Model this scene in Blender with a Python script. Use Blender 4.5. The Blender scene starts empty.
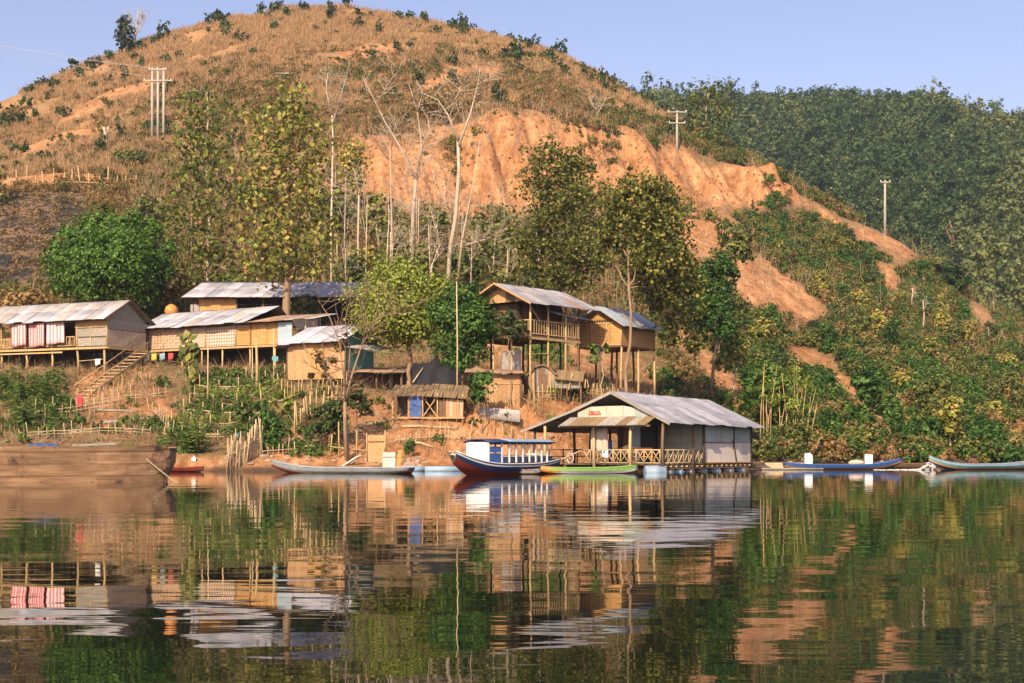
import bpy, math, random
import numpy as np
from mathutils import Vector, Matrix
R = math.radians
random.seed(7); RS = np.random.RandomState(11)
SC = bpy.context.scene
COL = SC.collection

# ------------------------------------------------------------------ camera, sky, sun, exposure
FPX, CX, HY, CAMZ = 1422.0, 512.0, 450.0, 1.2        # focal length in pixels, centre column, horizon row, eye height over the river
cam_d = bpy.data.cameras.new('camera'); cam = bpy.data.objects.new('camera', cam_d); COL.objects.link(cam)
cam_d.sensor_width = 36.0; cam_d.lens = 36.0 * FPX / 1024.0
cam_d.shift_y = (HY - 341.5) / 1024.0
cam_d.clip_start = 0.1; cam_d.clip_end = 4000
cam.location = (0, 0, CAMZ); cam.rotation_euler = (R(90), 0, 0)
SC.camera = cam
SUN_EL, SUN_AZ = R(35), R(198)                        # azimuth clockwise from +Y: behind the camera, a little to its left
sun_dir = Vector((math.sin(SUN_AZ) * math.cos(SUN_EL), math.cos(SUN_AZ) * math.cos(SUN_EL), math.sin(SUN_EL)))
w = bpy.data.worlds.new('World'); SC.world = w; w.use_nodes = True
nt = w.node_tree; nt.nodes.clear()
sky = nt.nodes.new('ShaderNodeTexSky'); sky.sky_type = 'NISHITA'; sky.sun_disc = False
sky.sun_elevation = SUN_EL; sky.sun_rotation = SUN_AZ
sky.air_density = 1.0; sky.dust_density = 2.2; sky.ozone_density = 2.0; sky.altitude = 300
bg = nt.nodes.new('ShaderNodeBackground'); bg.inputs[1].default_value = 0.132
hs = nt.nodes.new('ShaderNodeMix'); hs.data_type = 'RGBA'; hs.blend_type = 'MULTIPLY'; hs.inputs[0].default_value = 1.0
hs.inputs[7].default_value = (1.30, 1.02, 1.03, 1)
out = nt.nodes.new('ShaderNodeOutputWorld')
nt.links.new(sky.outputs[0], hs.inputs[6]); nt.links.new(hs.outputs[2], bg.inputs[0]); nt.links.new(bg.outputs[0], out.inputs[0])
sl = bpy.data.lights.new('sun', 'SUN'); sl.energy = 5.0; sl.angle = R(0.6); sl.color = (1.0, 0.82, 0.56)
so = bpy.data.objects.new('sun', sl); COL.objects.link(so); so.location = (0, 0, 250)
so.rotation_euler = sun_dir.to_track_quat('Z', 'Y').to_euler()
SC.view_settings.view_transform = 'Standard'; SC.view_settings.look = 'None'
SC.view_settings.exposure = 0.48; SC.view_settings.gamma = 1.0; SC.view_settings.use_curve_mapping = False
SC.cycles.max_bounces = 6; SC.cycles.diffuse_bounces = 1; SC.cycles.glossy_bounces = 3
SC.cycles.transmission_bounces = 2; SC.cycles.transparent_max_bounces = 4; SC.cycles.volume_bounces = 0; SC.cycles.use_denoising = True
SC.cycles.caustics_reflective = False; SC.cycles.caustics_refractive = False

def PW(px, py, d):                                    # where a point seen at a pixel of the photograph stands, d metres out
    return Vector(((px - CX) / FPX * d, d, CAMZ + (HY - py) / FPX * d))

# ------------------------------------------------------------------ object helpers
def tag(o, label=None, cat=None, group=None, kind=None):
    if label: o['label'] = label
    if cat: o['category'] = cat
    if group: o['group'] = group
    if kind: o['kind'] = kind
    return o
def empty(name, loc, rz=0.0, label=None, cat=None, group=None):
    o = bpy.data.objects.new(name, None); COL.objects.link(o)
    o.location = loc; o.rotation_euler = (0, 0, rz); o.empty_display_size = 0.2
    return tag(o, label, cat, group)
def link(name, me, parent=None, loc=None, rot=None):
    o = bpy.data.objects.new(name, me); COL.objects.link(o)
    if parent is not None: o.parent = parent
    if loc is not None: o.location = loc
    if rot is not None: o.rotation_euler = rot
    return o
def npmesh(name, V, F, mat, smooth=False):            # quads or triangles from arrays
    me = bpy.data.meshes.new(name)
    V = np.asarray(V, dtype=np.float32); F = np.asarray(F, dtype=np.int32)
    n, k = F.shape
    me.vertices.add(len(V)); me.vertices.foreach_set('co', V.ravel())
    me.loops.add(n * k); me.loops.foreach_set('vertex_index', F.ravel())
    me.polygons.add(n); me.polygons.foreach_set('loop_start', np.arange(0, n * k, k, dtype=np.int32))
    try: me.polygons.foreach_set('loop_total', np.full(n, k, dtype=np.int32))
    except Exception: pass
    if smooth: me.polygons.foreach_set('use_smooth', np.ones(n, dtype=bool))
    me.materials.append(mat); me.update(calc_edges=True)
    return me
class MB:                                             # collects shapes for one mesh
    def __init__(s): s.v = []; s.f = []
    def add(s, vs, fs):
        b = len(s.v); s.v += [tuple(p) for p in vs]; s.f += [tuple(i + b for i in f) for f in fs]; return s
    def box(s, c, size, rot=None):
        c = Vector(c); hx, hy, hz = [q / 2 for q in size]
        vs = [Vector((x, y, z)) for z in (-hz, hz) for y in (-hy, hy) for x in (-hx, hx)]
        if rot is not None: vs = [rot @ q for q in vs]
        return s.add([c + q for q in vs], [(0, 2, 3, 1), (4, 5, 7, 6), (0, 1, 5, 4), (2, 6, 7, 3), (0, 4, 6, 2), (1, 3, 7, 5)])
    def bar(s, p, q, wd, ht):                         # a squared timber
        p = Vector(p); q = Vector(q); d = q - p; L = d.length; d.normalize()
        up = Vector((0, 0, 1)) if abs(d.z) < 0.95 else Vector((0, 1, 0))
        a = d.cross(up).normalized(); b = a.cross(d)
        m = Matrix((a, d, b)).transposed()
        return s.box((p + q) / 2, (wd, L, ht), m)
    def tube(s, pts, rad, seg=6, cap=True):
        pts = [Vector(p) for p in pts]; n = len(pts)
        if not hasattr(rad, '__len__'): rad = [rad] * n
        base = len(s.v); ref = None
        for i, p in enumerate(pts):
            t = (pts[min(i + 1, n - 1)] - pts[max(i - 1, 0)]).normalized()
            if ref is None: ref = Vector((1, 0, 0)) if abs(t.x) < 0.8 else Vector((0, 1, 0))
            a = t.cross(ref).normalized(); b = t.cross(a).normalized(); ref = b.cross(t) if False else ref
            for k in range(seg):
                an = 2 * math.pi * k / seg
                s.v.append(tuple(p + a * (math.cos(an) * rad[i]) + b * (math.sin(an) * rad[i])))
        for i in range(n - 1):
            for k in range(seg):
                k2 = (k + 1) % seg
                s.f.append((base + i * seg + k, base + i * seg + k2, base + (i + 1) * seg + k2, base + (i + 1) * seg + k))
        if cap:
            s.f.append(tuple(base + k for k in reversed(range(seg)))); s.f.append(tuple(base + (n - 1) * seg + k for k in range(seg)))
        return s
    def slab(s, quad, th):                            # a four-cornered sheet with thickness
        q = [Vector(p) for p in quad]; nn = (q[1] - q[0]).cross(q[3] - q[0]).normalized() * th
        return s.add(q + [p - nn for p in q], [(0, 1, 2, 3), (7, 6, 5, 4), (0, 4, 5, 1), (1, 5, 6, 2), (2, 6, 7, 3), (3, 7, 4, 0)])
    def mesh(s, name, mat, smooth=False):
        me = bpy.data.meshes.new(name); me.from_pydata(s.v, [], s.f)
        if smooth: me.polygons.foreach_set('use_smooth', np.ones(len(me.polygons), dtype=bool))
        me.materials.append(mat); me.update(); return me
    def build(s, name, mat, parent=None, smooth=False, loc=None, rot=None):
        return link(name, s.mesh(name, mat, smooth), parent, loc, rot)
def copy_tree(o, parent=None):
    c = o.copy(); COL.objects.link(c); c.parent = parent
    for ch in list(o.children): copy_tree(ch, c)
    return c

# ------------------------------------------------------------------ materials
def newmat(name):
    m = bpy.data.materials.new(name); m.use_nodes = True; t = m.node_tree
    return m, t, t.nodes['Principled BSDF']
def N(t, ty, **kw):
    n = t.nodes.new(ty)
    for k, v in kw.items(): setattr(n, k, v)
    return n
def ramp(t, src, stops):
    r = N(t, 'ShaderNodeValToRGB'); el = r.color_ramp.elements
    while len(el) > 1: el.remove(el[-1])
    el[0].position = stops[0][0]; el[0].color = (*stops[0][1], 1)
    for p, c in stops[1:]:
        e = el.new(p); e.color = (*c, 1)
    t.links.new(src, r.inputs[0]); return r.outputs[0]
def coords(t, scale=(1, 1, 1), kind='Object', rot=(0, 0, 0)):
    tc = N(t, 'ShaderNodeTexCoord'); mp = N(t, 'ShaderNodeMapping')
    mp.inputs['Scale'].default_value = scale; mp.inputs['Rotation'].default_value = rot
    t.links.new(tc.outputs[kind], mp.inputs[0]); return mp.outputs[0]
def noise(t, vec, scale, detail=4, rough=0.55):
    n = N(t, 'ShaderNodeTexNoise'); n.inputs['Scale'].default_value = scale
    n.inputs['Detail'].default_value = detail; n.inputs['Roughness'].default_value = rough
    if vec is not None: t.links.new(vec, n.inputs['Vector'])
    return n.outputs['Fac']
def mixc(t, fac, a, b, bt='MIX'):
    m = N(t, 'ShaderNodeMix', data_type='RGBA', blend_type=bt)
    for s, v in ((0, fac), (6, a), (7, b)):
        if hasattr(v, 'is_linked') or isinstance(v, bpy.types.NodeSocket): t.links.new(v, m.inputs[s])
        elif s == 0: m.inputs[0].default_value = v
        else: m.inputs[s].default_value = (*v, 1)
    return m.outputs[2]
def bump(t, p, h, strength, dist):
    b = N(t, 'ShaderNodeBump'); b.inputs['Strength'].default_value = strength; b.inputs['Distance'].default_value = dist
    t.links.new(h, b.inputs['Height']); t.links.new(b.outputs[0], p.inputs['Normal'])
def mat_rough(name, c0, c1, scale=6, stretch=(1, 1, 1), rough=0.85, bs=0.3, spots=None, spec=0.3, metal=0.0, objvar=0.25, mid=0.5):
    m, t, p = newmat(name)
    v = coords(t, stretch); f = noise(t, v, scale, 6, 0.62)
    c = ramp(t, f, [(mid - 0.22, c0), (mid + 0.22, c1)])
    if spots:
        f2 = noise(t, coords(t, (1, 1, 1)), spots[1], 5, 0.7)
        s = ramp(t, f2, [(spots[2], (0, 0, 0)), (spots[2] + 0.12, (1, 1, 1))])
        c = mixc(t, s, c, spots[0])
    if objvar:
        oi = N(t, 'ShaderNodeObjectInfo')
        g = ramp(t, oi.outputs['Random'], [(0, (1 - objvar,) * 3), (1, (1 + 0.0,) * 3)])
        c = mixc(t, 1.0, c, g, 'MULTIPLY')
    t.links.new(c, p.inputs['Base Color']); p.inputs['Roughness'].default_value = rough
    p.inputs['Specular IOR Level'].default_value = spec; p.inputs['Metallic'].default_value = metal
    bump(t, p, f, bs, 0.02)
    return m
def mat_weave(name, c0, c1, su=7.5, sv=7.5, rough=0.8):      # split bamboo woven over and under: strips run with the wall (x) and up it (z)
    m, t, p = newmat(name)
    v = coords(t, (su, su, sv))
    ck = N(t, 'ShaderNodeTexChecker'); ck.inputs['Scale'].default_value = 1.0; t.links.new(v, ck.inputs['Vector'])
    w1 = N(t, 'ShaderNodeTexWave', bands_direction='Z'); w1.inputs['Scale'].default_value = 0.32; w1.inputs['Distortion'].default_value = 1.0; t.links.new(v, w1.inputs['Vector'])
    w2 = N(t, 'ShaderNodeTexWave', bands_direction='X'); w2.inputs['Scale'].default_value = 0.32; w2.inputs['Distortion'].default_value = 1.0; t.links.new(v, w2.inputs['Vector'])
    h = N(t, 'ShaderNodeMix', data_type='FLOAT'); t.links.new(ck.outputs['Fac'], h.inputs[0]); t.links.new(w1.outputs['Fac'], h.inputs[2]); t.links.new(w2.outputs['Fac'], h.inputs[3])
    nz = noise(t, coords(t, (1, 1, 3)), 3.0, 5, 0.6)
    c = ramp(t, nz, [(0.3, c0), (0.7, c1)])
    d = ramp(t, h.outputs[0], [(0.0, (0.55, 0.5, 0.45)), (0.5, (1, 1, 1))])
    c = mixc(t, 1.0, c, d, 'MULTIPLY')
    oi = N(t, 'ShaderNodeObjectInfo'); c = mixc(t, 1.0, c, ramp(t, oi.outputs['Random'], [(0, (0.8,) * 3), (1, (1.05,) * 3)]), 'MULTIPLY')
    t.links.new(c, p.inputs['Base Color']); p.inputs['Roughness'].default_value = rough; p.inputs['Specular IOR Level'].default_value = 0.25
    bump(t, p, h.outputs[0], 0.6, 0.015)
    return m
def mat_leaf(name, stops, trans=0.3, ov=0.35, rough=0.55):
    m, t, p = newmat(name)
    g = N(t, 'ShaderNodeNewGeometry'); oi = N(t, 'ShaderNodeObjectInfo')
    c = ramp(t, g.outputs['Random Per Island'], stops)
    c = mixc(t, 1.0, c, ramp(t, oi.outputs['Random'], [(0, (1 - ov, 1 - ov * 0.8, 1 - ov)), (0.5, (1, 1, 1)), (1, (1 + ov * 0.7, 1 + ov * 0.25, 1))]), 'MULTIPLY')
    t.links.new(c, p.inputs['Base Color']); p.inputs['Roughness'].default_value = rough; p.inputs['Specular IOR Level'].default_value = 0.25
    if trans:
        tr = N(t, 'ShaderNodeBsdfTranslucent'); t.links.new(c, tr.inputs[0])
        ms = N(t, 'ShaderNodeMixShader'); ms.inputs[0].default_value = trans
        o = t.nodes['Material Output']
        t.links.new(p.outputs[0], ms.inputs[1]); t.links.new(tr.outputs[0], ms.inputs[2]); t.links.new(ms.outputs[0], o.inputs[0])
    return m
M = {}
M['tin'] = mat_rough('tin_sheet', (0.29, 0.29, 0.335), (0.53, 0.53, 0.61), 1.6, (0.5, 1, 1), 0.5, 0.15, ((0.30, 0.19, 0.12), 2.5, 0.60), 0.4, 0.1, 0.4)
M['tin_old'] = mat_rough('weathered_tin_sheet', (0.30, 0.28, 0.27), (0.50, 0.47, 0.46), 2.4, (0.5, 1, 1), 0.6, 0.2, ((0.22, 0.13, 0.08), 3.0, 0.58), 0.35, 0.15, 0.3)
M['tin_blue'] = mat_rough('blue_grey_tin_sheet', (0.36, 0.46, 0.54), (0.50, 0.60, 0.66), 2.0, (0.5, 1, 1), 0.5, 0.15, ((0.25, 0.18, 0.14), 3.5, 0.66), 0.4, 0.2, 0.22)
M['tin_rust'] = mat_rough('rusty_tin_sheet', (0.24, 0.12, 0.07), (0.42, 0.30, 0.22), 3.0, (0.5, 1, 1), 0.75, 0.25, None, 0.3, 0.1, 0.3)
M['tin_green'] = mat_rough('green_tin_sheet', (0.06, 0.24, 0.19), (0.11, 0.34, 0.27), 3.0, (1, 1, 0.4), 0.5, 0.15, ((0.2, 0.15, 0.09), 4, 0.66), 0.4, 0.1, 0.2)
M['thatch'] = mat_rough('dry_thatch', (0.17, 0.11, 0.06), (0.38, 0.27, 0.15), 9, (3, 0.6, 1), 0.95, 0.8, None, 0.1)
M['wood_grey'] = mat_rough('weathered_grey_plank', (0.21, 0.19, 0.16), (0.46, 0.42, 0.36), 7, (0.35, 1, 2.5), 0.85, 0.4)
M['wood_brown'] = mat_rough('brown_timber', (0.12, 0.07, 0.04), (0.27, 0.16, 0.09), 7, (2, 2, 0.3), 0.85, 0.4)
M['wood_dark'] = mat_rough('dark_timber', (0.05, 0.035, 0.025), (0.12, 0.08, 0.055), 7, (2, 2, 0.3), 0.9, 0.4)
M['wood_warm'] = mat_rough('warm_plank', (0.40, 0.22, 0.10), (0.62, 0.38, 0.19), 7, (0.4, 1, 2.5), 0.8, 0.3)
M['bamboo'] = mat_rough('bamboo_pole', (0.42, 0.27, 0.11), (0.66, 0.48, 0.24), 5, (1, 1, 0.5), 0.6, 0.2)
M['bamboo_pale'] = mat_rough('dry_bamboo_pole', (0.46, 0.33, 0.18), (0.68, 0.52, 0.33), 5, (1, 1, 0.5), 0.7, 0.2)
M['weave'] = mat_weave('woven_bamboo', (0.50, 0.27, 0.10), (0.74, 0.44, 0.18))
M['weave_pink'] = mat_weave('woven_pinkish_bamboo', (0.42, 0.28, 0.20), (0.64, 0.46, 0.35), 5, 7)
M['weave_pale'] = mat_weave('woven_pale_bamboo', (0.50, 0.39, 0.29), (0.70, 0.58, 0.44), 12, 12)
M['cream'] = mat_rough('cream_panel', (0.50, 0.40, 0.31), (0.70, 0.60, 0.48), 3, (1, 1, 0.4), 0.8, 0.15)
M['raft_white'] = mat_rough('limewashed_board', (0.60, 0.51, 0.43), (0.80, 0.71, 0.62), 4, (1, 1, 0.3), 0.7, 0.15, ((0.40, 0.30, 0.24), 5, 0.66))
M['raft_green'] = mat_rough('pale_green_shade_board', (0.34, 0.40, 0.35), (0.48, 0.53, 0.47), 4, (1, 1, 0.3), 0.7, 0.15, ((0.26, 0.24, 0.18), 5, 0.66))  # green boards, and the eave shade tone of the side wall
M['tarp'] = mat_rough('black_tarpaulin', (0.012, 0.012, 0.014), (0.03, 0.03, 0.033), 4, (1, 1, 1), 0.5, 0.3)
M['white'] = mat_rough('white_paint', (0.70, 0.69, 0.66), (0.82, 0.81, 0.79), 5, (1, 1, 1), 0.5, 0.08, None, 0.4, 0, 0.05)
M['navy'] = mat_rough('navy_paint', (0.02, 0.035, 0.10), (0.035, 0.06, 0.16), 5, (1, 1, 1), 0.45, 0.1, ((0.10, 0.09, 0.09), 6, 0.68), 0.5)
M['blue'] = mat_rough('blue_paint', (0.03, 0.09, 0.30), (0.06, 0.15, 0.42), 5, (1, 1, 1), 0.5, 0.1, ((0.14, 0.12, 0.11), 6, 0.68), 0.5)
M['sky_blue'] = mat_rough('pale_blue_paint', (0.22, 0.33, 0.45), (0.33, 0.45, 0.55), 4, (1, 1, 1), 0.5, 0.1, ((0.30, 0.25, 0.2), 6, 0.66), 0.5)
M['grey_blue'] = mat_rough('worn_grey_blue_paint', (0.20, 0.23, 0.26), (0.40, 0.44, 0.47), 3, (0.3, 1, 1), 0.6, 0.2, ((0.22, 0.15, 0.1), 4, 0.58), 0.4)
M['teal'] = mat_rough('teal_paint', (0.06, 0.28, 0.30), (0.12, 0.40, 0.40), 4, (1, 1, 1), 0.5, 0.1, None, 0.5)
M['red'] = mat_rough('red_paint', (0.20, 0.03, 0.02), (0.34, 0.055, 0.03), 4, (1, 1, 1), 0.5, 0.1, ((0.14, 0.05, 0.03), 5, 0.6), 0.5)
M['red_cloth'] = mat_rough('red_cloth', (0.50, 0.05, 0.06), (0.62, 0.09, 0.09), 4, (1, 1, 1), 0.9, 0.1)
M['yellow_cloth'] = mat_rough('yellow_cloth', (0.62, 0.48, 0.08), (0.72, 0.58, 0.12), 4, (1, 1, 1), 0.9, 0.1)
M['orange'] = mat_rough('orange_paint', (0.62, 0.22, 0.04), (0.78, 0.32, 0.08), 4, (1, 1, 1), 0.5, 0.1, None, 0.5)
M['lime'] = mat_rough('light_green_paint', (0.22, 0.42, 0.10), (0.32, 0.55, 0.16), 4, (1, 1, 1), 0.5, 0.1, None, 0.5)
M['barge'] = mat_rough('old_barge_plank', (0.15, 0.08, 0.042), (0.42, 0.26, 0.15), 4.0, (0.18, 1, 1.6), 0.85, 0.6, ((0.075, 0.042, 0.028), 1.1, 0.54))
M['concrete'] = mat_rough('pale_concrete', (0.36, 0.33, 0.29), (0.52, 0.48, 0.42), 5, (1, 1, 0.4), 0.85, 0.1)
M['rope'] = mat_rough('rope', (0.4, 0.3, 0.18), (0.6, 0.46, 0.3), 20, (1, 1, 1), 0.9, 0.2)
M['wire'] = mat_rough('wire', (0.30, 0.30, 0.32), (0.40, 0.40, 0.42), 20, (1, 1, 1), 0.6, 0.0)
M['bark'] = mat_rough('brown_bark', (0.20, 0.13, 0.08), (0.40, 0.27, 0.17), 4, (2, 2, 0.5), 0.9, 0.5)
M['bark_pale'] = mat_rough('pale_bark', (0.40, 0.31, 0.22), (0.66, 0.54, 0.41), 4, (2, 2, 0.5), 0.85, 0.4)
M['bark_dark'] = mat_rough('dark_bark', (0.08, 0.055, 0.04), (0.17, 0.12, 0.08), 4, (2, 2, 0.5), 0.9, 0.5)
M['stone'] = mat_rough('river_stone', (0.28, 0.19, 0.13), (0.48, 0.35, 0.25), 5, (1, 1, 1), 0.9, 0.4)
M['skin'] = mat_rough('dark_hair', (0.03, 0.02, 0.018), (0.06, 0.04, 0.03), 9, (1, 1, 1), 0.7, 0.2)
L = {}
L['mango'] = mat_leaf('mango_leaf', [(0, (0.03, 0.085, 0.012)), (0.5, (0.065, 0.16, 0.022)), (0.85, (0.13, 0.26, 0.04)), (1, (0.22, 0.33, 0.07))], 0.35)
L['bright'] = mat_leaf('bright_green_leaf', [(0, (0.08, 0.13, 0.02)), (0.5, (0.19, 0.27, 0.04)), (1, (0.36, 0.42, 0.09))], 0.35)
L['dense'] = mat_leaf('deep_green_leaf', [(0, (0.025, 0.07, 0.014)), (0.55, (0.065, 0.155, 0.028)), (1, (0.15, 0.27, 0.05))], 0.35)
L['teak'] = mat_leaf('teak_leaf', [(0, (0.09, 0.10, 0.022)), (0.4, (0.20, 0.24, 0.045)), (0.68, (0.36, 0.37, 0.08)), (0.86, (0.50, 0.40, 0.11)), (1, (0.44, 0.25, 0.08))], 0.35)
L['teak_green'] = mat_leaf('green_teak_leaf', [(0, (0.05, 0.07, 0.016)), (0.45, (0.12, 0.15, 0.03)), (0.75, (0.25, 0.26, 0.055)), (1, (0.42, 0.31, 0.09))], 0.35)
L['scrub'] = mat_leaf('scrub_leaf', [(0, (0.05, 0.08, 0.022)), (0.5, (0.145, 0.185, 0.042)), (0.85, (0.27, 0.28, 0.07)), (1, (0.36, 0.28, 0.10))], 0.35)
L['scrub_dry'] = mat_leaf('dry_scrub_leaf', [(0, (0.15, 0.10, 0.042)), (0.5, (0.30, 0.205, 0.08)), (1, (0.46, 0.32, 0.14))], 0.35)
L['shrub'] = mat_leaf('shrub_leaf', [(0, (0.03, 0.055, 0.018)), (0.6, (0.065, 0.10, 0.028)), (1, (0.12, 0.15, 0.045))], 0.3)
L['forest'] = mat_leaf('forest_leaf', [(0, (0.02, 0.055, 0.018)), (0.5, (0.055, 0.115, 0.03)), (0.9, (0.11, 0.17, 0.045)), (1, (0.18, 0.19, 0.07))], 0.3, 0.6)
L['grass'] = mat_leaf('dry_grass_blade', [(0, (0.20, 0.115, 0.055)), (0.5, (0.36, 0.22, 0.105)), (1, (0.54, 0.37, 0.20))], 0.25, 0.25)
L['twig'] = mat_leaf('dry_twig', [(0, (0.14, 0.09, 0.05)), (0.6, (0.27, 0.19, 0.11)), (1, (0.46, 0.37, 0.26))], 0.0, 0.3)
L['weed'] = mat_leaf('green_weed', [(0, (0.05, 0.10, 0.02)), (0.5, (0.11, 0.20, 0.035)), (1, (0.24, 0.32, 0.08))], 0.35)

# ------------------------------------------------------------------ terrain
def lattice(x, y, seed):
    xi = np.floor(x).astype(np.int64); yi = np.floor(y).astype(np.int64); xf = x - xi; yf = y - yi
    def h(a, b):
        n = (a * 374761393 + b * 668265263 + seed * 974711) & 0x7fffffff
        n = ((n ^ (n >> 13)) * 1274126177) & 0x7fffffff
        return ((n ^ (n >> 16)) & 0xffff) / 32767.5 - 1.0
    u = xf * xf * (3 - 2 * xf); v = yf * yf * (3 - 2 * yf)
    return (h(xi, yi) * (1 - u) + h(xi + 1, yi) * u) * (1 - v) + (h(xi, yi + 1) * (1 - u) + h(xi + 1, yi + 1) * u) * v
def fbm(x, y, scale, octv=4, seed=1, gain=0.5):
    s = 0.0; a = 1.0; tot = 0.0; f = 1.0 / scale
    for o in range(octv):
        s = s + a * lattice(x * f + 17.3 * o, y * f - 9.1 * o, seed + o * 31); tot += a; a *= gain; f *= 2.03
    return s / tot
# columns of the hillside: for each, the same 16 stations from under water up over the crest: (distance, row) or (distance, height as 'z')
Z = lambda z: ('z', z)
COLS = [
 (-1900, [(92, Z(-2)), (100, Z(0)), (103, 445), (110, 435), (120, 425), (130, 415), (140, 408), (150, 400), (165, 385), (190, 360), (200, 350), (215, 335), (240, 310), (280, 280), (340, Z(20)), (430, Z(0))]),
 (-700, [(84, Z(-2)), (92, Z(0)), (94, 445), (100, 420), (110, 392), (116, 380), (128, 355), (136, 345), (155, 310), (188, 270), (194, 266), (200, 255), (230, 225), (275, 195), (340, Z(40)), (430, Z(0))]),
 (-150, [(75, Z(-2)), (83, Z(0)), (85, 447), (92, 425), (104, 376), (109, 365), (119, 335), (128, 312), (150, 270), (184, 205), (190, 199), (196, 190), (230, 165), (272, 140), (335, Z(45)), (430, Z(0))]),
 (0, [(74, Z(-2)), (82, Z(0)), (84, 448), (90, 432), (104, 374), (109, 364), (117, 335), (126, 309), (150, 262), (184, 196), (190, 189), (195, 182), (230, 148), (275, 104), (335, Z(50)), (430, Z(0))]),
 (75, [(74, Z(-2)), (82, Z(0)), (84, 450), (90, 432), (104, 375), (109, 366), (117, 335), (126, 309), (150, 262), (184, 194), (190, 187), (195, 178), (235, 128), (285, 69), (340, Z(55)), (430, Z(0))]),
 (150, [(73, Z(-2)), (81, Z(0)), (83, 452), (89, 436), (104, 377), (109, 366), (117, 335), (126, 312), (150, 264), (184, 192), (190, 184), (195, 174), (240, 108), (292, 41), (345, Z(60)), (430, Z(0))]),
 (225, [(73, Z(-2)), (81, Z(0)), (83, 454), (88, 440), (101, 384), (109, 362), (117, 330), (126, 318), (150, 268), (183, 192), (189, 181), (195, 163), (245, 85), (298, 18), (350, Z(65)), (430, Z(0))]),
 (300, [(73, Z(-2)), (81, Z(0)), (83, 456), (88, 436), (97, 385), (106, 362), (117, 330), (126, 318), (150, 270), (181, 203), (187, 194), (196, 150), (250, 70), (302, 10), (352, Z(66)), (430, Z(0))]),
 (400, [(75, Z(-2)), (83, Z(0)), (85, 458), (89, 422), (95, 402), (104, 374), (117, 335), (127, 316), (150, 272), (180, 216), (186, 207), (199, 148), (250, 70), (300, 15), (350, Z(64)), (430, Z(0))]),
 (450, [(76, Z(-2)), (84, Z(0)), (86, 456), (89, 419), (94, 398), (104, 372), (117, 338), (128, 314), (152, 272), (180, 222), (186, 213), (202, 136), (250, 72), (296, 24), (346, Z(60)), (430, Z(0))]),
 (500, [(78, Z(-2)), (86, Z(0)), (87.5, 456), (90.5, 409), (95, 393), (104, 374), (117, 345), (130, 315), (155, 272), (183, 222), (190, 212), (205, 119), (250, 74), (290, 38), (340, Z(52)), (430, Z(0))]),
 (550, [(80, Z(-2)), (88, Z(0)), (89.5, 456), (92.3, 400), (97, 388), (104, 374), (117, 350), (132, 322), (157, 280), (185, 228), (192, 218), (209, 118), (248, 80), (284, 56), (330, Z(48)), (430, Z(0))]),
 (600, [(82, Z(-2)), (90, Z(0)), (91.8, 455), (94.5, 404), (99, 391), (107, 378), (120, 352), (135, 325), (160, 280), (189, 226), (196, 216), (213, 130), (245, 100), (276, 78), (325, Z(42)), (430, Z(0))]),
 (650, [(85, Z(-2)), (93, Z(0)), (95, 456), (98, 420), (102, 404), (110, 386), (123, 360), (138, 332), (163, 284), (193, 224), (200, 214), (218, 142), (244, 118), (268, 99), (315, Z(38)), (430, Z(0))]),
 (700, [(86, Z(-2)), (94, Z(0)), (96, 458), (99, 442), (105, 416), (115, 390), (128, 360), (143, 328), (168, 278), (198, 216), (205, 206), (222, 160), (240, 142), (260, 128), (305, Z(34)), (430, Z(0))]),
 (760, [(87, Z(-2)), (95, Z(0)), (97, 458), (101, 445), (110, 420), (122, 390), (136, 358), (152, 322), (178, 275), (207, 218), (214, 208), (228, 182), (238, 172), (250, 164), (295, Z(30)), (430, Z(0))]),
 (810, [(87, Z(-2)), (95, Z(0)), (97, 459), (101, 447), (112, 422), (126, 392), (142, 360), (160, 325), (186, 280), (214, 228), (221, 220), (230, 204), (238, 196), (247, 190), (290, Z(26)), (430, Z(0))]),
 (850, [(88, Z(-2)), (96, Z(0)), (98, 459), (102, 448), (114, 424), (129, 396), (146, 365), (165, 330), (192, 285), (218, 236), (226, 229), (231, 223), (237, 221), (243, 221), (285, Z(22)), (430, Z(0))]),
 (910, [(88, Z(-2)), (96, Z(0)), (98, 459), (102, 450), (114, 428), (129, 402), (146, 374), (165, 342), (190, 302), (216, 252), (224, 241), (228, 239), (234, 240), (240, 243), (280, Z(18)), (430, Z(0))]),
 (960, [(89, Z(-2)), (97, Z(0)), (99, 459), (103, 451), (115, 431), (130, 407), (147, 382), (165, 355), (184, 328), (200, 305), (207, 298), (213, 294), (220, 292), (228, 294), (265, Z(14)), (430, Z(0))]),
 (1024, [(89, Z(-2)), (97, Z(0)), (99, 459), (103, 452), (115, 433), (130, 410), (147, 388), (163, 368), (180, 348), (195, 332), (202, 327), (208, 325), (215, 325), (222, 328), (260, Z(12)), (430, Z(0))]),
 (1300, [(90, Z(-2)), (98, Z(0)), (100, 459), (104, 453), (116, 437), (131, 420), (148, 402), (163, 390), (180, 375), (195, 365), (202, 362), (208, 361), (215, 360), (222, 362), (260, Z(12)), (430, Z(0))]),
 (1900, [(92, Z(-2)), (100, Z(0)), (102, 459), (106, 453), (118, 440), (133, 428), (150, 415), (165, 405), (182, 395), (197, 385), (204, 382), (210, 380), (217, 378), (224, 376), (262, Z(14)), (430, Z(0))]),
]
PXS = np.arange(-1900, 1901, 10.0)
cpx = np.array([c[0] for c in COLS], float)
CD = np.array([[p[0] for p in c[1]] for c in COLS], float)
CZ = np.array([[p[1][1] if isinstance(p[1], tuple) else CAMZ + (HY - p[1]) / FPX * p[0] for p in c[1]] for c in COLS], float)
ker = np.exp(-0.5 * (np.arange(-6, 7) / 2.2) ** 2); ker /= ker.sum()
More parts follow.
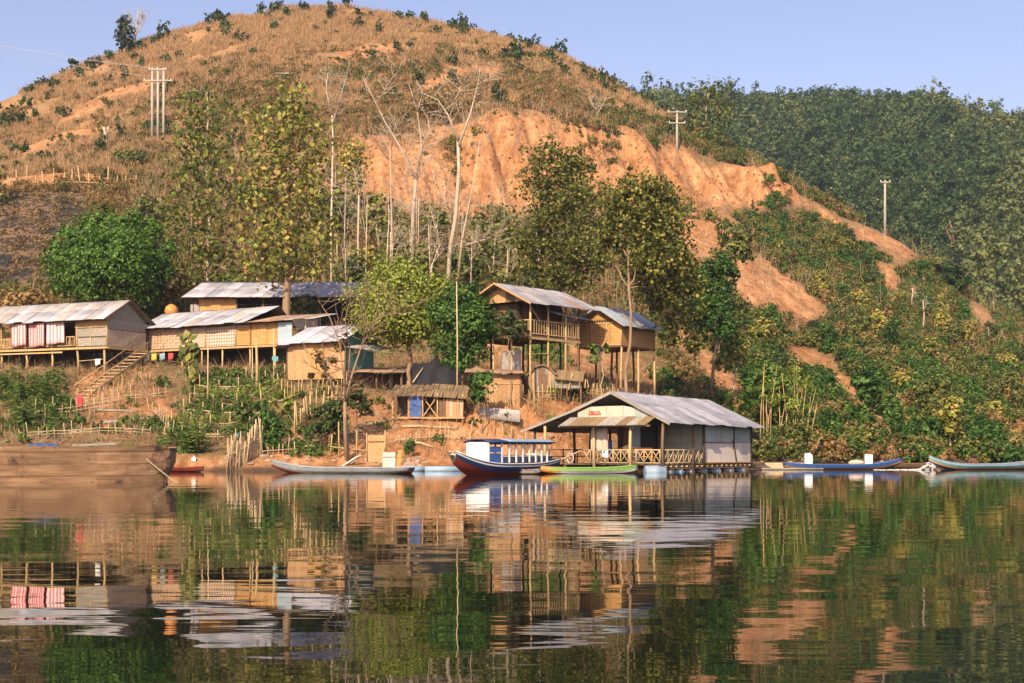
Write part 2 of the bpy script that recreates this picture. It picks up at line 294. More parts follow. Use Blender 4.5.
def colinterp(A):
    o = np.stack([np.interp(PXS, cpx, A[:, k]) for k in range(16)], 1)
    p = np.pad(o, ((6, 6), (0, 0)), mode='edge')
    return np.stack([np.convolve(p[:, k], ker, 'valid') for k in range(16)], 1)
TD, TZ = colinterp(CD), colinterp(CZ)
def stations(px):                                     # arrays (n,16) of distance and height
    f = np.clip((px - PXS[0]) / 10.0, 0, len(PXS) - 1.001); i = f.astype(int); f = (f - i)[:, None]
    return TD[i] * (1 - f) + TD[i + 1] * f, TZ[i] * (1 - f) + TZ[i + 1] * f
def poly_mask(px, py, poly, soft=6.0):                # 1 inside a polygon, fading over soft pixels
    P = np.array(poly, float); n = len(P); inside = np.zeros(px.shape, bool); dmin = np.full(px.shape, 1e9)
    for i in range(n):
        (x1, y1), (x2, y2) = P[i], P[(i + 1) % n]
        c = ((y1 > py) != (y2 > py)) & (px < (x2 - x1) * (py - y1) / (y2 - y1 + 1e-12) + x1); inside ^= c
        t = np.clip(((px - x1) * (x2 - x1) + (py - y1) * (y2 - y1)) / ((x2 - x1) ** 2 + (y2 - y1) ** 2 + 1e-9), 0, 1)
        dmin = np.minimum(dmin, np.hypot(px - x1 - t * (x2 - x1), py - y1 - t * (y2 - y1)))
    sd = np.where(inside, dmin, -dmin)
    return np.clip(0.5 + sd / (2 * soft), 0, 1)
CUT_L, CUT_R = 318.0, 858.0
def terrain(x, y, full=False):
    x = np.atleast_1d(np.asarray(x, float)); y = np.atleast_1d(np.asarray(y, float))
    px = CX + x / np.maximum(y, 1) * FPX
    D, H = stations(px)
    d = y
    k = np.clip((d[:, None] >= D).sum(1) - 1, 0, 14)
    r = np.arange(len(d))
    f = np.clip((d - D[r, k]) / (D[r, k + 1] - D[r, k]), 0, 1)
    z = H[r, k] * (1 - f) + H[r, k + 1] * f
    s = k + f                                         # station coordinate
    cutw = np.clip(1 - np.abs(s - 10.5) / 0.75, 0, 1) * np.clip((px - CUT_L) / 40, 0, 1) * np.clip((CUT_R - px) / 30, 0, 1)
    hill = np.clip((s - 7) / 2, 0, 1); vill = np.clip((s - 1.0) / 1.5, 0, 1) * (1 - hill)
    z = z + hill * (fbm(x, y, 38, 4, 5) * 2.2 * np.clip(1 - cutw * 0.7, 0, 1) + fbm(x, y, 7, 3, 9) * 0.45) + vill * (fbm(x, y, 6, 3, 3) * 0.28)
    gul = np.abs(fbm(x + 0.3 * y, y * 0.22, 5.5, 3, 21))  # erosion gullies run down the cut
    g2 = np.abs(fbm(x + 0.2 * y, y * 0.3, 2.2, 3, 23)); led = np.abs(fbm(x * .35, y, 4.0, 2, 25))
    z = z + cutw * (gul * 8.0 + g2 * 2.2 - led * 1.5 - 2.0)
    right = np.clip((px - 660) / 80, 0, 1) * np.clip((s - 2) / 1.0, 0, 1) * np.clip((9.2 - s) / 1.0, 0, 1)
    z = z + right * (fbm(x, y, 14, 4, 15) * 1.5 - np.abs(fbm(x + 0.5 * y, y * 0.3, 9.0, 3, 27)) * 1.2)
    if full: return z, px, s, cutw
    return z
def gz(x, y): return float(terrain([x], [y])[0])
def PG(px, d):                                        # a point on the ground on a sight line
    x = (px - CX) / FPX * d; return Vector((x, d, gz(x, d)))
NU, ND = 620, 330
uu = np.concatenate([np.linspace(-1.25, -0.40, 70, endpoint=False), np.linspace(-0.40, 0.40, NU - 140, endpoint=False), np.linspace(0.40, 1.25, 70)])
dd = np.concatenate([np.linspace(66, 120, 120, endpoint=False), np.linspace(120, 184, 60, endpoint=False), np.linspace(184, 236, 120, endpoint=False), np.linspace(236, 310, 60, endpoint=False), np.linspace(310, 440, 30)])
UU, DD = np.meshgrid(uu, dd); gx = (UU * DD).ravel(); gy = DD.ravel()
gzv, gpx, gs, gcut = terrain(gx, gy, True)
gpy = HY - (gzv - CAMZ) / gy * FPX
SOIL = [[(676, 185), (695, 188), (728, 216), (768, 254), (828, 312), (806, 328), (740, 300), (692, 262), (672, 225)],
        [(680, 322), (703, 345), (734, 374), (748, 390), (730, 404), (708, 380), (690, 352), (672, 345)],
        [(784, 345), (830, 357), (858, 386), (882, 418), (907, 456), (893, 456), (864, 420), (841, 393), (820, 370), (784, 358)],
        [(885, 387), (897, 387), (914, 418), (903, 424)], [(846, 222), (905, 236), (922, 262), (900, 262), (880, 244), (846, 236)], [(876, 262), (892, 266), (900, 292), (884, 290)],
        [(375, 402), (470, 392), (545, 385), (660, 372), (640, 425), (560, 470), (380, 470)], [(95, 398), (160, 388), (190, 430), (100, 440)], [(80, 370), (150, 355), (160, 400), (70, 405)],
        [(268, 420), (390, 395), (400, 470), (270, 470)], [(480, 300), (520, 300), (530, 400), (470, 400)], [(565, 335), (600, 335), (660, 380), (570, 385)],
        [(929, 394), (944, 397), (960, 426), (949, 427)], [(960, 300), (985, 305), (1000, 330), (985, 332)], [(1000, 430), (1030, 425), (1030, 445), (1005, 448)],
        [(60, 118), (110, 92), (150, 82), (152, 88), (112, 100), (64, 126)], [(20, 150), (70, 132), (120, 128), (120, 134), (72, 140), (22, 158)], [(330, 60), (370, 44), (400, 46), (402, 52), (372, 52), (334, 68)], [(420, 84), (470, 66), (500, 70), (498, 76), (470, 74), (424, 92)]]
def soilmask(px, py, s, cutw, x, y, soft=5):
    m = np.clip(cutw * 2.2, 0, 1) * np.where(px > 690, np.clip((s - 9.9) / .12, 0, 1), 1)
    road = np.clip(1 - np.abs(s - 9.6) / 0.55, 0, 1) * 0.9
    m = np.maximum(m, road * np.clip((660 - px) / 60, 0.25, 1))
    bank = np.clip(1 - np.abs(s - 10.45) / 0.6, 0, 1) * 1.6 * np.maximum(np.clip((px + 10) / 20, 0, 1) * np.clip((140 - px) / 20, 0, 1), np.clip((px - 215) / 20, 0, 1) * np.clip((330 - px) / 20, 0, 1))
    m = np.maximum(m, np.clip(bank, 0, 1))
    for p in SOIL: m = np.maximum(m, poly_mask(px, py, p, soft))
    return m
def soil_clear(px, py, s, cw, x, y):                  # bare ground, and the strip in front of it that plants would hide
    return np.maximum.reduce([soilmask(px, py - q, s, cw, x, y, 6) for q in (0, 5, 9)])
def DG(px, py, lo=90.0, hi=300.0):                    # distance at which the ground shows at a pixel
    for q in np.arange(lo, hi, .5):
        if HY - (gz((px - CX) / FPX * q, q) - CAMZ) / q * FPX <= py: return float(q)
    return hi
gsoil = soilmask(gpx, gpy, gs, gcut, gx, gy)
gsoil = np.clip(gsoil + (fbm(gx, gy, 5, 4, 41) * 0.9) * (gsoil > 0.02) * (gsoil < 0.999) , 0, 1)
gsoil = np.maximum(gsoil, np.clip((2.1 - gs) / 0.5, 0, 1) * 0.9 * np.clip((720 - gpx) / 60, 0.15, 1))
gburn = poly_mask(gpx, gpy, [(-60, 192), (70, 192), (110, 205), (95, 285), (60, 300), (-60, 300)], 10)
ghill = np.clip((gs - 10.9) / 0.5, 0, 1) * np.clip((720 - gpx) / 60, 0, 1)
gwet = np.clip((1.35 + 0.8 * np.clip((gpx - 700) / 60, 0, 1) + 0.25 * fbm(gx, gy, 3, 3, 8) - gs) / 0.2, 0, 1)
nu, nd = len(uu), len(dd)
ii = (np.arange(nd - 1)[:, None] * nu + np.arange(nu - 1)[None, :]).ravel()
def mat_ground():
    m, t, p = newmat('hillside_ground')
    def at(n): a = N(t, 'ShaderNodeAttribute'); a.attribute_name = n; return a.outputs['Fac']
    v = coords(t)
    n1 = noise(t, v, 0.16, 8, 0.65); n2 = noise(t, v, 1.1, 6, 0.7); n3 = noise(t, coords(t, (1, 0.35, 0.12)), 0.9, 6, 0.7)
    scrubc = ramp(t, n2, [(0.3, (0.09, 0.065, 0.028)), (0.5, (0.20, 0.135, 0.06)), (0.7, (0.31, 0.20, 0.095))])
    dry = ramp(t, n1, [(0.3, (0.22, 0.145, 0.07)), (0.5, (0.36, 0.22, 0.105)), (0.62, (0.46, 0.25, 0.115)), (0.75, (0.28, 0.20, 0.09))])
    dry = mixc(t, 1.0, dry, ramp(t, n2, [(0.3, (0.7, 0.7, 0.7)), (0.7, (1.15, 1.15, 1.15))]), 'MULTIPLY')
    soil = ramp(t, n3, [(0.28, (0.27, 0.12, 0.052)), (0.5, (0.50, 0.25, 0.115)), (0.72, (0.68, 0.39, 0.21))])
    n5 = noise(t, coords(t, (1, 0.3, 0.25)), 0.14, 5, 0.7); soil = mixc(t, 1.0, soil, ramp(t, n5, [(.3, (.62, .55, .48)), (.5, (1, 1, 1)), (.7, (1.12, 1.15, 1.2))]), 'MULTIPLY')
    soil = mixc(t, 1.0, soil, ramp(t, n2, [(0.32, (0.62, 0.58, 0.52)), (0.6, (1.05, 1.05, 1.05))]), 'MULTIPLY')
    n4 = noise(t, coords(t, (0.5, 0.5, 1.5)), 0.45, 6, 0.75); burn = ramp(t, n4, [(0.38, (0.018, 0.016, 0.014)), (0.5, (0.06, 0.05, 0.042)), (0.57, (0.26, 0.16, 0.085)), (0.66, (0.05, 0.045, 0.04)), (0.8, (0.16, 0.14, 0.12))])
    c = mixc(t, at('hill'), scrubc, dry); c = mixc(t, at('burn'), c, burn); c = mixc(t, at('soil'), c, soil)
    c = mixc(t, at('wet'), c, (0.10, 0.065, 0.04))
    t.links.new(c, p.inputs['Base Color']); p.inputs['Roughness'].default_value = 0.95; p.inputs['Specular IOR Level'].default_value = 0.15
    bump(t, p, n2, 0.9, 0.5)
    return m
me = npmesh('hillside', np.stack([gx, gy, gzv], 1), np.stack([ii, ii + 1, ii + nu + 1, ii + nu], 1), mat_ground(), True)
for nm, arr in (('soil', gsoil), ('burn', gburn), ('hill', ghill), ('wet', gwet)):
    a = me.attributes.new(nm, 'FLOAT', 'POINT'); a.data.foreach_set('value', arr.astype(np.float32))
tag(link('hillside', me), 'dry grassy hill with a red earth road cut above the river', kind='structure')

# the wooded mountain further up the valley
FR = [(-1900, 330), (200, 330), (420, 240), (520, 170), (580, 118), (630, 100), (690, 96), (740, 95), (800, 95), (850, 96), (900, 102), (950, 112), (1000, 126), (1060, 140), (1300, 170), (1900, 240)]
frx = np.array([a for a, b in FR], float); fry = np.array([b for a, b in FR], float)
def farz(x, y):
    x = np.asarray(x, float); y = np.asarray(y, float); px = CX + x / y * FPX
    D = 600.0; zr = CAMZ + (HY - np.interp(px, frx, fry)) / FPX * D
    t = np.clip((y - 255) / (D - 255), 0, 1); back = np.clip((y - D) / 250, 0, 1)
    z = zr * (0.85 * t + 0.15 * t * t) * (1 - 0.6 * back)
    rid = (np.sin(px / 62.0 + y / 110.0) * 13.0 + np.abs(np.sin(px / 31.0 - y / 160.0)) * 12.0) * np.sin(np.pi * np.clip(t, 0, 1))
    return z - 4 + rid + fbm(x, y, 60, 4, 77) * 8 * np.sin(np.pi * np.clip(t * 0.9, 0, 1))
fu = np.linspace(-1.0, 1.25, 150); fd = np.linspace(250, 860, 80)
FU, FD = np.meshgrid(fu, fd); fx = (FU * FD).ravel(); fy = FD.ravel(); fz = farz(fx, fy)
ii = (np.arange(79)[:, None] * 150 + np.arange(149)[None, :]).ravel()
tag(link('far_mountain', npmesh('far_mountain', np.stack([fx, fy, fz], 1), np.stack([ii, ii + 1, ii + 151, ii + 150], 1),
    mat_rough('forest_floor', (0.03, 0.035, 0.015), (0.08, 0.07, 0.03), 0.1, objvar=0), True)), 'wooded mountain rising behind the road spur', kind='structure')

# river
def mat_water():
    m, t, p = newmat('river_water')
    p.inputs['Base Color'].default_value = (0.006, 0.010, 0.005, 1); p.inputs['Roughness'].default_value = 0.015
    p.inputs['IOR'].default_value = 1.33; p.inputs['Specular IOR Level'].default_value = 0.5
    v = coords(t, (1, 1, 1), 'Object')
    n1 = noise(t, coords(t, (0.8, 1.2, 1), 'Object'), 0.75, 1, 0.4)
    n2 = noise(t, coords(t, (0.45, 1.9, 1), 'Object'), 2.6, 1, 0.5)
    n3 = noise(t, v, 0.12, 2, 0.5)
    g = N(t, 'ShaderNodeMath', operation='MULTIPLY'); g.inputs[1].default_value = 0.11; t.links.new(n2, g.inputs[0])
    a = N(t, 'ShaderNodeMath', operation='ADD'); t.links.new(n1, a.inputs[0]); t.links.new(g.outputs[0], a.inputs[1])
    r = N(t, 'ShaderNodeMapRange'); r.inputs[1].default_value = 0.3; r.inputs[2].default_value = 0.7; r.inputs[3].default_value = 0.45; r.inputs[4].default_value = 1.2
    t.links.new(n3, r.inputs[0])
    k = N(t, 'ShaderNodeMath', operation='MULTIPLY'); t.links.new(a.outputs[0], k.inputs[0]); t.links.new(r.outputs[0], k.inputs[1])
    bump(t, p, k.outputs[0], 1.0, 0.0095)
    return m
tag(MB().add([(-1200, -300, 0), (1200, -300, 0), (1200, 880, 0), (-1200, 880, 0)], [(0, 1, 2, 3)]).build('river', mat_water()), 'still dark green river reflecting the village', kind='structure')

# ------------------------------------------------------------------ foliage
def leaf_arrays(C, size, out=None, outw=0.6, wid=0.42, droop=0.0, rs=RS):
    """one folded leaf blade per centre: base, two sides, tip"""
    n = len(C); C = np.asarray(C, float)
    nrm = rs.normal(size=(n, 3)); nrm /= np.linalg.norm(nrm, axis=1)[:, None] + 1e-9
    if out is not None: nrm = nrm * (1 - outw) + np.asarray(out) * outw; nrm[:, 2] += 0.25
    nrm /= np.linalg.norm(nrm, axis=1)[:, None] + 1e-9
    t = rs.normal(size=(n, 3)); t[:, 2] -= droop; t -= nrm * (t * nrm).sum(1)[:, None]; t /= np.linalg.norm(t, axis=1)[:, None] + 1e-9
    b = np.cross(nrm, t)
    s = (np.asarray(size) * rs.uniform(0.65, 1.3, n))[:, None] if np.ndim(size) == 0 else np.asarray(size)[:, None]
    V = np.stack([C - t * s * 0.5, C - b * s * wid + nrm * s * 0.08, C + t * s * 0.5, C + b * s * wid + nrm * s * 0.08], 1).reshape(-1, 3)
    return V, np.arange(4 * n).reshape(n, 4)
def lobe_leaves(lobes, n, size, clump=14, spread=0.16, shell=0.55, rs=RS, **kw):
    """leaves in clumps spread through ellipsoid lobes (centre, radii)"""
    vol = np.array([a[1][0] * a[1][1] * a[1][2] for a in lobes]) ** 0.67; vol /= vol.sum()
    Cs, Os = [], []
    for (c, r), f in zip(lobes, vol):
        c = np.array(c, float); r = np.array(r, float); m = max(3, int(n * f / clump))
        dr = rs.normal(size=(m, 3)); dr /= np.linalg.norm(dr, axis=1)[:, None]
        rad = shell + (1 - shell) * rs.uniform(0, 1, m) ** 0.6
        rad *= 1 + 0.22 * rs.normal(size=m)
        cc = dr * rad[:, None] * r
        for q in range(m):
            k = max(2, int(clump * rs.uniform(0.4, 1.6)))
            o = rs.normal(size=(k, 3)) * spread * r.mean() * rs.uniform(0.6, 1.3)
            Cs.append(c + cc[q] + o); od = cc[q] / r + o / r.mean() * 1.5; Os.append(od / (np.linalg.norm(od, axis=1)[:, None] + 1e-6))
    C = np.concatenate(Cs); O = np.concatenate(Os)
    return leaf_arrays(C, size, O, rs=rs, **kw)
def join_arrays(parts):
    V, F, b = [], [], 0
    for v, f in parts: V.append(v); F.append(f + b); b += len(v)
    return np.concatenate(V), np.concatenate(F)
PROTO = {}
def proto_coll(name, meshes):
    c = bpy.data.collections.new(name)
    for i, m in enumerate(meshes):
        o = bpy.data.objects.new('%s_%02d' % (name, i), m); c.objects.link(o)
    PROTO[name] = (c, len(meshes)); return c
def scatter(name, pts, scl, coll, label, rs=RS, tilt=0.12, weights=None, idx=None):
    pts = np.asarray(pts, np.float32); n = len(pts); c, k = PROTO[coll]
    me = bpy.data.meshes.new(name); me.vertices.add(n); me.vertices.foreach_set('co', pts.ravel())
    rot = np.stack([rs.normal(0, tilt, n), rs.normal(0, tilt, n), rs.uniform(0, 6.28, n)], 1).astype(np.float32)
    a = me.attributes.new('rot', 'FLOAT_VECTOR', 'POINT'); a.data.foreach_set('vector', rot.ravel())
    scl = np.asarray(scl, np.float32)
    if scl.ndim == 1: scl = np.stack([scl, scl, scl * rs.uniform(0.8, 1.25, n)], 1).astype(np.float32)
    a = me.attributes.new('scl', 'FLOAT_VECTOR', 'POINT'); a.data.foreach_set('vector', scl.ravel())
    a = me.attributes.new('idx', 'INT', 'POINT'); a.data.foreach_set('value', (rs.randint(0, k, n) if idx is None else np.asarray(idx)).astype(np.int32))
    o = link(name, me); tag(o, label, kind='stuff')
    g = bpy.data.node_groups.new(name, 'GeometryNodeTree')
    g.interface.new_socket('Geometry', in_out='INPUT', socket_type='NodeSocketGeometry')
    g.interface.new_socket('Geometry', in_out='OUTPUT', socket_type='NodeSocketGeometry')
    gi = g.nodes.new('NodeGroupInput'); go = g.nodes.new('NodeGroupOutput')
    ci = g.nodes.new('GeometryNodeCollectionInfo'); ci.inputs['Collection'].default_value = c
    ci.inputs['Separate Children'].default_value = True; ci.inputs['Reset Children'].default_value = True
    ip = g.nodes.new('GeometryNodeInstanceOnPoints'); ip.inputs['Pick Instance'].default_value = True
    def na(nm, ty):
        q = g.nodes.new('GeometryNodeInputNamedAttribute'); q.data_type = ty; q.inputs['Name'].default_value = nm; return q.outputs['Attribute']
    er = g.nodes.new('FunctionNodeEulerToRotation')
    lk = g.links.new
    lk(na('rot', 'FLOAT_VECTOR'), er.inputs[0]); lk(er.outputs[0], ip.inputs['Rotation']); lk(na('scl', 'FLOAT_VECTOR'), ip.inputs['Scale'])
    lk(na('idx', 'INT'), ip.inputs['Instance Index']); lk(gi.outputs[0], ip.inputs['Points']); lk(ci.outputs[0], ip.inputs['Instance'])
    lk(ip.outputs[0], go.inputs[0])
    md = o.modifiers.new('scatter', 'NODES'); md.node_group = g
    return o
def cand(n, px0, px1, d0, d1, rs=RS):                 # random ground points in a sector, even per square metre
    px = rs.uniform(px0, px1, n); d = np.sqrt(rs.uniform(d0 * d0, d1 * d1, n))
    x = (px - CX) / FPX * d; z, ppx, s, cw = terrain(x, d, True)
    return x, d, z, ppx, HY - (z - CAMZ) / d * FPX, s, cw

def bush_mesh(name, mat, n, r, size, seed, h=1.0, lob=5, **kw):
    rs = np.random.RandomState(seed)
    lobes = [((rs.normal(0, 0.45) * r, rs.normal(0, 0.45) * r, r * h * rs.uniform(0.45, 0.95)), (r * rs.uniform(0.4, 0.7),) * 2 + (r * h * rs.uniform(0.35, 0.65),)) for _ in range(lob)]
    V, F = lobe_leaves(lobes, n, size, rs=rs, **kw)
    V[:, 2] = np.maximum(V[:, 2], -0.05)
    return npmesh(name, V, F, mat)
def tuft_mesh(name, mat, n, h, wd, spread, seed):
    rs = np.random.RandomState(seed); V = []
    for i in range(n):
        p = rs.normal(0, spread, 2); l = rs.normal(0, 0.22, 2); hh = h * rs.uniform(0.5, 1.2); a = rs.uniform(0, 3.14)
        dx, dy = math.cos(a) * wd, math.sin(a) * wd
        V += [(p[0] - dx, p[1] - dy, -0.1), (p[0] + dx, p[1] + dy, -0.1), (p[0] + l[0] * hh + dx * .4, p[1] + l[1] * hh + dy * .4, hh), (p[0] + l[0] * hh - dx * .4, p[1] + l[1] * hh - dy * .4, hh)]
    return npmesh(name, np.array(V), np.arange(4 * n).reshape(n, 4), mat)
proto_coll('scrubs', [bush_mesh('scrub', L['scrub'], 700, 0.8, 0.155, 100 + i, 1.0) for i in range(4)] + [bush_mesh('scrub_dry', L['scrub_dry'], 420, 0.75, 0.135, 120 + i, 1.2) for i in range(3)]
           + [bush_mesh('scrub_deep', L['dense'], 700, 0.8, 0.155, 130 + i, 1.0) for i in range(2)])
proto_coll('sticks', [tuft_mesh('stick', L['twig'], 9, 2.2, 0.02, 0.5, 230 + i) for i in range(4)])
proto_coll('tufts', [tuft_mesh('tuft', L['grass'], 14, 0.9, 0.035, 0.35, 200 + i) for i in range(4)])
proto_coll('weeds', [tuft_mesh('weed', L['weed'], 16, 0.28, 0.04, 0.22, 210 + i) for i in range(3)] + [bush_mesh('weed_bush', L['weed'], 90, 0.35, 0.16, 220 + i) for i in range(3)])
def ftree_mesh(seed, mat=None):
    rs = np.random.RandomState(seed); r = 2.4; h = rs.uniform(5, 8)
    lobes = [((rs.normal(0, 1.0), rs.normal(0, 1.0), h * rs.uniform(0.4, 1.05)), (rs.uniform(1.1, 2.0),) * 2 + (rs.uniform(0.9, 1.7),)) for _ in range(6)]
    V, F = lobe_leaves(lobes, 420, 0.62, clump=9, spread=0.2, rs=rs)
    return npmesh('forest_tree', V, F, mat or L['forest'])
L['forest_pale'] = mat_leaf('pale_forest_leaf', [(0, (0.06, 0.09, 0.03)), (0.5, (0.12, 0.16, 0.045)), (1, (0.20, 0.22, 0.07))], 0.2, 0.4)
proto_coll('ftrees', [ftree_mesh(300 + i) for i in range(6)] + [ftree_mesh(310 + i, L['forest_pale']) for i in range(2)])

# dry grass of the upper hill
x, d, z, px, py, s, cw = cand(80000, -90, 760, 186, 312)
ok = (s > 10.9) & (s < 13.25) & (soilmask(px, py, s, cw, x, d) < 0.35) & (RS.uniform(size=len(x)) < np.clip((730 - px) / 60, 0, 1)) & (fbm(x, d, 9, 3, 61) > -0.3)
scatter('dry_grass', np.stack([x, d, z], 1)[ok], RS.uniform(0.4, 1.1, ok.sum()), 'tufts', 'dry brown grass stalks covering the upper hill')
# dry and green scrub on the middle slopes, right-hand slope and spur
sm = lambda px, py, s, cw, x, d: np.where(px > 650, soil_clear(px, py, s, cw, x, d), soilmask(px, py, s, cw, x, d, 9)) + fbm(x, d, 4, 3, 63) * 0.22
x, d, z, px, py, s, cw = cand(44000, -90, 1120, 96, 268)
soil = sm(px, py, s, cw, x, d) - 0.75 * (fbm(x, d, 11, 3, 67) > np.where(px < 630, 0.22, 0.2)) * ((px < 790) & (py < 330) | (px < 640))
green = np.clip((px - 560) / 200, 0.0, 1) * (0.82 + 0.35 * np.clip((py - 370) / 60, 0, 1)) + fbm(x, d, 22, 3, 65) * 0.8
vil = (px < 665) & (s < 6.7)                                                   # the village clears its ground
ok = (soil < 0.28) & ~vil & ~((s > 9.0) & (s < 9.95) & (px > 690) & (px < 862)) & (s > np.where(px > 690, 1.3, 2.0)) & (s < 14.2) & ~((s > 11.0) & (px < 700) & (RS.uniform(size=len(x)) > 0.08 + 0.75 * np.clip((12.3 - s) / 0.7, 0, 1) * (fbm(x, d, 16, 3, 69) > -0.12) * np.clip((px - 110) / 60, 0, 1))) & (poly_mask(px, py, [(-60, 192), (90, 192), (95, 285), (-60, 300)], 4) < RS.uniform(0.3, 1.0, len(x)))
ok &= RS.uniform(size=len(x)) < np.where((px < 640) & (s < 11), 0.8, 1.0)
gi = green + RS.normal(0, 0.28, len(x))
idx = np.where(gi > 0.62, RS.randint(0, 9, len(x)), np.where(gi > 0.12, RS.randint(0, 7, len(x)), RS.randint(4, 7, len(x))))
idx = np.where((gi > 1.05), RS.randint(7, 9, len(x)), idx)
scatter('hillside_scrub', np.stack([x, d, z], 1)[ok], (RS.uniform(0.35, 1.1, len(x)) ** 1.2 * (1.15 + 0.3 * np.clip((px - 640) / 200, 0, 1)))[ok], 'scrubs', 'tangled dry and green scrub covering the slopes', idx=idx[ok])
# weeds round the village gardens and along the bank
x, d, z, px, py, s, cw = cand(9000, -60, 700, 83, 122)
wz = np.zeros(len(x))
for pl in ([(-40, 375), (62, 372), (75, 410), (190, 420), (205, 468), (165, 470), (160, 440), (-40, 442)], [(190, 372), (290, 365), (330, 385), (300, 440), (240, 445), (180, 440), (170, 420)],
           [(265, 445), (300, 400), (350, 400), (350, 460), (290, 462)], [(655, 375), (700, 385), (740, 420), (690, 400), (650, 395)], [(555, 395), (580, 400), (570, 420), (540, 405)], [(400, 430), (425, 435), (420, 462), (400, 460)], [(500, 330), (560, 330), (575, 372), (520, 368)]):
    wz = np.maximum(wz, poly_mask(px, py, pl, 6))
ok = (s > 1.4) & (wz + RS.normal(0, 0.12, len(x)) + fbm(x, d, 3, 2, 71) * .5 > 0.95) | ((RS.uniform(size=len(x)) < 0.04) & (s > 1.5))
scatter('weeds', np.stack([x, d, z], 1)[ok], RS.uniform(0.5, 1.25, ok.sum()), 'weeds', 'green weeds and garden leaves round the village')
# forest on the far mountain
n = 26000; px = RS.uniform(545, 1150, n); d = np.sqrt(RS.uniform(262 ** 2, 690 ** 2, n)); x = (px - CX) / FPX * d
keep = (px > 560) | (d > 500)
z = farz(x, d)
fi = np.where(fbm(x, d, 70, 4, 91) * 1.3 + np.clip((px - 900) / 400, 0, 0.4) + RS.normal(0, 0.15, n) > 0.22, RS.randint(6, 8, n), RS.randint(0, 6, n))
sc = RS.uniform(0.4, 0.9, n) + 1.1 * RS.uniform(0, 1, n) ** 8
scatter('far_forest', np.stack([x, d, z - 1.0], 1), sc, 'ftrees', 'dense dark green forest covering the far mountain', idx=fi)

# bare sticks and dry stalks among the scrub and round the village
x, d, z, px, py, s, cw = cand(14000, -90, 1100, 84, 262)
ok = (s > 1.6) & (s < 11.2) & (poly_mask(px, py, [(-60, 170), (140, 170), (110, 290), (-60, 300)], 6) < .4) & (RS.uniform(size=len(x)) < np.where(s > 6.7, 0.55, 0.10)) & ~((px > 640) & (RS.uniform(size=len(x)) > 0.35))
scatter('dry_sticks', np.stack([x, d, z], 1)[ok], RS.uniform(0.4, 1.3, ok.sum()) * np.where(s[ok] > 6.7, 1.1, 0.5), 'sticks', 'thin bare dry stems standing among the scrub')
x, d, z, px, py, s, cw = cand(12000, -90, 720, 86, 190)
ok = (s > 1.9) & (s < 10.8) & (soilmask(px, py, s, cw, x, d) < np.where(s > 8, 0.3, 2)) & (poly_mask(px, py, [(-60, 172), (140, 172), (105, 290), (-60, 300)], 8) < RS.uniform(0.02, 1.05, len(x))) & (fbm(x, d, 5, 3, 73) + RS.normal(0, .15, len(x)) > np.where(s > 6.5, -0.1, 0.22))
scatter('dry_grass', np.stack([x, d, z], 1)[ok], RS.uniform(0.3, 0.75, ok.sum()), 'tufts', 'dry straw-coloured grass tufts round the village and slope behind')

def clod_mesh(seed):
    rs = np.random.RandomState(seed); V = np.array([(1, 0, 0), (-1, 0, 0), (0, 1, 0), (0, -1, 0), (0, 0, .8), (0, 0, -.5)]) * .12 * rs.uniform(.6, 1.3, (6, 1)); F = np.array([(0, 2, 4), (2, 1, 4), (1, 3, 4), (3, 0, 4), (2, 0, 5), (1, 2, 5), (3, 1, 5), (0, 3, 5)]); return npmesh('clod', V, F, M['clod'])
M['clod'] = mat_rough('earth_clod', (0.20, 0.09, 0.04), (0.46, 0.24, 0.11), 4, objvar=.4)
M['char'] = mat_rough('charred_earth', (0.02, 0.018, 0.016), (0.11, 0.09, 0.07), 4, objvar=.5)
def char_mesh(seed): m_ = clod_mesh(seed); m_.materials[0] = M['char']; return m_
proto_coll('chars', [char_mesh(260 + i) for i in range(3)] + [bush_mesh('stubble', L['scrub_dry'], 60, .35, .1, 265, 1.0, 3)])
proto_coll('clods', [clod_mesh(240 + i) for i in range(4)])
x, d, z, px, py, s, cw = cand(9000, -30, 700, 84, 110); ok = (s > 1.3) & (fbm(x, d, 3, 3, 81) > -0.1)
scatter('earth_clods', np.stack([x, d, z], 1)[ok], RS.uniform(0.3, 1.3, ok.sum()) ** 1.5, 'clods', 'loose clods of red earth strewn over the village slope', tilt=1.0)
x, d, z, px, py, s, cw = cand(3800, -30, 720, 84, 112); ok = (s > 1.3)
scatter('fallen_sticks', np.stack([x, d, z + .04], 1)[ok], RS.uniform(0.2, 0.6, ok.sum()), 'sticks', 'dry sticks littering the village slope', tilt=1.2)
x, d, z, px, py, s, cw = cand(3200, 320, 860, 180, 236); ok = (cw > .25) | (soilmask(px, py, s, cw, x, d) > .5)
x2, d2, z2, px2, py2, s2, cw2 = cand(2600, -40, 130, 140, 192); ok2 = poly_mask(px2, py2, [(-60, 192), (90, 192), (95, 285), (-60, 300)], 8) > .4
scatter('burnt_debris', np.stack([x2, d2, z2], 1)[ok2], RS.uniform(.5, 2.2, ok2.sum()), 'chars', 'charred clods and stubble on the burnt ground', tilt=1.0)
scatter('slide_rubble', np.stack([x, d, z], 1)[ok], RS.uniform(0.8, 3.2, ok.sum()), 'clods', 'lumps of earth on the face of the road cut', tilt=1.0)

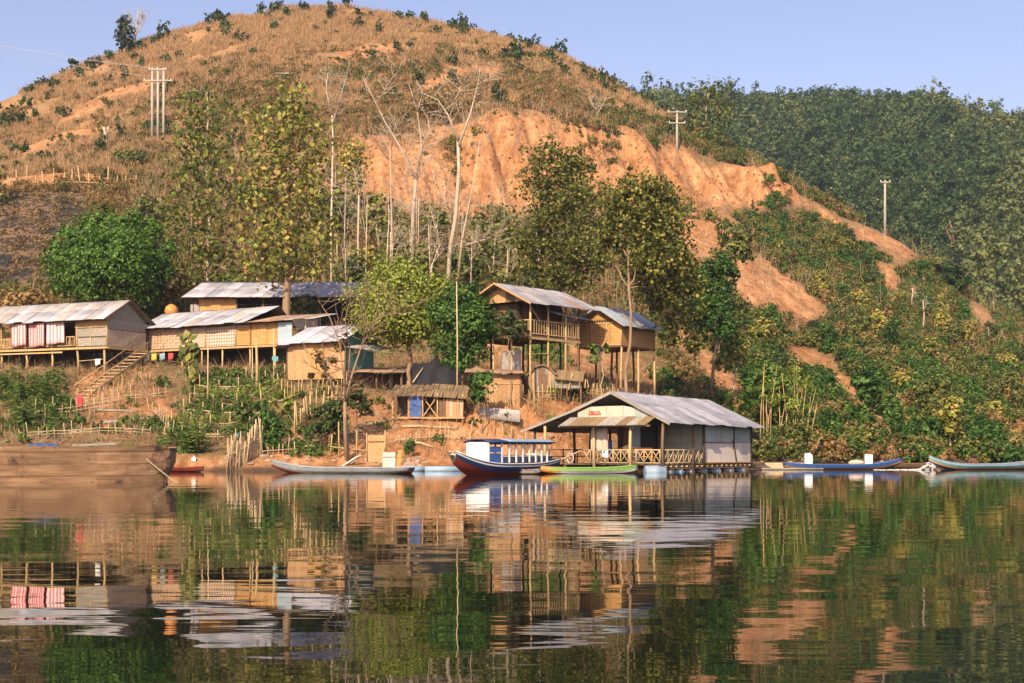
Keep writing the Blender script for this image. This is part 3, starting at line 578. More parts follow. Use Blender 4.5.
# ------------------------------------------------------------------ single trees
def limb(mb, a, b, r0, r1, wob=0.12, n=5, seg=6):
    a = Vector(a); b = Vector(b); Ln = (b - a).length; pts, rad = [], []
    for i in range(n + 1):
        t = i / n; j = Vector((random.gauss(0, 1), random.gauss(0, 1), random.gauss(0, 0.5))) * (wob * Ln * 0.16 * math.sin(math.pi * t))
        pts.append(a.lerp(b, t) + j); rad.append(r0 + (r1 - r0) * t)
    mb.tube(pts, rad, seg); return pts
def lobes_px(base, d, specs):                         # (px, py, rx, ry in pixels, offset in depth in metres) -> local lobes
    o = []
    for px, py, rx, ry, dy in specs:
        c = PW(px, py, d + dy) - base; k = (d + dy) / FPX
        o.append(((c.x, c.y, c.z), (rx * k, rx * k * 0.9, ry * k)))
    return o
def tree(name, label, cat, bpx, d, specs, mat, nleaf, lsize, trunk_r, bark, fork=None, group=None, clump=14, spread=0.16, shell=0.5, limbs=True, trunk_top=None, low=1, **kw):
    base = PG(bpx, d); base.z -= 0.15
    root = empty(name, base, 0, label, cat, group)
    lob = lobes_px(base, d, specs)
    mb = MB()
    topc = Vector(max(lob, key=lambda q: q[0][2])[0])
    tt = (PW(*trunk_top, d) - base) if trunk_top else topc
    pts = limb(mb, (0, 0, 0), tt, trunk_r, trunk_r * 0.25, 0.10, 8, 8)
    if limbs:
        for c, r in lob:
            c = Vector(c); i = min(len(pts) - 2, int((c.z - r[2] * 0.8) / max(tt.z, 0.1) * 8)); i = random.randint(low, 7) if i < low else i
            limb(mb, pts[i], c, trunk_r * 0.42, trunk_r * 0.1, 0.25, 4, 5)
            for q in range(3):
                e = c + Vector((random.uniform(-.8, .8) * r[0], random.uniform(-.8, .8) * r[1], random.uniform(-.3, .8) * r[2]))
                limb(mb, c.lerp(pts[i], 0.4), e, trunk_r * 0.2, trunk_r * 0.06, 0.3, 3, 4)
    mb.build('trunk', bark, root, True)
    V, F = lobe_leaves(lob, nleaf, lsize, clump, spread, shell, **kw)
    link('crown', npmesh('crown', V, F, mat), root)
    return root
def bare_tree(name, label, bpx, d, segs, r, bark, twigs=26, cat='tree', group=None, base=None, leaves=None):
    r *= 0.72; twigs = int(twigs * 1.9)
    """segs: polylines in pixels (px, py) with start and end radius factors"""
    base = base or PG(bpx, d); root = empty(name, base, 0, label, cat, group); mb = MB(); tw = MB(); ends = []
    for pl, r0, r1 in segs:
        P = [PW(a, b, d + (0 if i == 0 else random.uniform(-.5, .5))) - base for i, (a, b) in enumerate(pl)]
        if pl is segs[0][0]: P[0].z = -0.3
        n = len(P); mb.tube(P, [r * (r0 + (r1 - r0) * i / (n - 1)) for i in range(n)], 7); ends.append(P)
    for q in range(twigs):
        P = random.choice(ends[1:] or ends); i = random.randrange(max(1, len(P) // 2 - 1), len(P)); a = P[i].lerp(P[i - 1], random.random() * 0.9)
        dv = Vector((random.gauss(0, 1), random.gauss(0, 0.7), abs(random.gauss(0.4, 0.8)))).normalized() * random.uniform(0.8, 2.4)
        b = a + dv; limb(tw, a, b, max(r * 0.17, .025), max(r * 0.06, .012), 0.3, 3, 4)
        for k in range(3):
            c = a.lerp(b, random.uniform(0.3, 0.9)); e = c + (dv * 0.5 + Vector((random.gauss(0, .5), random.gauss(0, .4), random.gauss(0.2, .4)))).normalized() * random.uniform(0.4, 1.1)
            tw.tube([c, e], [max(r * 0.08, .013), .008], 3)
    mb.build('trunk', bark, root, True)
    if twigs: tag(tw.build('twigs', bark, root, True), kind='stuff')
    if leaves:
        V, F = lobe_leaves(lobes_px(base, d, leaves[0]), *leaves[1:3]); link('leaves', npmesh('leaves', V, F, leaves[3]), root)
    return root
tree('mango_tree', 'dense round bright green tree behind the curtained stilt house', 'tree', 112, 121,
     [(74, 252, 26, 24, 0), (108, 238, 34, 26, 1), (143, 246, 26, 26, 1), (110, 268, 40, 30, -1.5), (84, 278, 28, 22, -1), (140, 278, 26, 24, -1), (58, 254, 14, 14, 0), (160, 262, 14, 18, 0), (120, 255, 30, 28, -2.5), (95, 228, 16, 12, 0), (50, 268, 9, 9, 0), (68, 234, 10, 9, 0), (126, 218, 12, 9, 0), (154, 228, 9, 8, 0), (168, 246, 8, 9, 0), (168, 278, 9, 9, 0), (62, 286, 12, 9, 0), (104, 214, 9, 7, 0), (100, 262, 14, 12, -4), (135, 262, 14, 12, -4), (80, 262, 12, 10, -3.5)],
     L['mango'], 26000, 0.27, 0.35, M['bark_dark'], shell=0.72, clump=26, spread=0.15)
tree('teak_tree', 'tall slender sparse teak with yellowing leaves between the mango tree and the forked teak', 'tree', 209, 131,
     [(205, 110, 26, 18, 0), (196, 140, 28, 20, 0), (212, 150, 26, 20, 0), (190, 175, 24, 20, 0), (218, 185, 24, 20, 0), (190, 205, 24, 18, 0), (210, 215, 26, 20, 0), (190, 235, 26, 20, 0), (215, 245, 24, 18, 0), (195, 262, 28, 18, 0), (180, 285, 22, 14, 0), (210, 283, 20, 12, 0), (172, 225, 10, 10, 0), (232, 200, 9, 9, 0), (176, 190, 9, 8, 0), (230, 262, 10, 9, 0)],
     L['teak'], 4000, 0.42, 0.15, M['bark_pale'], shell=0.3, clump=7, spread=0.3, trunk_top=(207, 92), outw=0.2, droop=0.6)
tree('teak_tree', 'tall broad teak with olive leaves and forked trunk rising before the long tin roof', 'tree', 286, 112,
     [(290, 100, 26, 18, 0), (270, 125, 26, 20, 0), (305, 128, 24, 20, 0), (280, 155, 30, 22, 0), (310, 165, 22, 22, 0), (262, 180, 26, 20, 0), (292, 190, 30, 22, 0), (318, 205, 16, 20, 0), (260, 215, 24, 20, 0), (290, 225, 32, 22, -0.5), (262, 248, 26, 18, 0), (300, 252, 28, 20, -0.5), (282, 270, 30, 16, 0), (318, 245, 18, 18, 0), (244, 232, 10, 10, 0), (330, 225, 9, 9, 0), (248, 198, 9, 9, 0), (322, 150, 8, 9, 0), (252, 150, 9, 8, 0), (246, 268, 12, 8, 0), (318, 272, 12, 9, 0)],
     L['teak'], 5200, 0.40, 0.36, M['bark'], shell=0.3, clump=8, spread=0.28, trunk_top=(290, 95), outw=0.2, droop=0.6)
tree('broadleaf_tree', 'tall dark green tree behind the balcony house against the red cut', 'tree', 562, 119,
     [(545, 155, 22, 16, 0), (572, 165, 26, 18, 0), (540, 185, 26, 20, 0), (575, 195, 28, 22, -1), (548, 215, 30, 20, -1), (585, 225, 22, 22, -1), (540, 240, 24, 18, 0), (570, 250, 28, 20, -1), (555, 270, 26, 18, 0), (590, 262, 18, 18, 0), (530, 262, 16, 13, 0), (575, 282, 20, 14, 0), (545, 287, 18, 12, 0)],
     L['teak_green'], 11000, 0.29, 0.22, M['bark'], shell=0.25, clump=14, spread=0.15, outw=0.35)
tree('broadleaf_tree', 'large dark green teak with pale trunk standing at the woven granary', 'tree', 624, 95.5,
     [(640, 185, 24, 16, 0), (615, 200, 20, 18, 0), (662, 195, 24, 18, 1), (635, 218, 32, 22, 0), (668, 225, 24, 22, 1), (612, 232, 20, 18, 1), (650, 250, 34, 22, 0), (678, 262, 22, 22, 2), (640, 272, 22, 14, 2), (668, 288, 26, 20, 2.5), (690, 290, 16, 22, 2.5), (680, 318, 18, 16, 4), (606, 255, 14, 14, 1), (674, 338, 16, 11, 4.5), (692, 342, 12, 13, 4.5), (655, 300, 15, 13, 3.5)],
     L['teak_green'], 15000, 0.26, 0.15, M['bark'], shell=0.25, clump=14, spread=0.15, outw=0.35, trunk_top=(632, 205), droop=0.5, low=5)
tree('leafy_tree', 'bright green upright tree at the foot of the bare earth slide', 'tree', 712, 108,
     [(722, 262, 14, 10, 0), (708, 272, 16, 14, 0), (728, 275, 12, 12, 0), (712, 292, 20, 16, 0), (700, 310, 16, 14, 0), (722, 308, 16, 14, 0), (708, 325, 16, 12, 0), (730, 330, 14, 12, 0)],
     L['dense'], 6000, 0.24, 0.16, M['bark'], shell=0.6)
tree('leafy_tree', 'light green spreading tree between the green tin hut and the shed', 'tree', 409, 97.5,
     [(372, 298, 26, 18, 0), (400, 272, 28, 18, 0), (428, 290, 26, 20, 0), (400, 305, 40, 24, -1), (385, 320, 26, 16, -1.5), (420, 325, 24, 14, -1.5), (430, 312, 20, 16, -1), (372, 325, 18, 12, 0), (405, 330, 26, 14, 0), (440, 285, 12, 14, 0), (385, 285, 18, 14, 0), (360, 310, 10, 10, 0)],
     L['bright'], 15000, 0.22, 0.2, M['bark'], shell=0.45, clump=12, spread=0.22, trunk_top=(405, 300))
tree('leafy_tree', 'dense deep green tree left of the balcony house', 'tree', 462, 94,
     [(462, 296, 20, 14, 0), (448, 310, 18, 16, 0), (478, 312, 16, 16, 0), (462, 325, 26, 18, -0.5), (482, 330, 12, 14, 0), (452, 345, 18, 14, 0), (472, 350, 16, 12, 0), (458, 364, 12, 10, 0)],
     L['dense'], 11000, 0.21, 0.14, M['bark_dark'], shell=0.6, clump=18, spread=0.18)
tree('leafy_tree', 'small dark green tree above the bare slide, right of the pale pole', 'tree', 733, 150, [(728, 232, 14, 12, 0), (742, 240, 12, 12, 0), (730, 252, 16, 12, 0), (746, 256, 8, 8, 0)], L['scrub'], 1500, 0.42, 0.15, M['bark'])
tree('slender_tree', 'sparse olive tree on top of the cut beside the crossarm pole', 'tree', 704, 236,
     [(690, 100, 14, 10, 0), (708, 92, 16, 12, 0), (722, 110, 12, 14, 0), (698, 122, 18, 14, 0), (715, 135, 14, 12, 0)], L['scrub'], 1300, 0.6, 0.2, M['bark_pale'], shell=0.3, clump=7, spread=0.25)
tree('hilltop_tree', 'green lone tree on the left skyline beside a leafless one', 'tree', 125, 284, [(123, 21, 7, 6, 0), (126, 29, 9, 7, 0), (120, 35, 8, 6, 0), (128, 41, 7, 5, 0), (122, 46, 5, 4, 0)], L['shrub'], 1200, 0.5, 0.28, M['bark'], shell=0.5)
bare_tree('hilltop_tree', 'leafless lone tree on the left skyline', 136, 288, [([(134, 52), (135, 40), (137, 25), (138, 10)], 1, 0.25), ([(135, 36), (144, 22)], .5, .2), ([(136, 30), (130, 14)], .5, .2), ([(137, 24), (147, 14)], .4, .15)], 0.38, M['bark_pale'], 30)
tree('hilltop_tree', 'small dark tree alone on the left skyline, lower than the pair', 'tree', 76, 283, [(73, 62, 5, 4, 0), (77, 66, 4, 4, 0)], L['shrub'], 260, 0.5, 0.15, M['bark'])
tree('hilltop_tree', 'low round dark tree just left of the skyline pair', 'tree', 109, 286, [(107, 56, 5, 4, 0), (112, 58, 4, 3, 0)], L['shrub'], 260, 0.5, 0.15, M['bark'])
tree('leafy_tree', 'dark tree cut by the left edge above the burnt ground', 'tree', -4, 175, [(-4, 178, 8, 14, 0), (0, 195, 8, 12, 0), (-12, 190, 10, 14, 0)], L['scrub'], 900, 0.45, 0.15, M['bark'])
# leafless trees in the middle of the slope
bare_tree('leafless_tree', 'tall pale leafless tree with a long left limb behind the light green tree', 412, 128,
     [([(412, 292), (412, 250), (413, 215), (416, 180)], 1.0, 0.75), ([(416, 180), (402, 150), (385, 122), (372, 95), (362, 76)], .62, .12), ([(416, 180), (422, 145), (417, 110), (409, 84)], .6, .12), ([(421, 150), (430, 130), (427, 112)], .4, .1), ([(413, 215), (400, 200), (390, 178)], .4, .12), ([(416, 182), (430, 158), (428, 140)], .35, .1), ([(376, 105), (392, 78), (400, 70)], .2, .08)], 0.27, M['bark_pale'], 40)
bare_tree('leafless_tree', 'tall pale leafless tree with twin trunk beside the deep green tree', 448, 126,
     [([(446, 285), (450, 250), (456, 215), (459, 170), (458, 140)], 1.05, 0.65), ([(458, 140), (448, 115), (438, 100), (420, 92)], .5, .1), ([(459, 145), (470, 115), (478, 85), (480, 68)], .6, .12), ([(478, 85), (492, 76)], .25, .1), ([(458, 278), (462, 240), (472, 190), (480, 140)], .5, .15), ([(462, 120), (455, 100), (462, 84)], .3, .1), ([(456, 215), (440, 200), (432, 170)], .3, .1), ([(466, 245), (490, 238), (500, 244)], .3, .1)], 0.30, M['bark_pale'], 46)
bare_tree('leafless_tree', 'thin tall leafless tree right of the forked teak', 330, 130, [([(332, 290), (331, 240), (332, 190), (333, 140), (332, 110)], 1, .5), ([(332, 125), (340, 100), (346, 78)], .5, .15), ([(332, 115), (326, 90), (328, 72)], .5, .15)], 0.18, M['bark_pale'], 22)
bare_tree('leafless_tree', 'slim leafless trunk between the thin tall tree and the long-limbed tree', 359, 132, [([(359, 285), (358, 240), (359, 190)], 1, .7), ([(359, 192), (354, 170)], .4, .2), ([(359, 195), (366, 178)], .4, .2)], 0.16, M['bark_pale'], 10)
bare_tree('leafless_tree', 'slim pale leafless trunk just left of the long-limbed tree', 392, 134, [([(393, 290), (392, 240), (391, 190), (390, 150)], 1, .5), ([(391, 160), (383, 135)], .4, .2), ([(391, 150), (396, 122)], .4, .2)], 0.15, M['bark_pale'], 16)
bare_tree('leafless_tree', 'crooked low leafless tree between the two tall pale trees', 430, 122, [([(428, 300), (432, 265), (440, 245), (436, 225)], 1, .4), ([(434, 262), (445, 248), (452, 255)], .5, .2), ([(438, 240), (430, 205)], .4, .2)], 0.13, M['bark_pale'], 18)
bare_tree('leafless_tree', 'small pale leafless tree on the rim of the red cut', 596, 222, [([(600, 134), (598, 120), (596, 108)], 1, .6), ([(597, 112), (588, 96)], .6, .2), ([(597, 115), (606, 98)], .6, .2)], 0.22, M['bark_pale'], 18)
bare_tree('dead_stump', 'pale broken dead trunk standing on the dry left hillside', 106, DG(106, 150), [([(106, 150), (106, 138), (104, 127)], 1, .6), ([(106, 138), (109, 126)], .6, .4), ([(105, 134), (102, 126)], .5, .3)], 0.33, M['bark_pale'], 0, 'tree stump')
VD = [q for q in np.arange(280, 600, 2.0) if HY - (farz((958 - CX) / FPX * q, q) - CAMZ) / q * FPX < 262][0]
bare_tree('leafless_tree', 'dead twisted tree with brown vines at the forest edge', 958, VD, [([(960, 262), (955, 248), (953, 235), (950, 220)], 1, .6), ([(953, 238), (960, 226)], .5, .2), ([(953, 245), (946, 228)], .5, .2)], 0.6, M['bark'], 14, base=PW(960, 262, VD))
bare_tree('leafless_tree', 'short white dead trunk in the scrub below the road spur', 912, 186, [([(912, 310), (912, 300), (913, 288)], 1, .6), ([(912, 300), (915, 292)], .4, .2)], 0.2, M['bark_pale'], 3)
bare_tree('leafless_tree', 'slim dead trunk in the scrub right of the white dead trunk', 923, 171, [([(923, 330), (924, 315), (923, 300)], 1, .6), ([(923, 312), (927, 302)], .4, .2)], 0.14, M['bark_pale'], 5)
bare_tree('riverside_tree', 'forked leafless tree with a few leaves on the bank behind the blue longboat', 346, 83.5,
     [([(347, 462), (345, 430), (345, 402)], 1, .85), ([(345, 402), (352, 375), (362, 345), (378, 318), (394, 300)], .7, .15), ([(345, 404), (336, 388), (322, 372), (312, 366)], .5, .15), ([(345, 410), (344, 380), (340, 345), (330, 318), (318, 300)], .55, .12), ([(348, 385), (350, 350), (345, 320), (352, 290)], .45, .1), ([(362, 345), (368, 320), (362, 300)], .35, .1), ([(378, 318), (398, 312), (410, 306)], .25, .08)],
     0.16, M['bark'], 40, leaves=([(325, 362, 16, 10, 0), (335, 352, 14, 10, 0), (318, 374, 12, 8, 0), (345, 345, 10, 8, 0)], 170, 0.3, L['scrub_dry']))
tree('garden_tree', 'short bushy green tree on the bank left of the riverside forked tree', 'tree', 328, 85, [(322, 415, 14, 12, 0), (335, 408, 14, 12, 0), (330, 425, 16, 12, 0), (318, 428, 10, 8, 0), (342, 420, 8, 10, 0)], L['shrub'], 1500, 0.22, 0.08, M['bark'], shell=0.5)
tree('garden_tree', 'small dark green bush tree right of the riverside forked tree', 'tree', 358, 86, [(356, 395, 10, 9, 0), (363, 405, 9, 9, 0), (352, 402, 8, 8, 0)], L['shrub'], 800, 0.2, 0.06, M['bark'])
tree('garden_tree', 'dark green bush beside the woven stake fence at the water', 'tree', 272, 84, [(268, 420, 12, 12, 0), (276, 432, 12, 12, 0), (268, 442, 10, 10, 0), (262, 405, 8, 8, 0)], L['dense'], 1500, 0.22, 0.06, M['bark'])
tree('vine_bush', 'green vine bush growing against the orange plank hut', 'bush', 482, 88.5, [(478, 382, 9, 9, 0), (488, 378, 8, 8, 0), (482, 394, 10, 8, 0), (474, 396, 6, 6, 0)], L['dense'], 900, 0.22, 0.05, M['bark'])
tree('vine_bush', 'leafy creeper hanging at the gable of the balcony house', 'bush', 512, 91, [(506, 318, 12, 9, 0), (518, 325, 10, 9, 0), (510, 332, 10, 8, 0)], L['shrub'], 900, 0.22, 0.05, M['bark'])
tree('young_teak', 'small broad-leaved sapling in front of the granary stilts', 'sapling', 599, 94, [(596, 352, 9, 6, 0), (604, 348, 6, 5, 0), (598, 358, 7, 5, 0)], L['weed'], 160, 0.34, 0.06, M['bark_pale'])
tree('broadleaf_tree', 'yellowish broad-leaved tree low on the slope right of the granary', 'tree', 730, 112, [(722, 345, 14, 10, 0), (735, 352, 14, 12, 0), (724, 362, 14, 10, 0), (742, 340, 10, 9, 0)], L['teak'], 900, 0.4, 0.1, M['bark_pale'], clump=7)
tree('leafy_tree', 'dark green bushy tree behind the right end of the raft house', 'tree', 770, 104, [(762, 372, 14, 12, 0), (778, 378, 14, 12, 0), (765, 392, 16, 12, 0), (785, 395, 12, 12, 0), (752, 390, 10, 10, 0)], L['dense'], 2200, 0.32, 0.1, M['bark'])
tree('leafy_tree', 'deep green bush tree left of the earth streak, above the right boats', 'tree', 868, 118, [(862, 382, 12, 10, 0), (874, 388, 11, 10, 0), (866, 396, 11, 8, 0)], L['dense'], 1400, 0.34, 0.1, M['bark'])
tree('leafy_tree', 'rounded green bush tree above the teal boat', 'tree', 935, 112, [(926, 392, 14, 11, 0), (940, 386, 13, 11, 0), (935, 402, 15, 10, 0), (948, 398, 10, 9, 0)], L['scrub'], 1600, 0.34, 0.1, M['bark'])
tree('leafy_tree', 'dark round tree at the bend of the spur, right of the road pole', 'tree', 952, 205, [(946, 272, 11, 11, 0), (958, 280, 12, 11, 0), (950, 290, 12, 9, 0)], L['forest'], 1200, 0.55, 0.2, M['bark'])
# broad-leaved and scrubby trees of the middle slope behind the village
mids = [(318, 250, 140, 20, 34, 'teak', 'olive broad-leaved tree right behind the long tin roof'), (360, 262, 138, 24, 28, 'teak', 'yellowing scrubby tree behind the thin leafless trunk'), (395, 245, 142, 20, 26, 'scrub', 'dull green tree at the foot of the long-limbed leafless tree'),
        (492, 235, 150, 30, 32, 'scrub', 'dull green rounded tree below the red cut, left of the dark green tree'), (470, 262, 136, 24, 20, 'scrub', 'olive scrub tree below the twin-trunk leafless tree'), (520, 252, 136, 20, 22, 'scrub', 'low green tree left of the dark green tree trunk'),
        (345, 170, 178, 22, 30, 'teak', 'olive tree against the left end of the red cut'), (372, 130, 208, 22, 18, 'scrub_dry', 'brown crowned tree above the left end of the red cut'), (470, 105, 212, 34, 20, 'scrub_dry', 'wide brown bushy tree above the red cut'),
        (430, 112, 210, 26, 18, 'scrub_dry', 'brown tree above the cut between the two leafless trees'), (148, 215, 150, 20, 20, 'scrub', 'green bush tree behind the right side of the mango tree'), (250, 190, 175, 16, 16, 'scrub', 'small green tree by the road left of the forked teak'),
        (22, 305, 118, 26, 14, 'scrub_dry', 'brown scrub tree behind the roof of the curtained house'), (172, 285, 122, 16, 16, 'scrub_dry', 'brown bush tree behind the orange tank'), (305, 305, 117, 12, 10, 'scrub', 'low bush behind the lean-to roof'),
        (340, 215, 150, 20, 24, 'scrub', 'olive tree low between the forked teak and the slim trunks'), (378, 215, 150, 16, 20, 'teak', 'yellow-green tree between the slim trunk and the long-limbed tree'), (440, 222, 152, 20, 20, 'scrub', 'olive tree between the two tall pale leafless trees'), (345, 275, 130, 20, 18, 'scrub', 'olive bush tree above the right end of the long tin roof'), (505, 275, 132, 18, 18, 'scrub', 'olive bush tree right above the balcony house roof'), (540, 285, 128, 20, 14, 'shrub', 'dark bush tree behind the balcony house roof end'), (420, 262, 140, 18, 16, 'scrub', 'olive bush behind the light green tree top'), (232, 285, 126, 14, 14, 'scrub', 'olive bush between the two teak trunks'), (130, 160, 200, 20, 10, 'scrub', 'wide olive bush right of the dead stump'), (205, 100, 235, 20, 12, 'shrub', 'dark bush on the hill above the slender teak')]
for (px, py, d, rx, ry, mt, lab) in mids:
    rr = random.Random(px); sp = [(px + rr.uniform(-.5, .5) * rx, py + rr.uniform(-.6, .6) * ry, rx * rr.uniform(.45, .7), ry * rr.uniform(.4, .65), rr.uniform(-1, 1)) for _ in range(6)]
    tree('scrub_tree', lab, 'tree', px, d, sp, L[mt], 1500, 0.42, 0.12, M['bark_pale'], shell=0.3, clump=7, spread=0.3, group='trees on the middle slope')
# bamboo stems at the right end of the raft
bb = empty('bamboo_clump', PG(785, 101), 0, 'yellow bamboo stems leaning at the bank right of the raft house', 'bamboo')
for i in range(18):
    x0 = random.uniform(-2.0, 1.8); ln = random.uniform(3.5, 6.5); lean = random.uniform(-.08, .16)
    m_ = MB(); m_.tube([(x0, random.uniform(-.5, .5), -0.3), (x0 + lean * ln * .4, 0, ln * .5), (x0 + lean * ln * 1.3, 0, ln)], [0.035, 0.03, 0.014], 5); m_.build('stem', M['bamboo'], bb, True)
V, F = lobe_leaves([((-.8, 0, 4.6), (1.3, .9, 1.2)), ((.9, 0, 5.2), (1.3, .9, 1.3)), ((0.3, 0, 3.4), (1.4, 1, .9))], 900, 0.34, wid=0.16); link('leaves', npmesh('leaves', V, F, L['bright']), bb)
# shrubs dotted over the dry hill
shr = [bush_mesh('crown', L['shrub'], 300, 1.0, 0.34, 400 + i, 1.25, 5, clump=9) for i in range(5)] + [bush_mesh('crown', L['forest'], 300, 1.0, 0.34, 410 + i, 1.1, 5, clump=9) for i in range(2)]
x, d, z, px, py, s, cw = cand(9000, -40, 700, 190, 306)
dens = 0.04 + 0.2 * np.clip(fbm(x, d, 30, 3, 55), 0, 1) + 0.22 * (np.abs(s - 13.0) < 0.2) + 0.10 * np.clip((px - 330) / 300, 0, 1)
ok = np.where((s > 11.15) & (s < 13.2) & (px < 690) & (RS.uniform(size=len(x)) < dens))[0]
ok = sorted(ok, key=lambda i: d[i])[:290] if len(ok) <= 290 else list(RS.choice(ok, 290, replace=False))
for i in ok:
    sc = random.uniform(0.45, 1.25) * (1.15 if s[i] > 12.8 else 1)
    o = link('hill_shrub', shr[RS.randint(0, 7)], None, (x[i], d[i], z[i] - 0.1), (0, 0, random.uniform(0, 6.3))); o.scale = (sc, sc, sc * random.uniform(.9, 1.5))
    zone = 'on the skyline' if s[i] > 12.75 else 'high on the dry hill' if s[i] > 12.1 else 'low on the dry hill'
    near = 'left of the triple-post pole' if px[i] < 158 else 'above the two teaks' if px[i] < 330 else 'above the leafless trees' if px[i] < 500 else 'above the red cut'
    tag(o, '%s dark green shrub %s %s' % ('tiny' if sc < .65 else 'small' if sc < .95 else 'bushy', zone, near), 'shrub', '%s shrubs %s %s' % ('tiny' if sc < .65 else 'small' if sc < .95 else 'bushy', zone, near))
# larger bushes on the right-hand slope
bsh = [bush_mesh('crown', L['scrub'], 1700, 1.6, 0.16, 430 + i, 0.95, 6) for i in range(3)] + [bush_mesh('crown', L['dense'], 1700, 1.6, 0.16, 440 + i, 1.0, 6) for i in range(3)] + [bush_mesh('crown', L['weed'], 1200, 1.3, 0.16, 446, 0.9, 6), bush_mesh('crown', L['scrub_dry'], 1000, 1.3, 0.15, 447, 0.9, 6)]
x, d, z, px, py, s, cw = cand(5000, 640, 1060, 98, 225)
soil = soil_clear(px, py, s, cw, x, d)
ok = np.where((soil < 0.15) & (s > 2.1) & (s < 13) & ~((px < 700) & (s < 7)))[0][:230]
for i in ok:
    sc = random.uniform(0.5, 1.25)
    kb = RS.randint(0, 8); look = ('olive',) * 3 + ('deep green',) * 3 + ('bright green', 'brown dry'); look = look[kb]
    o = link('slope_bush', bsh[kb], None, (x[i], d[i], z[i] - 0.1), (0, 0, random.uniform(0, 6.3))); o.scale = (sc, sc, sc * random.uniform(.8, 1.3))
    where = ('low by the water' if py[i] > 420 else 'halfway up the slope' if py[i] > 320 else 'high near the road spur') + (' behind the raft house' if px[i] < 770 else ' above the blue longboat' if px[i] < 900 else ' above the teal boat')
    tag(o, '%s %s bush %s' % ('large' if sc > .9 else 'small', look, where), 'bush', '%s %s bushes %s' % ('large' if sc > .9 else 'small', look, where))

x, d, z, px, py, s, cw = cand(5200, -40, 720, 188, 306)
PROTO_H = proto_coll('hshrubs', [bush_mesh('hshrub', L['shrub'], 90, 0.7, 0.34, 450 + i, 1.3, 4, clump=7) for i in range(4)])
ok = (s > 11.0) & (s < 13.2) & (RS.uniform(size=len(x)) < 0.16 + 0.3 * np.clip(fbm(x, d, 24, 3, 57) * 2, 0, 1))
scatter('hill_undergrowth', np.stack([x, d, z], 1)[ok], RS.uniform(0.25, 0.85, ok.sum()), 'hshrubs', 'countless tiny dark green saplings speckling the dry hill')

# slim bare saplings in the wood behind the village
for i in range(24):
    px = random.uniform(296, 545); d = random.uniform(124, 158); g = PG(px, d); py0 = HY - (g.z - CAMZ) / d * FPX; h = random.uniform(40, 105); k = random.uniform(-5, 5)
    bare_tree('bare_sapling', '%s slim bare sapling %s' % ('tall' if h > 72 else 'short', 'between the forked teak and the thin trunks' if px < 380 else 'among the tall pale leafless trees' if px < 465 else 'left of the dark green tree behind the balcony house'), px, d, [([(px, py0), (px + k * .4, py0 - h * .5), (px + k, py0 - h)], 1, .35), ([(px + k * .5, py0 - h * .55), (px + k * .5 + random.uniform(-14, 14), py0 - h * .85)], .5, .15), ([(px + k * .7, py0 - h * .7), (px + k + random.uniform(-12, 12), py0 - h * 1.05)], .4, .12)], random.uniform(.09, .16), M['bark_pale'], 9, 'tree', 'slim bare saplings behind the village')
# small trees standing out of the scrub on the right-hand slope
kinds = [('scrub', 'olive'), ('dense', 'deep green'), ('shrub', 'dark green'), ('teak', 'yellowing'), ('dense', 'deep green')]
x, d, z, px, py, s, cw = cand(900, 745, 1035, 100, 215); soil = soil_clear(px, py, s, cw, x, d); used_lab = {}
ok = [i for i in range(len(x)) if soil[i] < .1 and 2.3 < s[i] < 12][:72]
for i in ok:
    km, kn = kinds[random.randrange(5)]; k = d[i] / FPX; h = random.uniform(13, 36) * (130 / d[i]) ; pp = py[i]; r0 = random.uniform(6, 12) * (130 / d[i])
    where = 'low on the right slope' if pp > 415 else 'midway up the right slope' if pp > 330 else 'high on the right slope'; side = 'above the pole heap' if px[i] < 830 else 'above the dark blue longboat' if px[i] < 905 else 'above the teal boat' if px[i] < 975 else 'near the right edge'
    tree('slope_tree', '%s %s tree %s %s' % ('tall' if h * d[i] / 130 > 24 else 'short', kn, where, side), 'tree', px[i], d[i], [(px[i] + random.uniform(-4, 4), pp - h * f, r0 * random.uniform(.6, 1.1), r0 * random.uniform(.5, .9), random.uniform(-.4, .4)) for f in (.5, .65, .8, .95, 1.05)], L[km], 1100, 0.22 if km != 'teak' else .34, .07, M['bark_pale'], group='small trees on the right slope, %s %s %s' % (kn, where, side), shell=.3, clump=9, spread=.25)

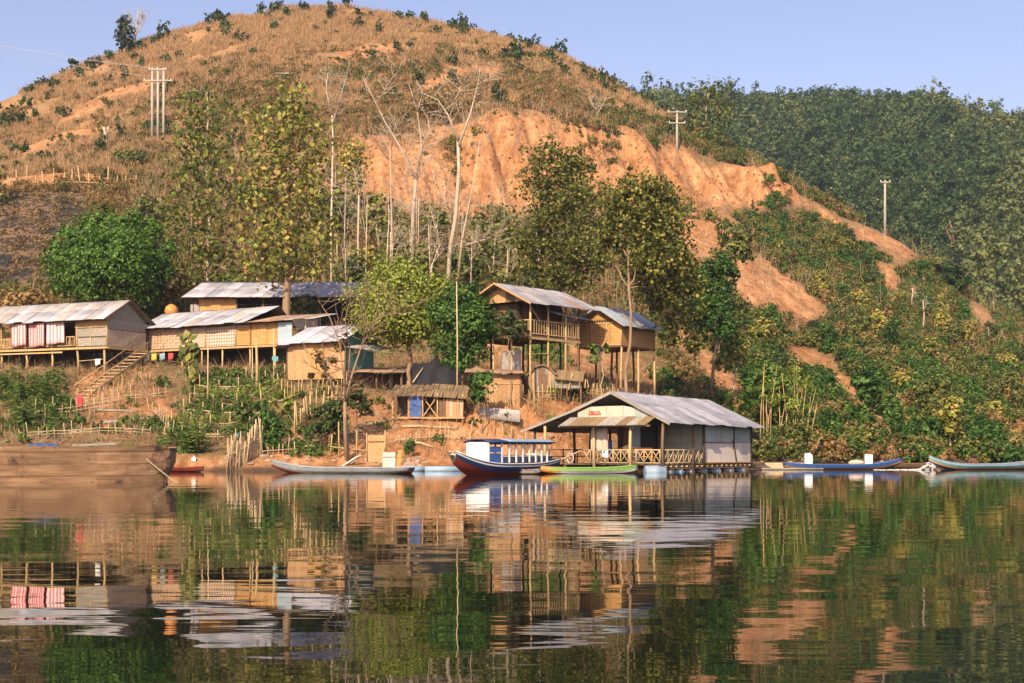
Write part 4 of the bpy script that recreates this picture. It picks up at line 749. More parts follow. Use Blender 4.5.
# ------------------------------------------------------------------ houses
class House:
    def __init__(s, name, label, origin, rz, cat='house'):
        s.r = empty(name, origin, rz, label, cat); s.o = Vector(origin); s.m = Matrix.Rotation(rz, 4, 'Z')
        s.r.location = s.o
    def w(s, p): return s.o + (s.m @ Vector(p))
    def ground(s, x, y):
        q = s.w((x, y, 0)); return gz(q.x, q.y) - s.o.z
    def box(s, name, c, size, mat, parent=None, rot=None): return MB().box(c, size, rot).build(name, M[mat] if isinstance(mat, str) else mat, parent or s.r)
    def bar(s, name, p, q, wd, ht, mat, parent=None): return MB().bar(p, q, wd, ht).build(name, M[mat], parent or s.r)
    def pole(s, name, p, q, r, mat='bamboo', parent=None, seg=7):
        p = Vector(p); q = Vector(q); mid = p.lerp(q, 0.5) + Vector((random.gauss(0, r * .5), random.gauss(0, r * .5), 0))
        return MB().tube([p, mid, q], [r * 1.1, r, r * .9], seg).build(name, M[mat], parent or s.r, True)
    def post(s, x, y, top, r=0.08, mat='bamboo', lean=0.0):
        return s.pole('post', (x + lean, y, s.ground(x + lean, y) - 0.25), (x, y, top), r, mat)
    def sheets(s, e0, e1, r0, r1, n, mats, th=0.012, waves=7, amp=0.022, parent=None, sag=0.03, name='roof_sheet', rows=1, frac=None):
        """corrugated sheets from the eave e0-e1 up to the ridge r0-r1, lapped side by side (and in rows up the slope)"""
        e0, e1, r0, r1 = map(Vector, (e0, e1, r0, r1)); out = []
        nr = (e1 - e0).cross(r0 - e0).normalized()
        if parent is None and name == 'roof_sheet':
            if not hasattr(s, 'roof'): s.roof = empty('roof', (0, 0, 0)); s.roof.parent = s.r
            parent = s.roof
        if nr.z < 0: nr = -nr
        for k in range(rows):
            v0, v1 = k / rows, (k + 1) / rows + (0.05 if k < rows - 1 else 0)
            for i in range(n):
                jj = random.uniform(-sag, sag); lap = 0.06 / n
                a0, a1 = max(0, i / n - lap), min(1, (i + 1) / n + lap)
                lift = nr * (0.022 * (i % 2) - 0.02 * k + random.uniform(0, .016)); V = []; c = waves * 4
                drop = (e0 - r0).normalized() * (random.uniform(-.05, .14) if k == 0 else 0)
                for j in range(c + 1):
                    t = j / c; u = a0 + (a1 - a0) * t; h = nr * (math.sin(t * waves * 2 * math.pi) * amp) + lift
                    pe = e0.lerp(e1, u); pr = r0.lerp(r1, u)
                    sg = Vector((0, 0, jj)) * math.sin(math.pi * t)
                    V += [pe.lerp(pr, v0) + h + sg * .6 + drop, pe.lerp(pr, v1) + h]
                F = [(2 * j, 2 * j + 2, 2 * j + 3, 2 * j + 1) for j in range(c)]
                b = len(V); V += [q - nr * th for q in V]; F += [(f[3] + b, f[2] + b, f[1] + b, f[0] + b) for f in F[:c]]
                F += [(2 * j, 2 * j + b, 2 * j + 2 + b, 2 * j + 2) for j in range(c)]
                u = (i + .5) / n
                mt = mats if isinstance(mats, str) else mats(u, k)
                out.append(MB().add(V, F).build(name, M[mt], parent or s.r, True))
        return out
    def planks(s, x0, x1, z0, z1, y, n, mat, horiz=False, axis='x', th=0.03, name='plank', gap=0.012, parent=None, top=None):
        """boards side by side in a wall plane (axis x: wall along x at depth y; axis y: wall along y at x = y)"""
        if parent is None and n > 1: parent = empty('wall', (0, 0, 0)); parent.parent = s.r
        for i in range(n):
            if horiz:
                a, b = z0 + (z1 - z0) * i / n + gap / 2, z0 + (z1 - z0) * (i + 1) / n - gap / 2; u0, u1 = x0, x1
            else:
                a, b = z0, z1; u0, u1 = x0 + (x1 - x0) * i / n + gap / 2, x0 + (x1 - x0) * (i + 1) / n - gap / 2
                if top: b = top((u0 + u1) / 2)
            jt = random.uniform(-.012, .012); bb = b + (random.uniform(-.03, .03) if not horiz else 0)
            c = ((u0 + u1) / 2, y + jt, (a + bb) / 2) if axis == 'x' else (y + jt, (u0 + u1) / 2, (a + bb) / 2)
            sz = (abs(u1 - u0), th, bb - a) if axis == 'x' else (th, abs(u1 - u0), bb - a)
            s.box(name, c, sz, random.choice(mat) if isinstance(mat, (list, tuple)) else mat, parent)
    def gable(s, p0, p1, apex, mat, th=0.04, name='gable'):
        p0, p1, apex = map(Vector, (p0, p1, apex)); nn = (p1 - p0).cross(apex - p0).normalized() * th
        return MB().add([p0, p1, apex, p0 - nn, p1 - nn, apex - nn], [(0, 1, 2), (5, 4, 3), (0, 3, 4, 1), (1, 4, 5, 2), (2, 5, 3, 0)]).build(name, M[mat], s.r)

def part_empty(h, name): q = empty(name, (0, 0, 0)); q.parent = h.r; return q
def rzof(dx, dy): return math.atan2(dy, dx)
# --- curtained stilt house (left). origin: front right corner at floor level, x runs right along the front, y away from the river
org = PW(107, 346, 104); H = House('stilt_house', 'long grey tin-roofed stilt house with striped cloths hung along its veranda', org, rzof(0.916, -0.40))
Lh, Dp, ev, rg = 12.6, 4.4, 2.05, 3.55
H.box('floor', (-Lh / 2, Dp / 2, -0.06), (Lh + .2, Dp + .2, 0.10), 'wood_brown')
H.bar('floor_beam', (-Lh, -0.16, -0.12), (0.15, -0.16, -0.12), 0.10, 0.14, 'bamboo'); H.bar('floor_beam', (0.16, -0.1, -0.12), (0.16, Dp, -0.12), 0.10, 0.14, 'bamboo')
H.bar('floor_beam', (-Lh, -0.14, -0.36), (-4.0, -0.14, -0.36), 0.08, 0.10, 'bamboo')
for x in (-0.25, -2.75, -5.1, -7.6, -10.0, -12.3):
    for y in (0.0, 2.2, Dp - .1): H.post(x, y, -0.1, 0.085, 'bamboo' if y == 0 else 'wood_dark', lean=random.uniform(-.12, .12))
for x in (0, -2.75, -5.1, -7.6, -10.0, -12.3): H.pole('wall_post', (x, -0.02, -0.05), (x, -0.02, ev), 0.06, 'bamboo')
sm_ = lambda u, k: 'tin_old' if (k == 1 and random.random() < .8) or random.random() < .3 else 'tin'
H.sheets((-Lh - .3, -0.65, ev - .12), (0.25, -0.65, ev - .12), (-Lh - .3, Dp * .5, rg), (0.35, Dp * .5, rg), 14, sm_, rows=2, sag=.05)
H.sheets((-Lh - .3, Dp + .5, ev - .1), (0.55, Dp + .5, ev - .1), (-Lh - .3, Dp * .5, rg + .02), (0.35, Dp * .5, rg + .02), 10, 'tin_old')
H.bar('ridge_pole', (-Lh, Dp * .5, rg - .08), (0.3, Dp * .5, rg - .08), .1, .1, 'wood_dark')
H.bar('barge_board', (0.34, -.62, ev - .16), (0.36, Dp * .5, rg - .05), .05, .12, 'wood_brown'); H.bar('barge_board', (0.56, Dp + .5, ev - .14), (0.38, Dp * .5, rg - .05), .05, .12, 'wood_dark')
# closed room at the right end: two shuttered bays under a warm band
wr = H.box('front_wall', (-1.45, 0.02, 1.72), (2.85, .04, .52), 'wood_warm')
for x in (-2.15, -0.75):
    for z in (0.38, 1.08):
        sh = H.box('shutter', (x, 0.0, z), (1.36, .05, .66), 'wood_grey'); H.box('batten', (x, -.04, z + .31), (1.36, .03, .05), 'wood_brown', sh)
H.box('door_post', (-1.45, -.05, .72), (.06, .05, 1.42), 'bamboo'); H.bar('rail', (-2.9, -.06, 1.44), (0, -.06, 1.44), .05, .06, 'bamboo')
H.planks(0.0, Dp, 0.0, 1.25, 0.05, 1, 'weave_pale', axis='y', name='woven_panel')
H.planks(0.0, Dp, 1.30, ev, 0.0, 4, 'wood_grey', True, axis='y'); H.gable((0.04, 0, ev), (0.04, Dp, ev), (0.04, Dp / 2, rg - .1), 'wood_grey')
H.box('back_wall', (-Lh / 2, Dp, ev / 2), (Lh, .05, ev), 'wood_dark'); H.box('partition', (-2.9, Dp / 2, ev / 2), (.05, Dp, ev), 'wood_brown')
# veranda rail with close bamboo slats
H.bar('rail', (-Lh, -.03, .78), (-2.95, -.03, .78), .05, .05, 'bamboo'); H.bar('rail', (-Lh, -.03, .12), (-2.95, -.03, .12), .05, .05, 'bamboo')
sl_ = MB().box((0, 0, .44), (.05, .02, .66)).mesh('slat', M['bamboo'])
rl_ = part_empty(H, 'railing')
for i in range(70): link('slat', sl_, rl_, (-2.98 - i * .138, -.03 + .012 * (i % 2), 0), (0, random.uniform(-.1, .1), 0))
H.box('wall_panel', (-11.6, 1.2, 1.1), (1.6, .04, 1.5), 'weave')
# hammock under the floor
hm = MB(); V = []; F = []
for i in range(13):
    t = i / 12; x = -10.0 + 4.6 * t * 0.62; zc = -0.25 - 1.0 * math.sin(math.pi * t)
    for j in range(5): V.append((x, 0.5 + (j - 2) * .22, zc + abs(j - 2) ** 2 * .06))
for i in range(12):
    for j in range(4): F.append((i * 5 + j, i * 5 + 5 + j, i * 5 + 6 + j, i * 5 + 1 + j))
hmo = hm.add([H.w(v) for v in V], F).build('hammock', M['tarp'], None, True); tag(hmo, 'dark hammock slung below the floor of the curtained stilt house', 'hammock')
def mat_stripe(name, a, b, scale):
    m, t, p = newmat(name); v = coords(t)
    wv = N(t, 'ShaderNodeTexWave', bands_direction='X', wave_profile='SIN'); wv.inputs['Scale'].default_value = scale; wv.inputs['Distortion'].default_value = 0.3; t.links.new(v, wv.inputs['Vector'])
    w2 = N(t, 'ShaderNodeTexWave', bands_direction='X', wave_profile='SIN'); w2.inputs['Scale'].default_value = scale * 2.7; t.links.new(v, w2.inputs['Vector'])
    c = mixc(t, ramp(t, wv.outputs['Fac'], [(.55, (0, 0, 0)), (.68, (1, 1, 1))]), a, b); c = mixc(t, ramp(t, w2.outputs['Fac'], [(.8, (0, 0, 0)), (.9, (.6, .6, .6))]), c, b)
    t.links.new(c, p.inputs['Base Color']); p.inputs['Roughness'].default_value = .9; return m
STR = [mat_stripe('striped_cloth', (0.70, 0.60, 0.58), (0.62, 0.13, 0.15), 1.15), mat_stripe('striped_cloth_deep', (0.66, 0.52, 0.50), (0.60, 0.10, 0.12), 1.5), mat_stripe('striped_cloth_pale', (0.72, 0.66, 0.64), (0.60, 0.22, 0.26), 0.95)]
def cloth(name, W, Ht, mat, label, cat, loc, rz, fold=.04, group=None, nx=16, nz=6):
    V, F = [], []
    for j in range(nz + 1):
        for i in range(nx + 1):
            u = i / nx; v = j / nz; V.append(((u - .5) * W, math.sin(u * 17 + loc[0]) * fold * (.3 + v), -v * Ht - .05 * math.sin(u * 6) * v))
    for j in range(nz):
        for i in range(nx): a = j * (nx + 1) + i; F.append((a, a + 1, a + nx + 2, a + nx + 1))
    o = MB().add(V, F).build(name, mat, None, True, loc, (0, 0, rz)); tag(o, label, cat, group)
    md = o.modifiers.new('thickness', 'SOLIDIFY'); md.thickness = 0.012
    return o
for i, (x, wd, ht, lb) in enumerate(((-8.05, 1.5, 1.62, 'pink and white striped cloth hung nearest the left edge on the veranda'), (-6.35, 1.5, 1.72, 'deep red striped cloth in the middle of the veranda line'), (-4.55, 1.65, 1.55, 'pale striped cloth beside the shuttered room'))):
    cloth('hanging_cloth', wd, ht, STR[i], lb, 'cloth', H.w((x, -.28, ev - .22)), rzof(.916, -.40))
cloth('laundry', .5, .45, M['white'], 'white cloth drying below the shuttered room', 'laundry', H.w((-0.6, -.3, -.95)), rzof(.916, -.40))
H.bar('clothes_line', (-Lh, -.28, ev - .2), (-2.9, -.28, ev - .2), .03, .03, 'bamboo')
H.bar('rail', (-2.6, -.1, -1.05), (-.3, -.1, -.95), .04, .05, 'bamboo')
# ladder stairs up the slope beside it
a0, a1 = PG(82, 98.5), PW(143, 352, 106); a0.z += .1
st = empty('stairway', a0, 0, 'sloping bamboo stairway climbing to the gap between two stilt houses', 'stairs'); v = a1 - a0; sd = Vector((v.y, -v.x, 0)).normalized() * .55
for k in (-1, 1): MB().bar(sd * k, v + sd * k, .09, .12).build('stringer', M['bamboo'], st); MB().tube([sd * k + Vector((0, 0, .75)), v + sd * k + Vector((0, 0, .75))], .04, 6).build('handrail', M['bamboo'], st, True)
for i in range(13): c = v * ((i + .5) / 13); MB().bar(c - sd, c + sd, .22, .05).build('tread', M['bamboo_pale'], st)
for i in (0, 6, 12):
    for k in (-1, 1): c = v * ((i + .5) / 13) + sd * k; MB().tube([c + Vector((0, 0, -.8)), c + Vector((0, 0, .8))], .04, 6).build('baluster', M['bamboo'], st, True)

# --- low woven house in the middle left
o1, o2 = PW(146, 350, 109), PW(250, 345.5, 104); dv = (o2 - o1); Lw = Vector((dv.x, dv.y)).length
H = House('woven_house', 'low stilt house with patterned woven walls and sagging grey tin roof', o1, rzof(dv.x, dv.y)); Dp, ev, rg = 4.6, 1.72, 2.95
H.box('floor', (Lw / 2, Dp / 2, -.06), (Lw + .1, Dp, .1), 'wood_brown'); H.bar('floor_beam', (-.1, -.12, -.12), (Lw + 2.6, -.12, -.12), .1, .13, 'bamboo')
for x in (0, 1.8, 3.6, 5.6, 7.6, Lw, Lw + 2.3):
    for y in (0.0, 2.3, Dp): H.post(x, y, -.1, .07, 'bamboo' if y == 0 else 'wood_dark', random.uniform(-.1, .1))
M['herring'] = mat_weave('herringbone_bamboo', (0.40, 0.26, 0.18), (0.66, 0.47, 0.34), 3.2, 4.4)
def mat_diamond():
    m, t, p = newmat('diamond_woven_bamboo'); v = coords(t, (6, 6, 6), rot=(0, R(45), 0)); ck = N(t, 'ShaderNodeTexChecker'); ck.inputs['Scale'].default_value = 1.0; t.links.new(v, ck.inputs['Vector'])
    f = noise(t, coords(t, (1, 1, 1)), 9, 4); c = mixc(t, ck.outputs['Fac'], (0.68, 0.57, 0.48), (0.40, 0.23, 0.16)); c = mixc(t, 1.0, c, ramp(t, f, [(.3, (.75,) * 3), (.7, (1.1,) * 3)]), 'MULTIPLY')
    t.links.new(c, p.inputs['Base Color']); p.inputs['Roughness'].default_value = .85; bump(t, p, ck.outputs['Fac'], .4, .02); return m
M['diamond'] = mat_diamond()
for a, b, mt in ((0, 1.85, 'herring'), (1.85, 3.6, 'herring'), (3.6, 4.6, 'weave_pale'), (4.6, 6.0, 'weave_pale'), (6.0, 8.9, 'diamond'), (8.9, Lw, 'weave')):
    H.box('woven_panel', ((a + b) / 2, 0, .72), (b - a - .03, .05, 1.4), mt); H.pole('wall_post', (a, -.06, -.05), (a, -.06, ev), .045)
H.box('wall_top', (Lw / 2, .04, 1.62), (Lw, .04, .34), 'wood_grey'); H.bar('rail', (0, -.05, 1.42), (Lw, -.05, 1.42), .04, .06, 'bamboo')
H.box('side_wall', (0, Dp / 2, ev / 2), (.05, Dp, ev), 'weave_pink'); H.box('back_wall', (Lw / 2, Dp, ev / 2), (Lw, .05, ev), 'wood_dark'); H.box('side_wall', (Lw, Dp / 2, ev / 2), (.05, Dp, ev), 'weave')
H.gable((0.02, 0, ev), (0.02, Dp, ev), (0.02, 2.3, rg - .08), 'wood_grey')
H.sheets((-.7, -.75, ev - .2), (Lw + .1, -.75, ev - .08), (-.5, 2.3, rg), (Lw + .9, 2.3, rg + .1), 11, lambda u, k: 'tin_old' if random.random() < .2 else 'tin', sag=.08, rows=2)
H.sheets((-.7, Dp + .5, ev - .1), (Lw + .3, Dp + .5, ev - .1), (-.5, 2.3, rg + .01), (Lw + .9, 2.3, rg + .11), 9, 'tin_old')
H.planks(Lw + .05, Lw + 2.5, 0, 1.6, .12, 9, 'weave', name='wall_panel')
H.sheets((Lw - .1, -.6, ev - .12), (Lw + 6.0, -.3, ev - .05), (Lw + .4, 2.2, ev + .55), (Lw + 6.2, 2.4, ev + .5), 7, lambda u, k: random.choice(['tin_rust', 'thatch', 'tin_old']), name='lean_to_sheet')
for x in (Lw + 3.9, Lw + 5.8): H.post(x, 0, ev - .1, .06, 'wood_brown')
H.box('tin_panel', (Lw + 3.2, .05, .75), (1.3, .04, 1.6), 'tin_blue')
wt = MB(); 
for k in range(9):
    a = math.pi * k / 8
tk = PW(171.5, 311, 112.5); q_ = MB().tube([(0, 0, -.55), (0, 0, -.35), (0, 0, 0), (0, 0, .35), (0, 0, .5), (0, 0, .55)], [.25, .45, .55, .42, .2, .02], 14).build('water_jar', M['orange'], None, True, tk); tag(q_, 'round orange water tank above the low woven house roof', 'water tank')
q2 = MB().tube([(0, 0, -3.2), (0, 0, -.5)], .09, 6).build('stand', M['bamboo'], q_)
for x, mt, lb in ((.35, 'white', 'white shirt at the left end of the washing line under the woven house'), (1.1, 'yellow_cloth', 'yellow cloth on the washing line under the woven house'), (1.95, 'sky_blue', 'pale blue cloth on the washing line under the woven house'), (2.8, 'red_cloth', 'red cloth on the washing line under the woven house')):
    cloth('laundry', .5, .5, M[mt], lb, 'laundry', H.w((x, -.3, -.35)), rzof(dv.x, dv.y), .03, nx=8, nz=4)

# --- long upper house
org = PW(196, 298, 118); org.z -= 2.2; H = House('long_house', 'long upper house with grey and blue-grey tin roof and open front', org, R(-2)); Lw, Dp, ev, rg = 14.2, 4.8, 2.2, 3.75
H.sheets((-1.0, -.8, ev - .02), (Lw - .2, -.8, ev - .02), (-.1, 2.4, rg), (Lw + .8, 2.4, rg), 16, lambda u, k: 'tin', rows=2, sag=.02)
H.sheets((-.6, Dp + .7, ev), (Lw + .2, Dp + .7, ev), (-.1, 2.4, rg + .01), (Lw + .8, 2.4, rg + .01), 12, 'tin_old')
for x in (-.2, 3.4, 5.6, 7.9, 10.2, 12.2, Lw): H.post(x, 0, ev + .05, .08, 'wood_brown'); H.post(x, Dp, ev + .05, .08, 'wood_dark')
H.planks(.2, 3.4, -.3, ev, .05, 5, 'weave', name='woven_panel'); H.box('tin_panel', (-.1, -.04, .9), (.7, .04, 1.5), 'tin_old')
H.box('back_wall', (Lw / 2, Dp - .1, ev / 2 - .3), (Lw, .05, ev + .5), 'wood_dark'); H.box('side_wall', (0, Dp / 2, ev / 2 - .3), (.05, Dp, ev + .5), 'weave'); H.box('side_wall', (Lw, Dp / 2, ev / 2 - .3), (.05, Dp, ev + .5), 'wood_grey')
H.box('low_wall', (8.8, .1, .35), (3.2, .05, 1.5), 'wood_grey'); H.box('floor', (Lw / 2, Dp / 2, -.45), (Lw, Dp, .1), 'wood_brown'); H.bar('eave_beam', (-.8, -.5, ev - .02), (Lw - .2, -.5, ev - .02), .08, .1, 'wood_dark')
H.bar('barge_board', (-1.0, -.8, ev - .06), (-.12, 2.4, rg - .05), .05, .1, 'wood_grey')

# --- small hut with green tin side
org = PW(288, 380, 98.5); e2 = PW(345, 380, 96.5); dv = e2 - org; Lw = Vector((dv.x, dv.y)).length
H = House('small_hut', 'small hut with pale tin roof, bamboo front and green tin side wall', org, rzof(dv.x, dv.y)); Dp, ev, rg = 3.6, 2.5, 3.75
H.planks(0, Lw, 0, ev, 0, 8, ['weave', 'wood_warm'], name='wall_panel'); H.planks(0, Dp, .7, ev, Lw, 7, 'tin_green', axis='y', name='green_sheet'); H.planks(0, Dp, -.2, .68, Lw, 5, 'tin_rust', axis='y', name='rusty_sheet')
H.box('side_wall', (0, Dp / 2, ev / 2), (.05, Dp, ev), 'wood_grey'); H.box('back_wall', (Lw / 2, Dp, ev / 2), (Lw, .05, ev), 'wood_dark')
H.gable((Lw, 0, ev), (Lw, Dp, ev), (Lw, Dp / 2, rg - .1), 'tin_green')
for x in (0, Lw):
    for y in (0, Dp): H.post(x, y, ev, .07, 'wood_brown')
H.sheets((-.35, -.55, ev - .05), (Lw + .15, -.55, ev - .02), (.45, Dp / 2, rg), (Lw + .7, Dp / 2, rg + .05), 6, 'tin', sag=.03); H.sheets((-.3, Dp + .4, ev), (Lw + .7, Dp + .4, ev), (.45, Dp / 2, rg + .01), (Lw + .7, Dp / 2, rg + .06), 5, 'tin_old')
H.sheets((Lw - .1, -.2, ev - .35), (Lw + 1.9, 1.2, ev - .6), (Lw + .1, 1.6, ev - .05), (Lw + 2.1, 2.8, ev - .3), 3, 'tin_old', name='lean_to_sheet')
H.pole('smoke_pipe', (Lw + .2, Dp * .5, rg), (Lw + .2, Dp * .5, rg + .9), .05, 'tin_old')

# --- balcony house
c0 = PW(530, 335, 92); c1 = PW(590, 340, 97); dv = c1 - c0; dv.z = 0; Lw = dv.length + .2
H = House('balcony_house', 'tall stilt house with railed balcony and rust-streaked tin roof', c0, rzof(dv.x, dv.y)); Lr = Lw; Lw -= 1.35; wd, ev, rg = 4.9, 2.25, 3.5   # x along the ridge, away; y to the left
H.box('floor', (Lw / 2, wd / 2, -.06), (Lw, wd, .1), 'wood_brown')
for y in (0, wd): H.bar('floor_beam', (-.1, y, -.18), (Lw, y, -.18), .1, .14, 'bamboo')
for x in (0.05, 1.9, 3.8, Lw - .1):
    H.post(x, 0, ev, .075, 'bamboo' if x < 4 else 'wood_brown')
    for y in (1.6, 3.2, wd): H.post(x, y, ev if y == wd else -.1, .075, 'bamboo' if x < .1 else 'wood_dark')
H.bar('rail', (0, 0, 1.0), (Lw, 0, 1.0), .06, .06, 'bamboo'); H.bar('rail', (0, 0, .12), (Lw, 0, .12), .06, .06, 'bamboo'); H.bar('rail', (0, 0, 1.0), (0, 1.6, 1.0), .06, .06, 'bamboo')
sl_ = MB().box((0, 0, .55), (.05, .03, .9)).mesh('baluster', M['bamboo'])
rl_ = part_empty(H, 'railing')
for i in range(20): link('baluster', sl_, rl_, (.14 + i * Lw / 20.3, -.01, 0), (0, random.uniform(-.04, .04), 0))
for i in range(6): link('baluster', sl_, rl_, (-.01, .14 + i * .25, 0), (0, 0, R(90)))
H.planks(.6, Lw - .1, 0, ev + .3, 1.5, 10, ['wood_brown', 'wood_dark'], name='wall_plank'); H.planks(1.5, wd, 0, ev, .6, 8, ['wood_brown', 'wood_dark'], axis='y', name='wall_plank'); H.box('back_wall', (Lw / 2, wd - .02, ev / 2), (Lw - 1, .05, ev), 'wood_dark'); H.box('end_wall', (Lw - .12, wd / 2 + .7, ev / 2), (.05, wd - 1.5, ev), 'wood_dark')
H.planks(.1, wd - .1, ev, ev + .1, 0.02, 12, ['wood_warm', 'wood_brown'], axis='y', name='gable_plank', top=lambda y: ev + (rg - ev - .15) * (1 - abs(y - wd / 2) / (wd / 2)))
H.sheets((-.7, -.65, ev - .25), (Lr + .3, -.65, ev - .25), (-.7, wd / 2, rg), (Lr + .3, wd / 2, rg), 9, lambda u, k: 'tin_rust' if random.random() < .12 else ('tin' if random.random() < .6 else 'tin_old'), rows=2, sag=.04)
H.sheets((-.7, wd + .65, ev - .25), (Lr + .3, wd + .65, ev - .25), (-.7, wd / 2, rg + .01), (Lr + .3, wd / 2, rg + .01), 7, 'tin')
H.bar('barge_board', (-.72, -.65, ev - .3), (-.72, wd / 2, rg - .04), .05, .12, 'wood_warm'); H.bar('barge_board', (-.72, wd + .65, ev - .3), (-.72, wd / 2, rg - .04), .05, .12, 'wood_warm')
H.sheets((2.5, -.2, 1.55), (Lw + 1.4, -.2, 1.35), (2.6, 1.2, 1.95), (Lw + 1.4, 1.2, 1.75), 3, 'tin', name='awning_sheet'); H.bar('brace', (.1, .1, 2.0), (1.8, 0, .2), .04, .05, 'bamboo'); H.bar('brace', (0, .1, -1.2), (1.9, 0, -1.1), .05, .05, 'bamboo')
H.box('tin_offcut', (1.0, 2.4, -1.6), (.04, 1.6, 1.5), 'tin_old')

# --- woven granary
c0 = PW(622, 345, 98); c1 = PW(655, 349, 102); dv = c1 - c0; dv.z = 0; Lw = dv.length
H = House('granary', 'square woven bamboo granary on tall stilts with blue-grey tin roof', c0, rzof(dv.x, dv.y)); wd, ev, rg = 3.55, 1.55, 2.72
H.box('floor', (Lw / 2, wd / 2, -.06), (Lw + .1, wd + .1, .1), 'wood_brown')
H.planks(0, wd, 0, ev, 0, 4, 'weave', axis='y', name='woven_panel'); H.planks(0, Lw, 0, ev, 0, 4, 'weave', name='woven_panel'); H.box('woven_panel', (Lw, wd / 2, ev / 2), (.05, wd, ev), 'weave'); H.box('woven_panel', (Lw / 2, wd, ev / 2), (Lw, .05, ev), 'weave')
H.gable((0, wd, ev), (0, 0, ev), (0, wd / 2, rg - .08), 'weave'); H.gable((Lw, 0, ev), (Lw, wd, ev), (Lw, wd / 2, rg - .08), 'weave')
for i in range(9): H.box('vent_slot', (-.035, .95 + i * .2, ev + .18), (.02, .13, .13), 'tarp')
H.bar('rail', (-.04, 0, ev), (-.04, wd, ev), .04, .06, 'bamboo'); H.bar('rail', (-.04, 0, .05), (-.04, wd, .05), .05, .07, 'bamboo')
for y in (0, 1.2, 2.4, wd): H.pole('wall_post', (-.05, y, 0), (-.05, y, ev), .04)
for x in (.05, Lw / 2, Lw - .05):
    for y in (.05, wd / 2, wd - .05): H.post(x, y, -.1, .085, 'wood_brown' if y > 1 else 'bamboo')
H.sheets((-.55, -.55, ev - .28), (Lw + .6, -.55, ev - .28), (-.55, wd / 2, rg), (Lw + .6, wd / 2, rg), 7, lambda u, k: 'tin_blue' if random.random() < .7 else 'tin', rows=1, sag=.03); H.sheets((-.55, wd + .55, ev - .28), (Lw + .6, wd + .55, ev - .28), (-.55, wd / 2, rg + .01), (Lw + .6, wd / 2, rg + .01), 6, 'tin_blue')
H.bar('barge_board', (-.57, -.55, ev - .32), (-.57, wd / 2, rg - .04), .05, .1, 'tin_old'); H.bar('barge_board', (-.57, wd + .55, ev - .32), (-.57, wd / 2, rg - .04), .05, .1, 'tin_old')
lean = PW(605, 392, 95.5); MBl = MB().tube([(0, 0, 0), (-.9, 1.2, 3.4)], .05, 6).build('leaning_pole', M['bamboo_pale'], None, True, PG(625, 94)); tag(MBl, 'pale bamboo pole leaning against the woven granary', 'pole')

# --- shed with the blue door
org = PW(393, 418, 89); H = House('shed', 'low open shed with flat plank roof and a blue door', org, R(-4), 'shed')
for x in (0, 1.05, 1.85, 2.8, 4.4): H.post(x, 0, 1.5, .05); H.post(x, 1.8, 1.55, .05, 'wood_brown')
H.box('door', (1.42, -.03, .72), (.72, .05, 1.35), 'blue'); H.box('door_frame', (.98, -.03, .74), (.08, .08, 1.45), 'wood_warm'); H.box('door_frame', (1.86, -.03, .74), (.08, .08, 1.45), 'wood_warm')
for i in range(12): H.box('roof_plank', (-.1 + i * .19, .9, 1.75 + random.uniform(-.02, .02)), (.17, 2.7, .04), 'thatch', rot=Matrix.Rotation(R(random.uniform(-3, 3) ), 3, 'Z') @ Matrix.Rotation(R(17), 3, 'X'))
for i in range(13): H.box('roof_plank', (2.25 + i * .19, .9, 1.78 - .012 * i), (.17, 2.6, .04), 'thatch', rot=Matrix.Rotation(R(random.uniform(-4, 4)), 3, 'Z') @ Matrix.Rotation(R(20), 3, 'X'))
H.bar('brace', (1.9, -.02, .1), (2.75, -.02, 1.3), .06, .06, 'wood_warm'); H.bar('brace', (1.9, .05, 1.3), (2.75, .05, .1), .06, .06, 'wood_warm')
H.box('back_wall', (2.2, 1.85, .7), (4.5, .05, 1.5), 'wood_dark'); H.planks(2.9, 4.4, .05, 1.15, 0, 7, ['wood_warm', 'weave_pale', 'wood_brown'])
H.bar('sill', (-.1, -.08, .02), (4.5, -.08, 0), .12, .1, 'wood_warm')

# --- orange plank hut
org = PW(480, 407, 91); H = House('plank_hut', 'small hut of warm orange planks under a thin dark slanting roof', org, R(2), 'hut')
H.planks(0, 2.55, 0, 2.1, 0, 9, 'wood_warm', name='wall_plank'); H.planks(0, 2.55, 1.45, 1.85, -.04, 2, 'wood_warm', True, name='cross_plank'); H.planks(0, 2.2, 0, 2.0, 2.55, 6, ['wood_brown', 'wood_dark'], axis='y', name='wall_plank'); H.box('back_wall', (1.3, 2.2, 1), (2.5, .05, 2.2), 'wood_dark'); H.box('side_wall', (0, 1.1, 1), (.05, 2.2, 2.1), 'wood_dark')
for x in (0, 2.6):
    for y in (0, 2.2): H.post(x, y, 2.15, .06, 'wood_brown')
H.sheets((-1.0, -.5, 2.2), (2.8, -.5, 2.14), (-.9, 2.5, 2.6), (2.8, 2.5, 2.5), 5, 'tin_rust', amp=.012); H.gable((-1.0, -.48, 2.2), (.6, -.48, 2.2), (-.2, .6, 2.65), 'thatch', .05, 'ridge_cap')
sh = House('tin_offcut', 'bent pale tin sheet lying on the earth below the orange plank hut', PW(479, 412, 89.6), R(-4), 'tin sheet'); sh.sheets((0, 0, -.35), (2.6, -.1, -.65), (-.05, .25, .35), (2.55, .2, .1), 1, 'tin_old', waves=11, name='sheet')

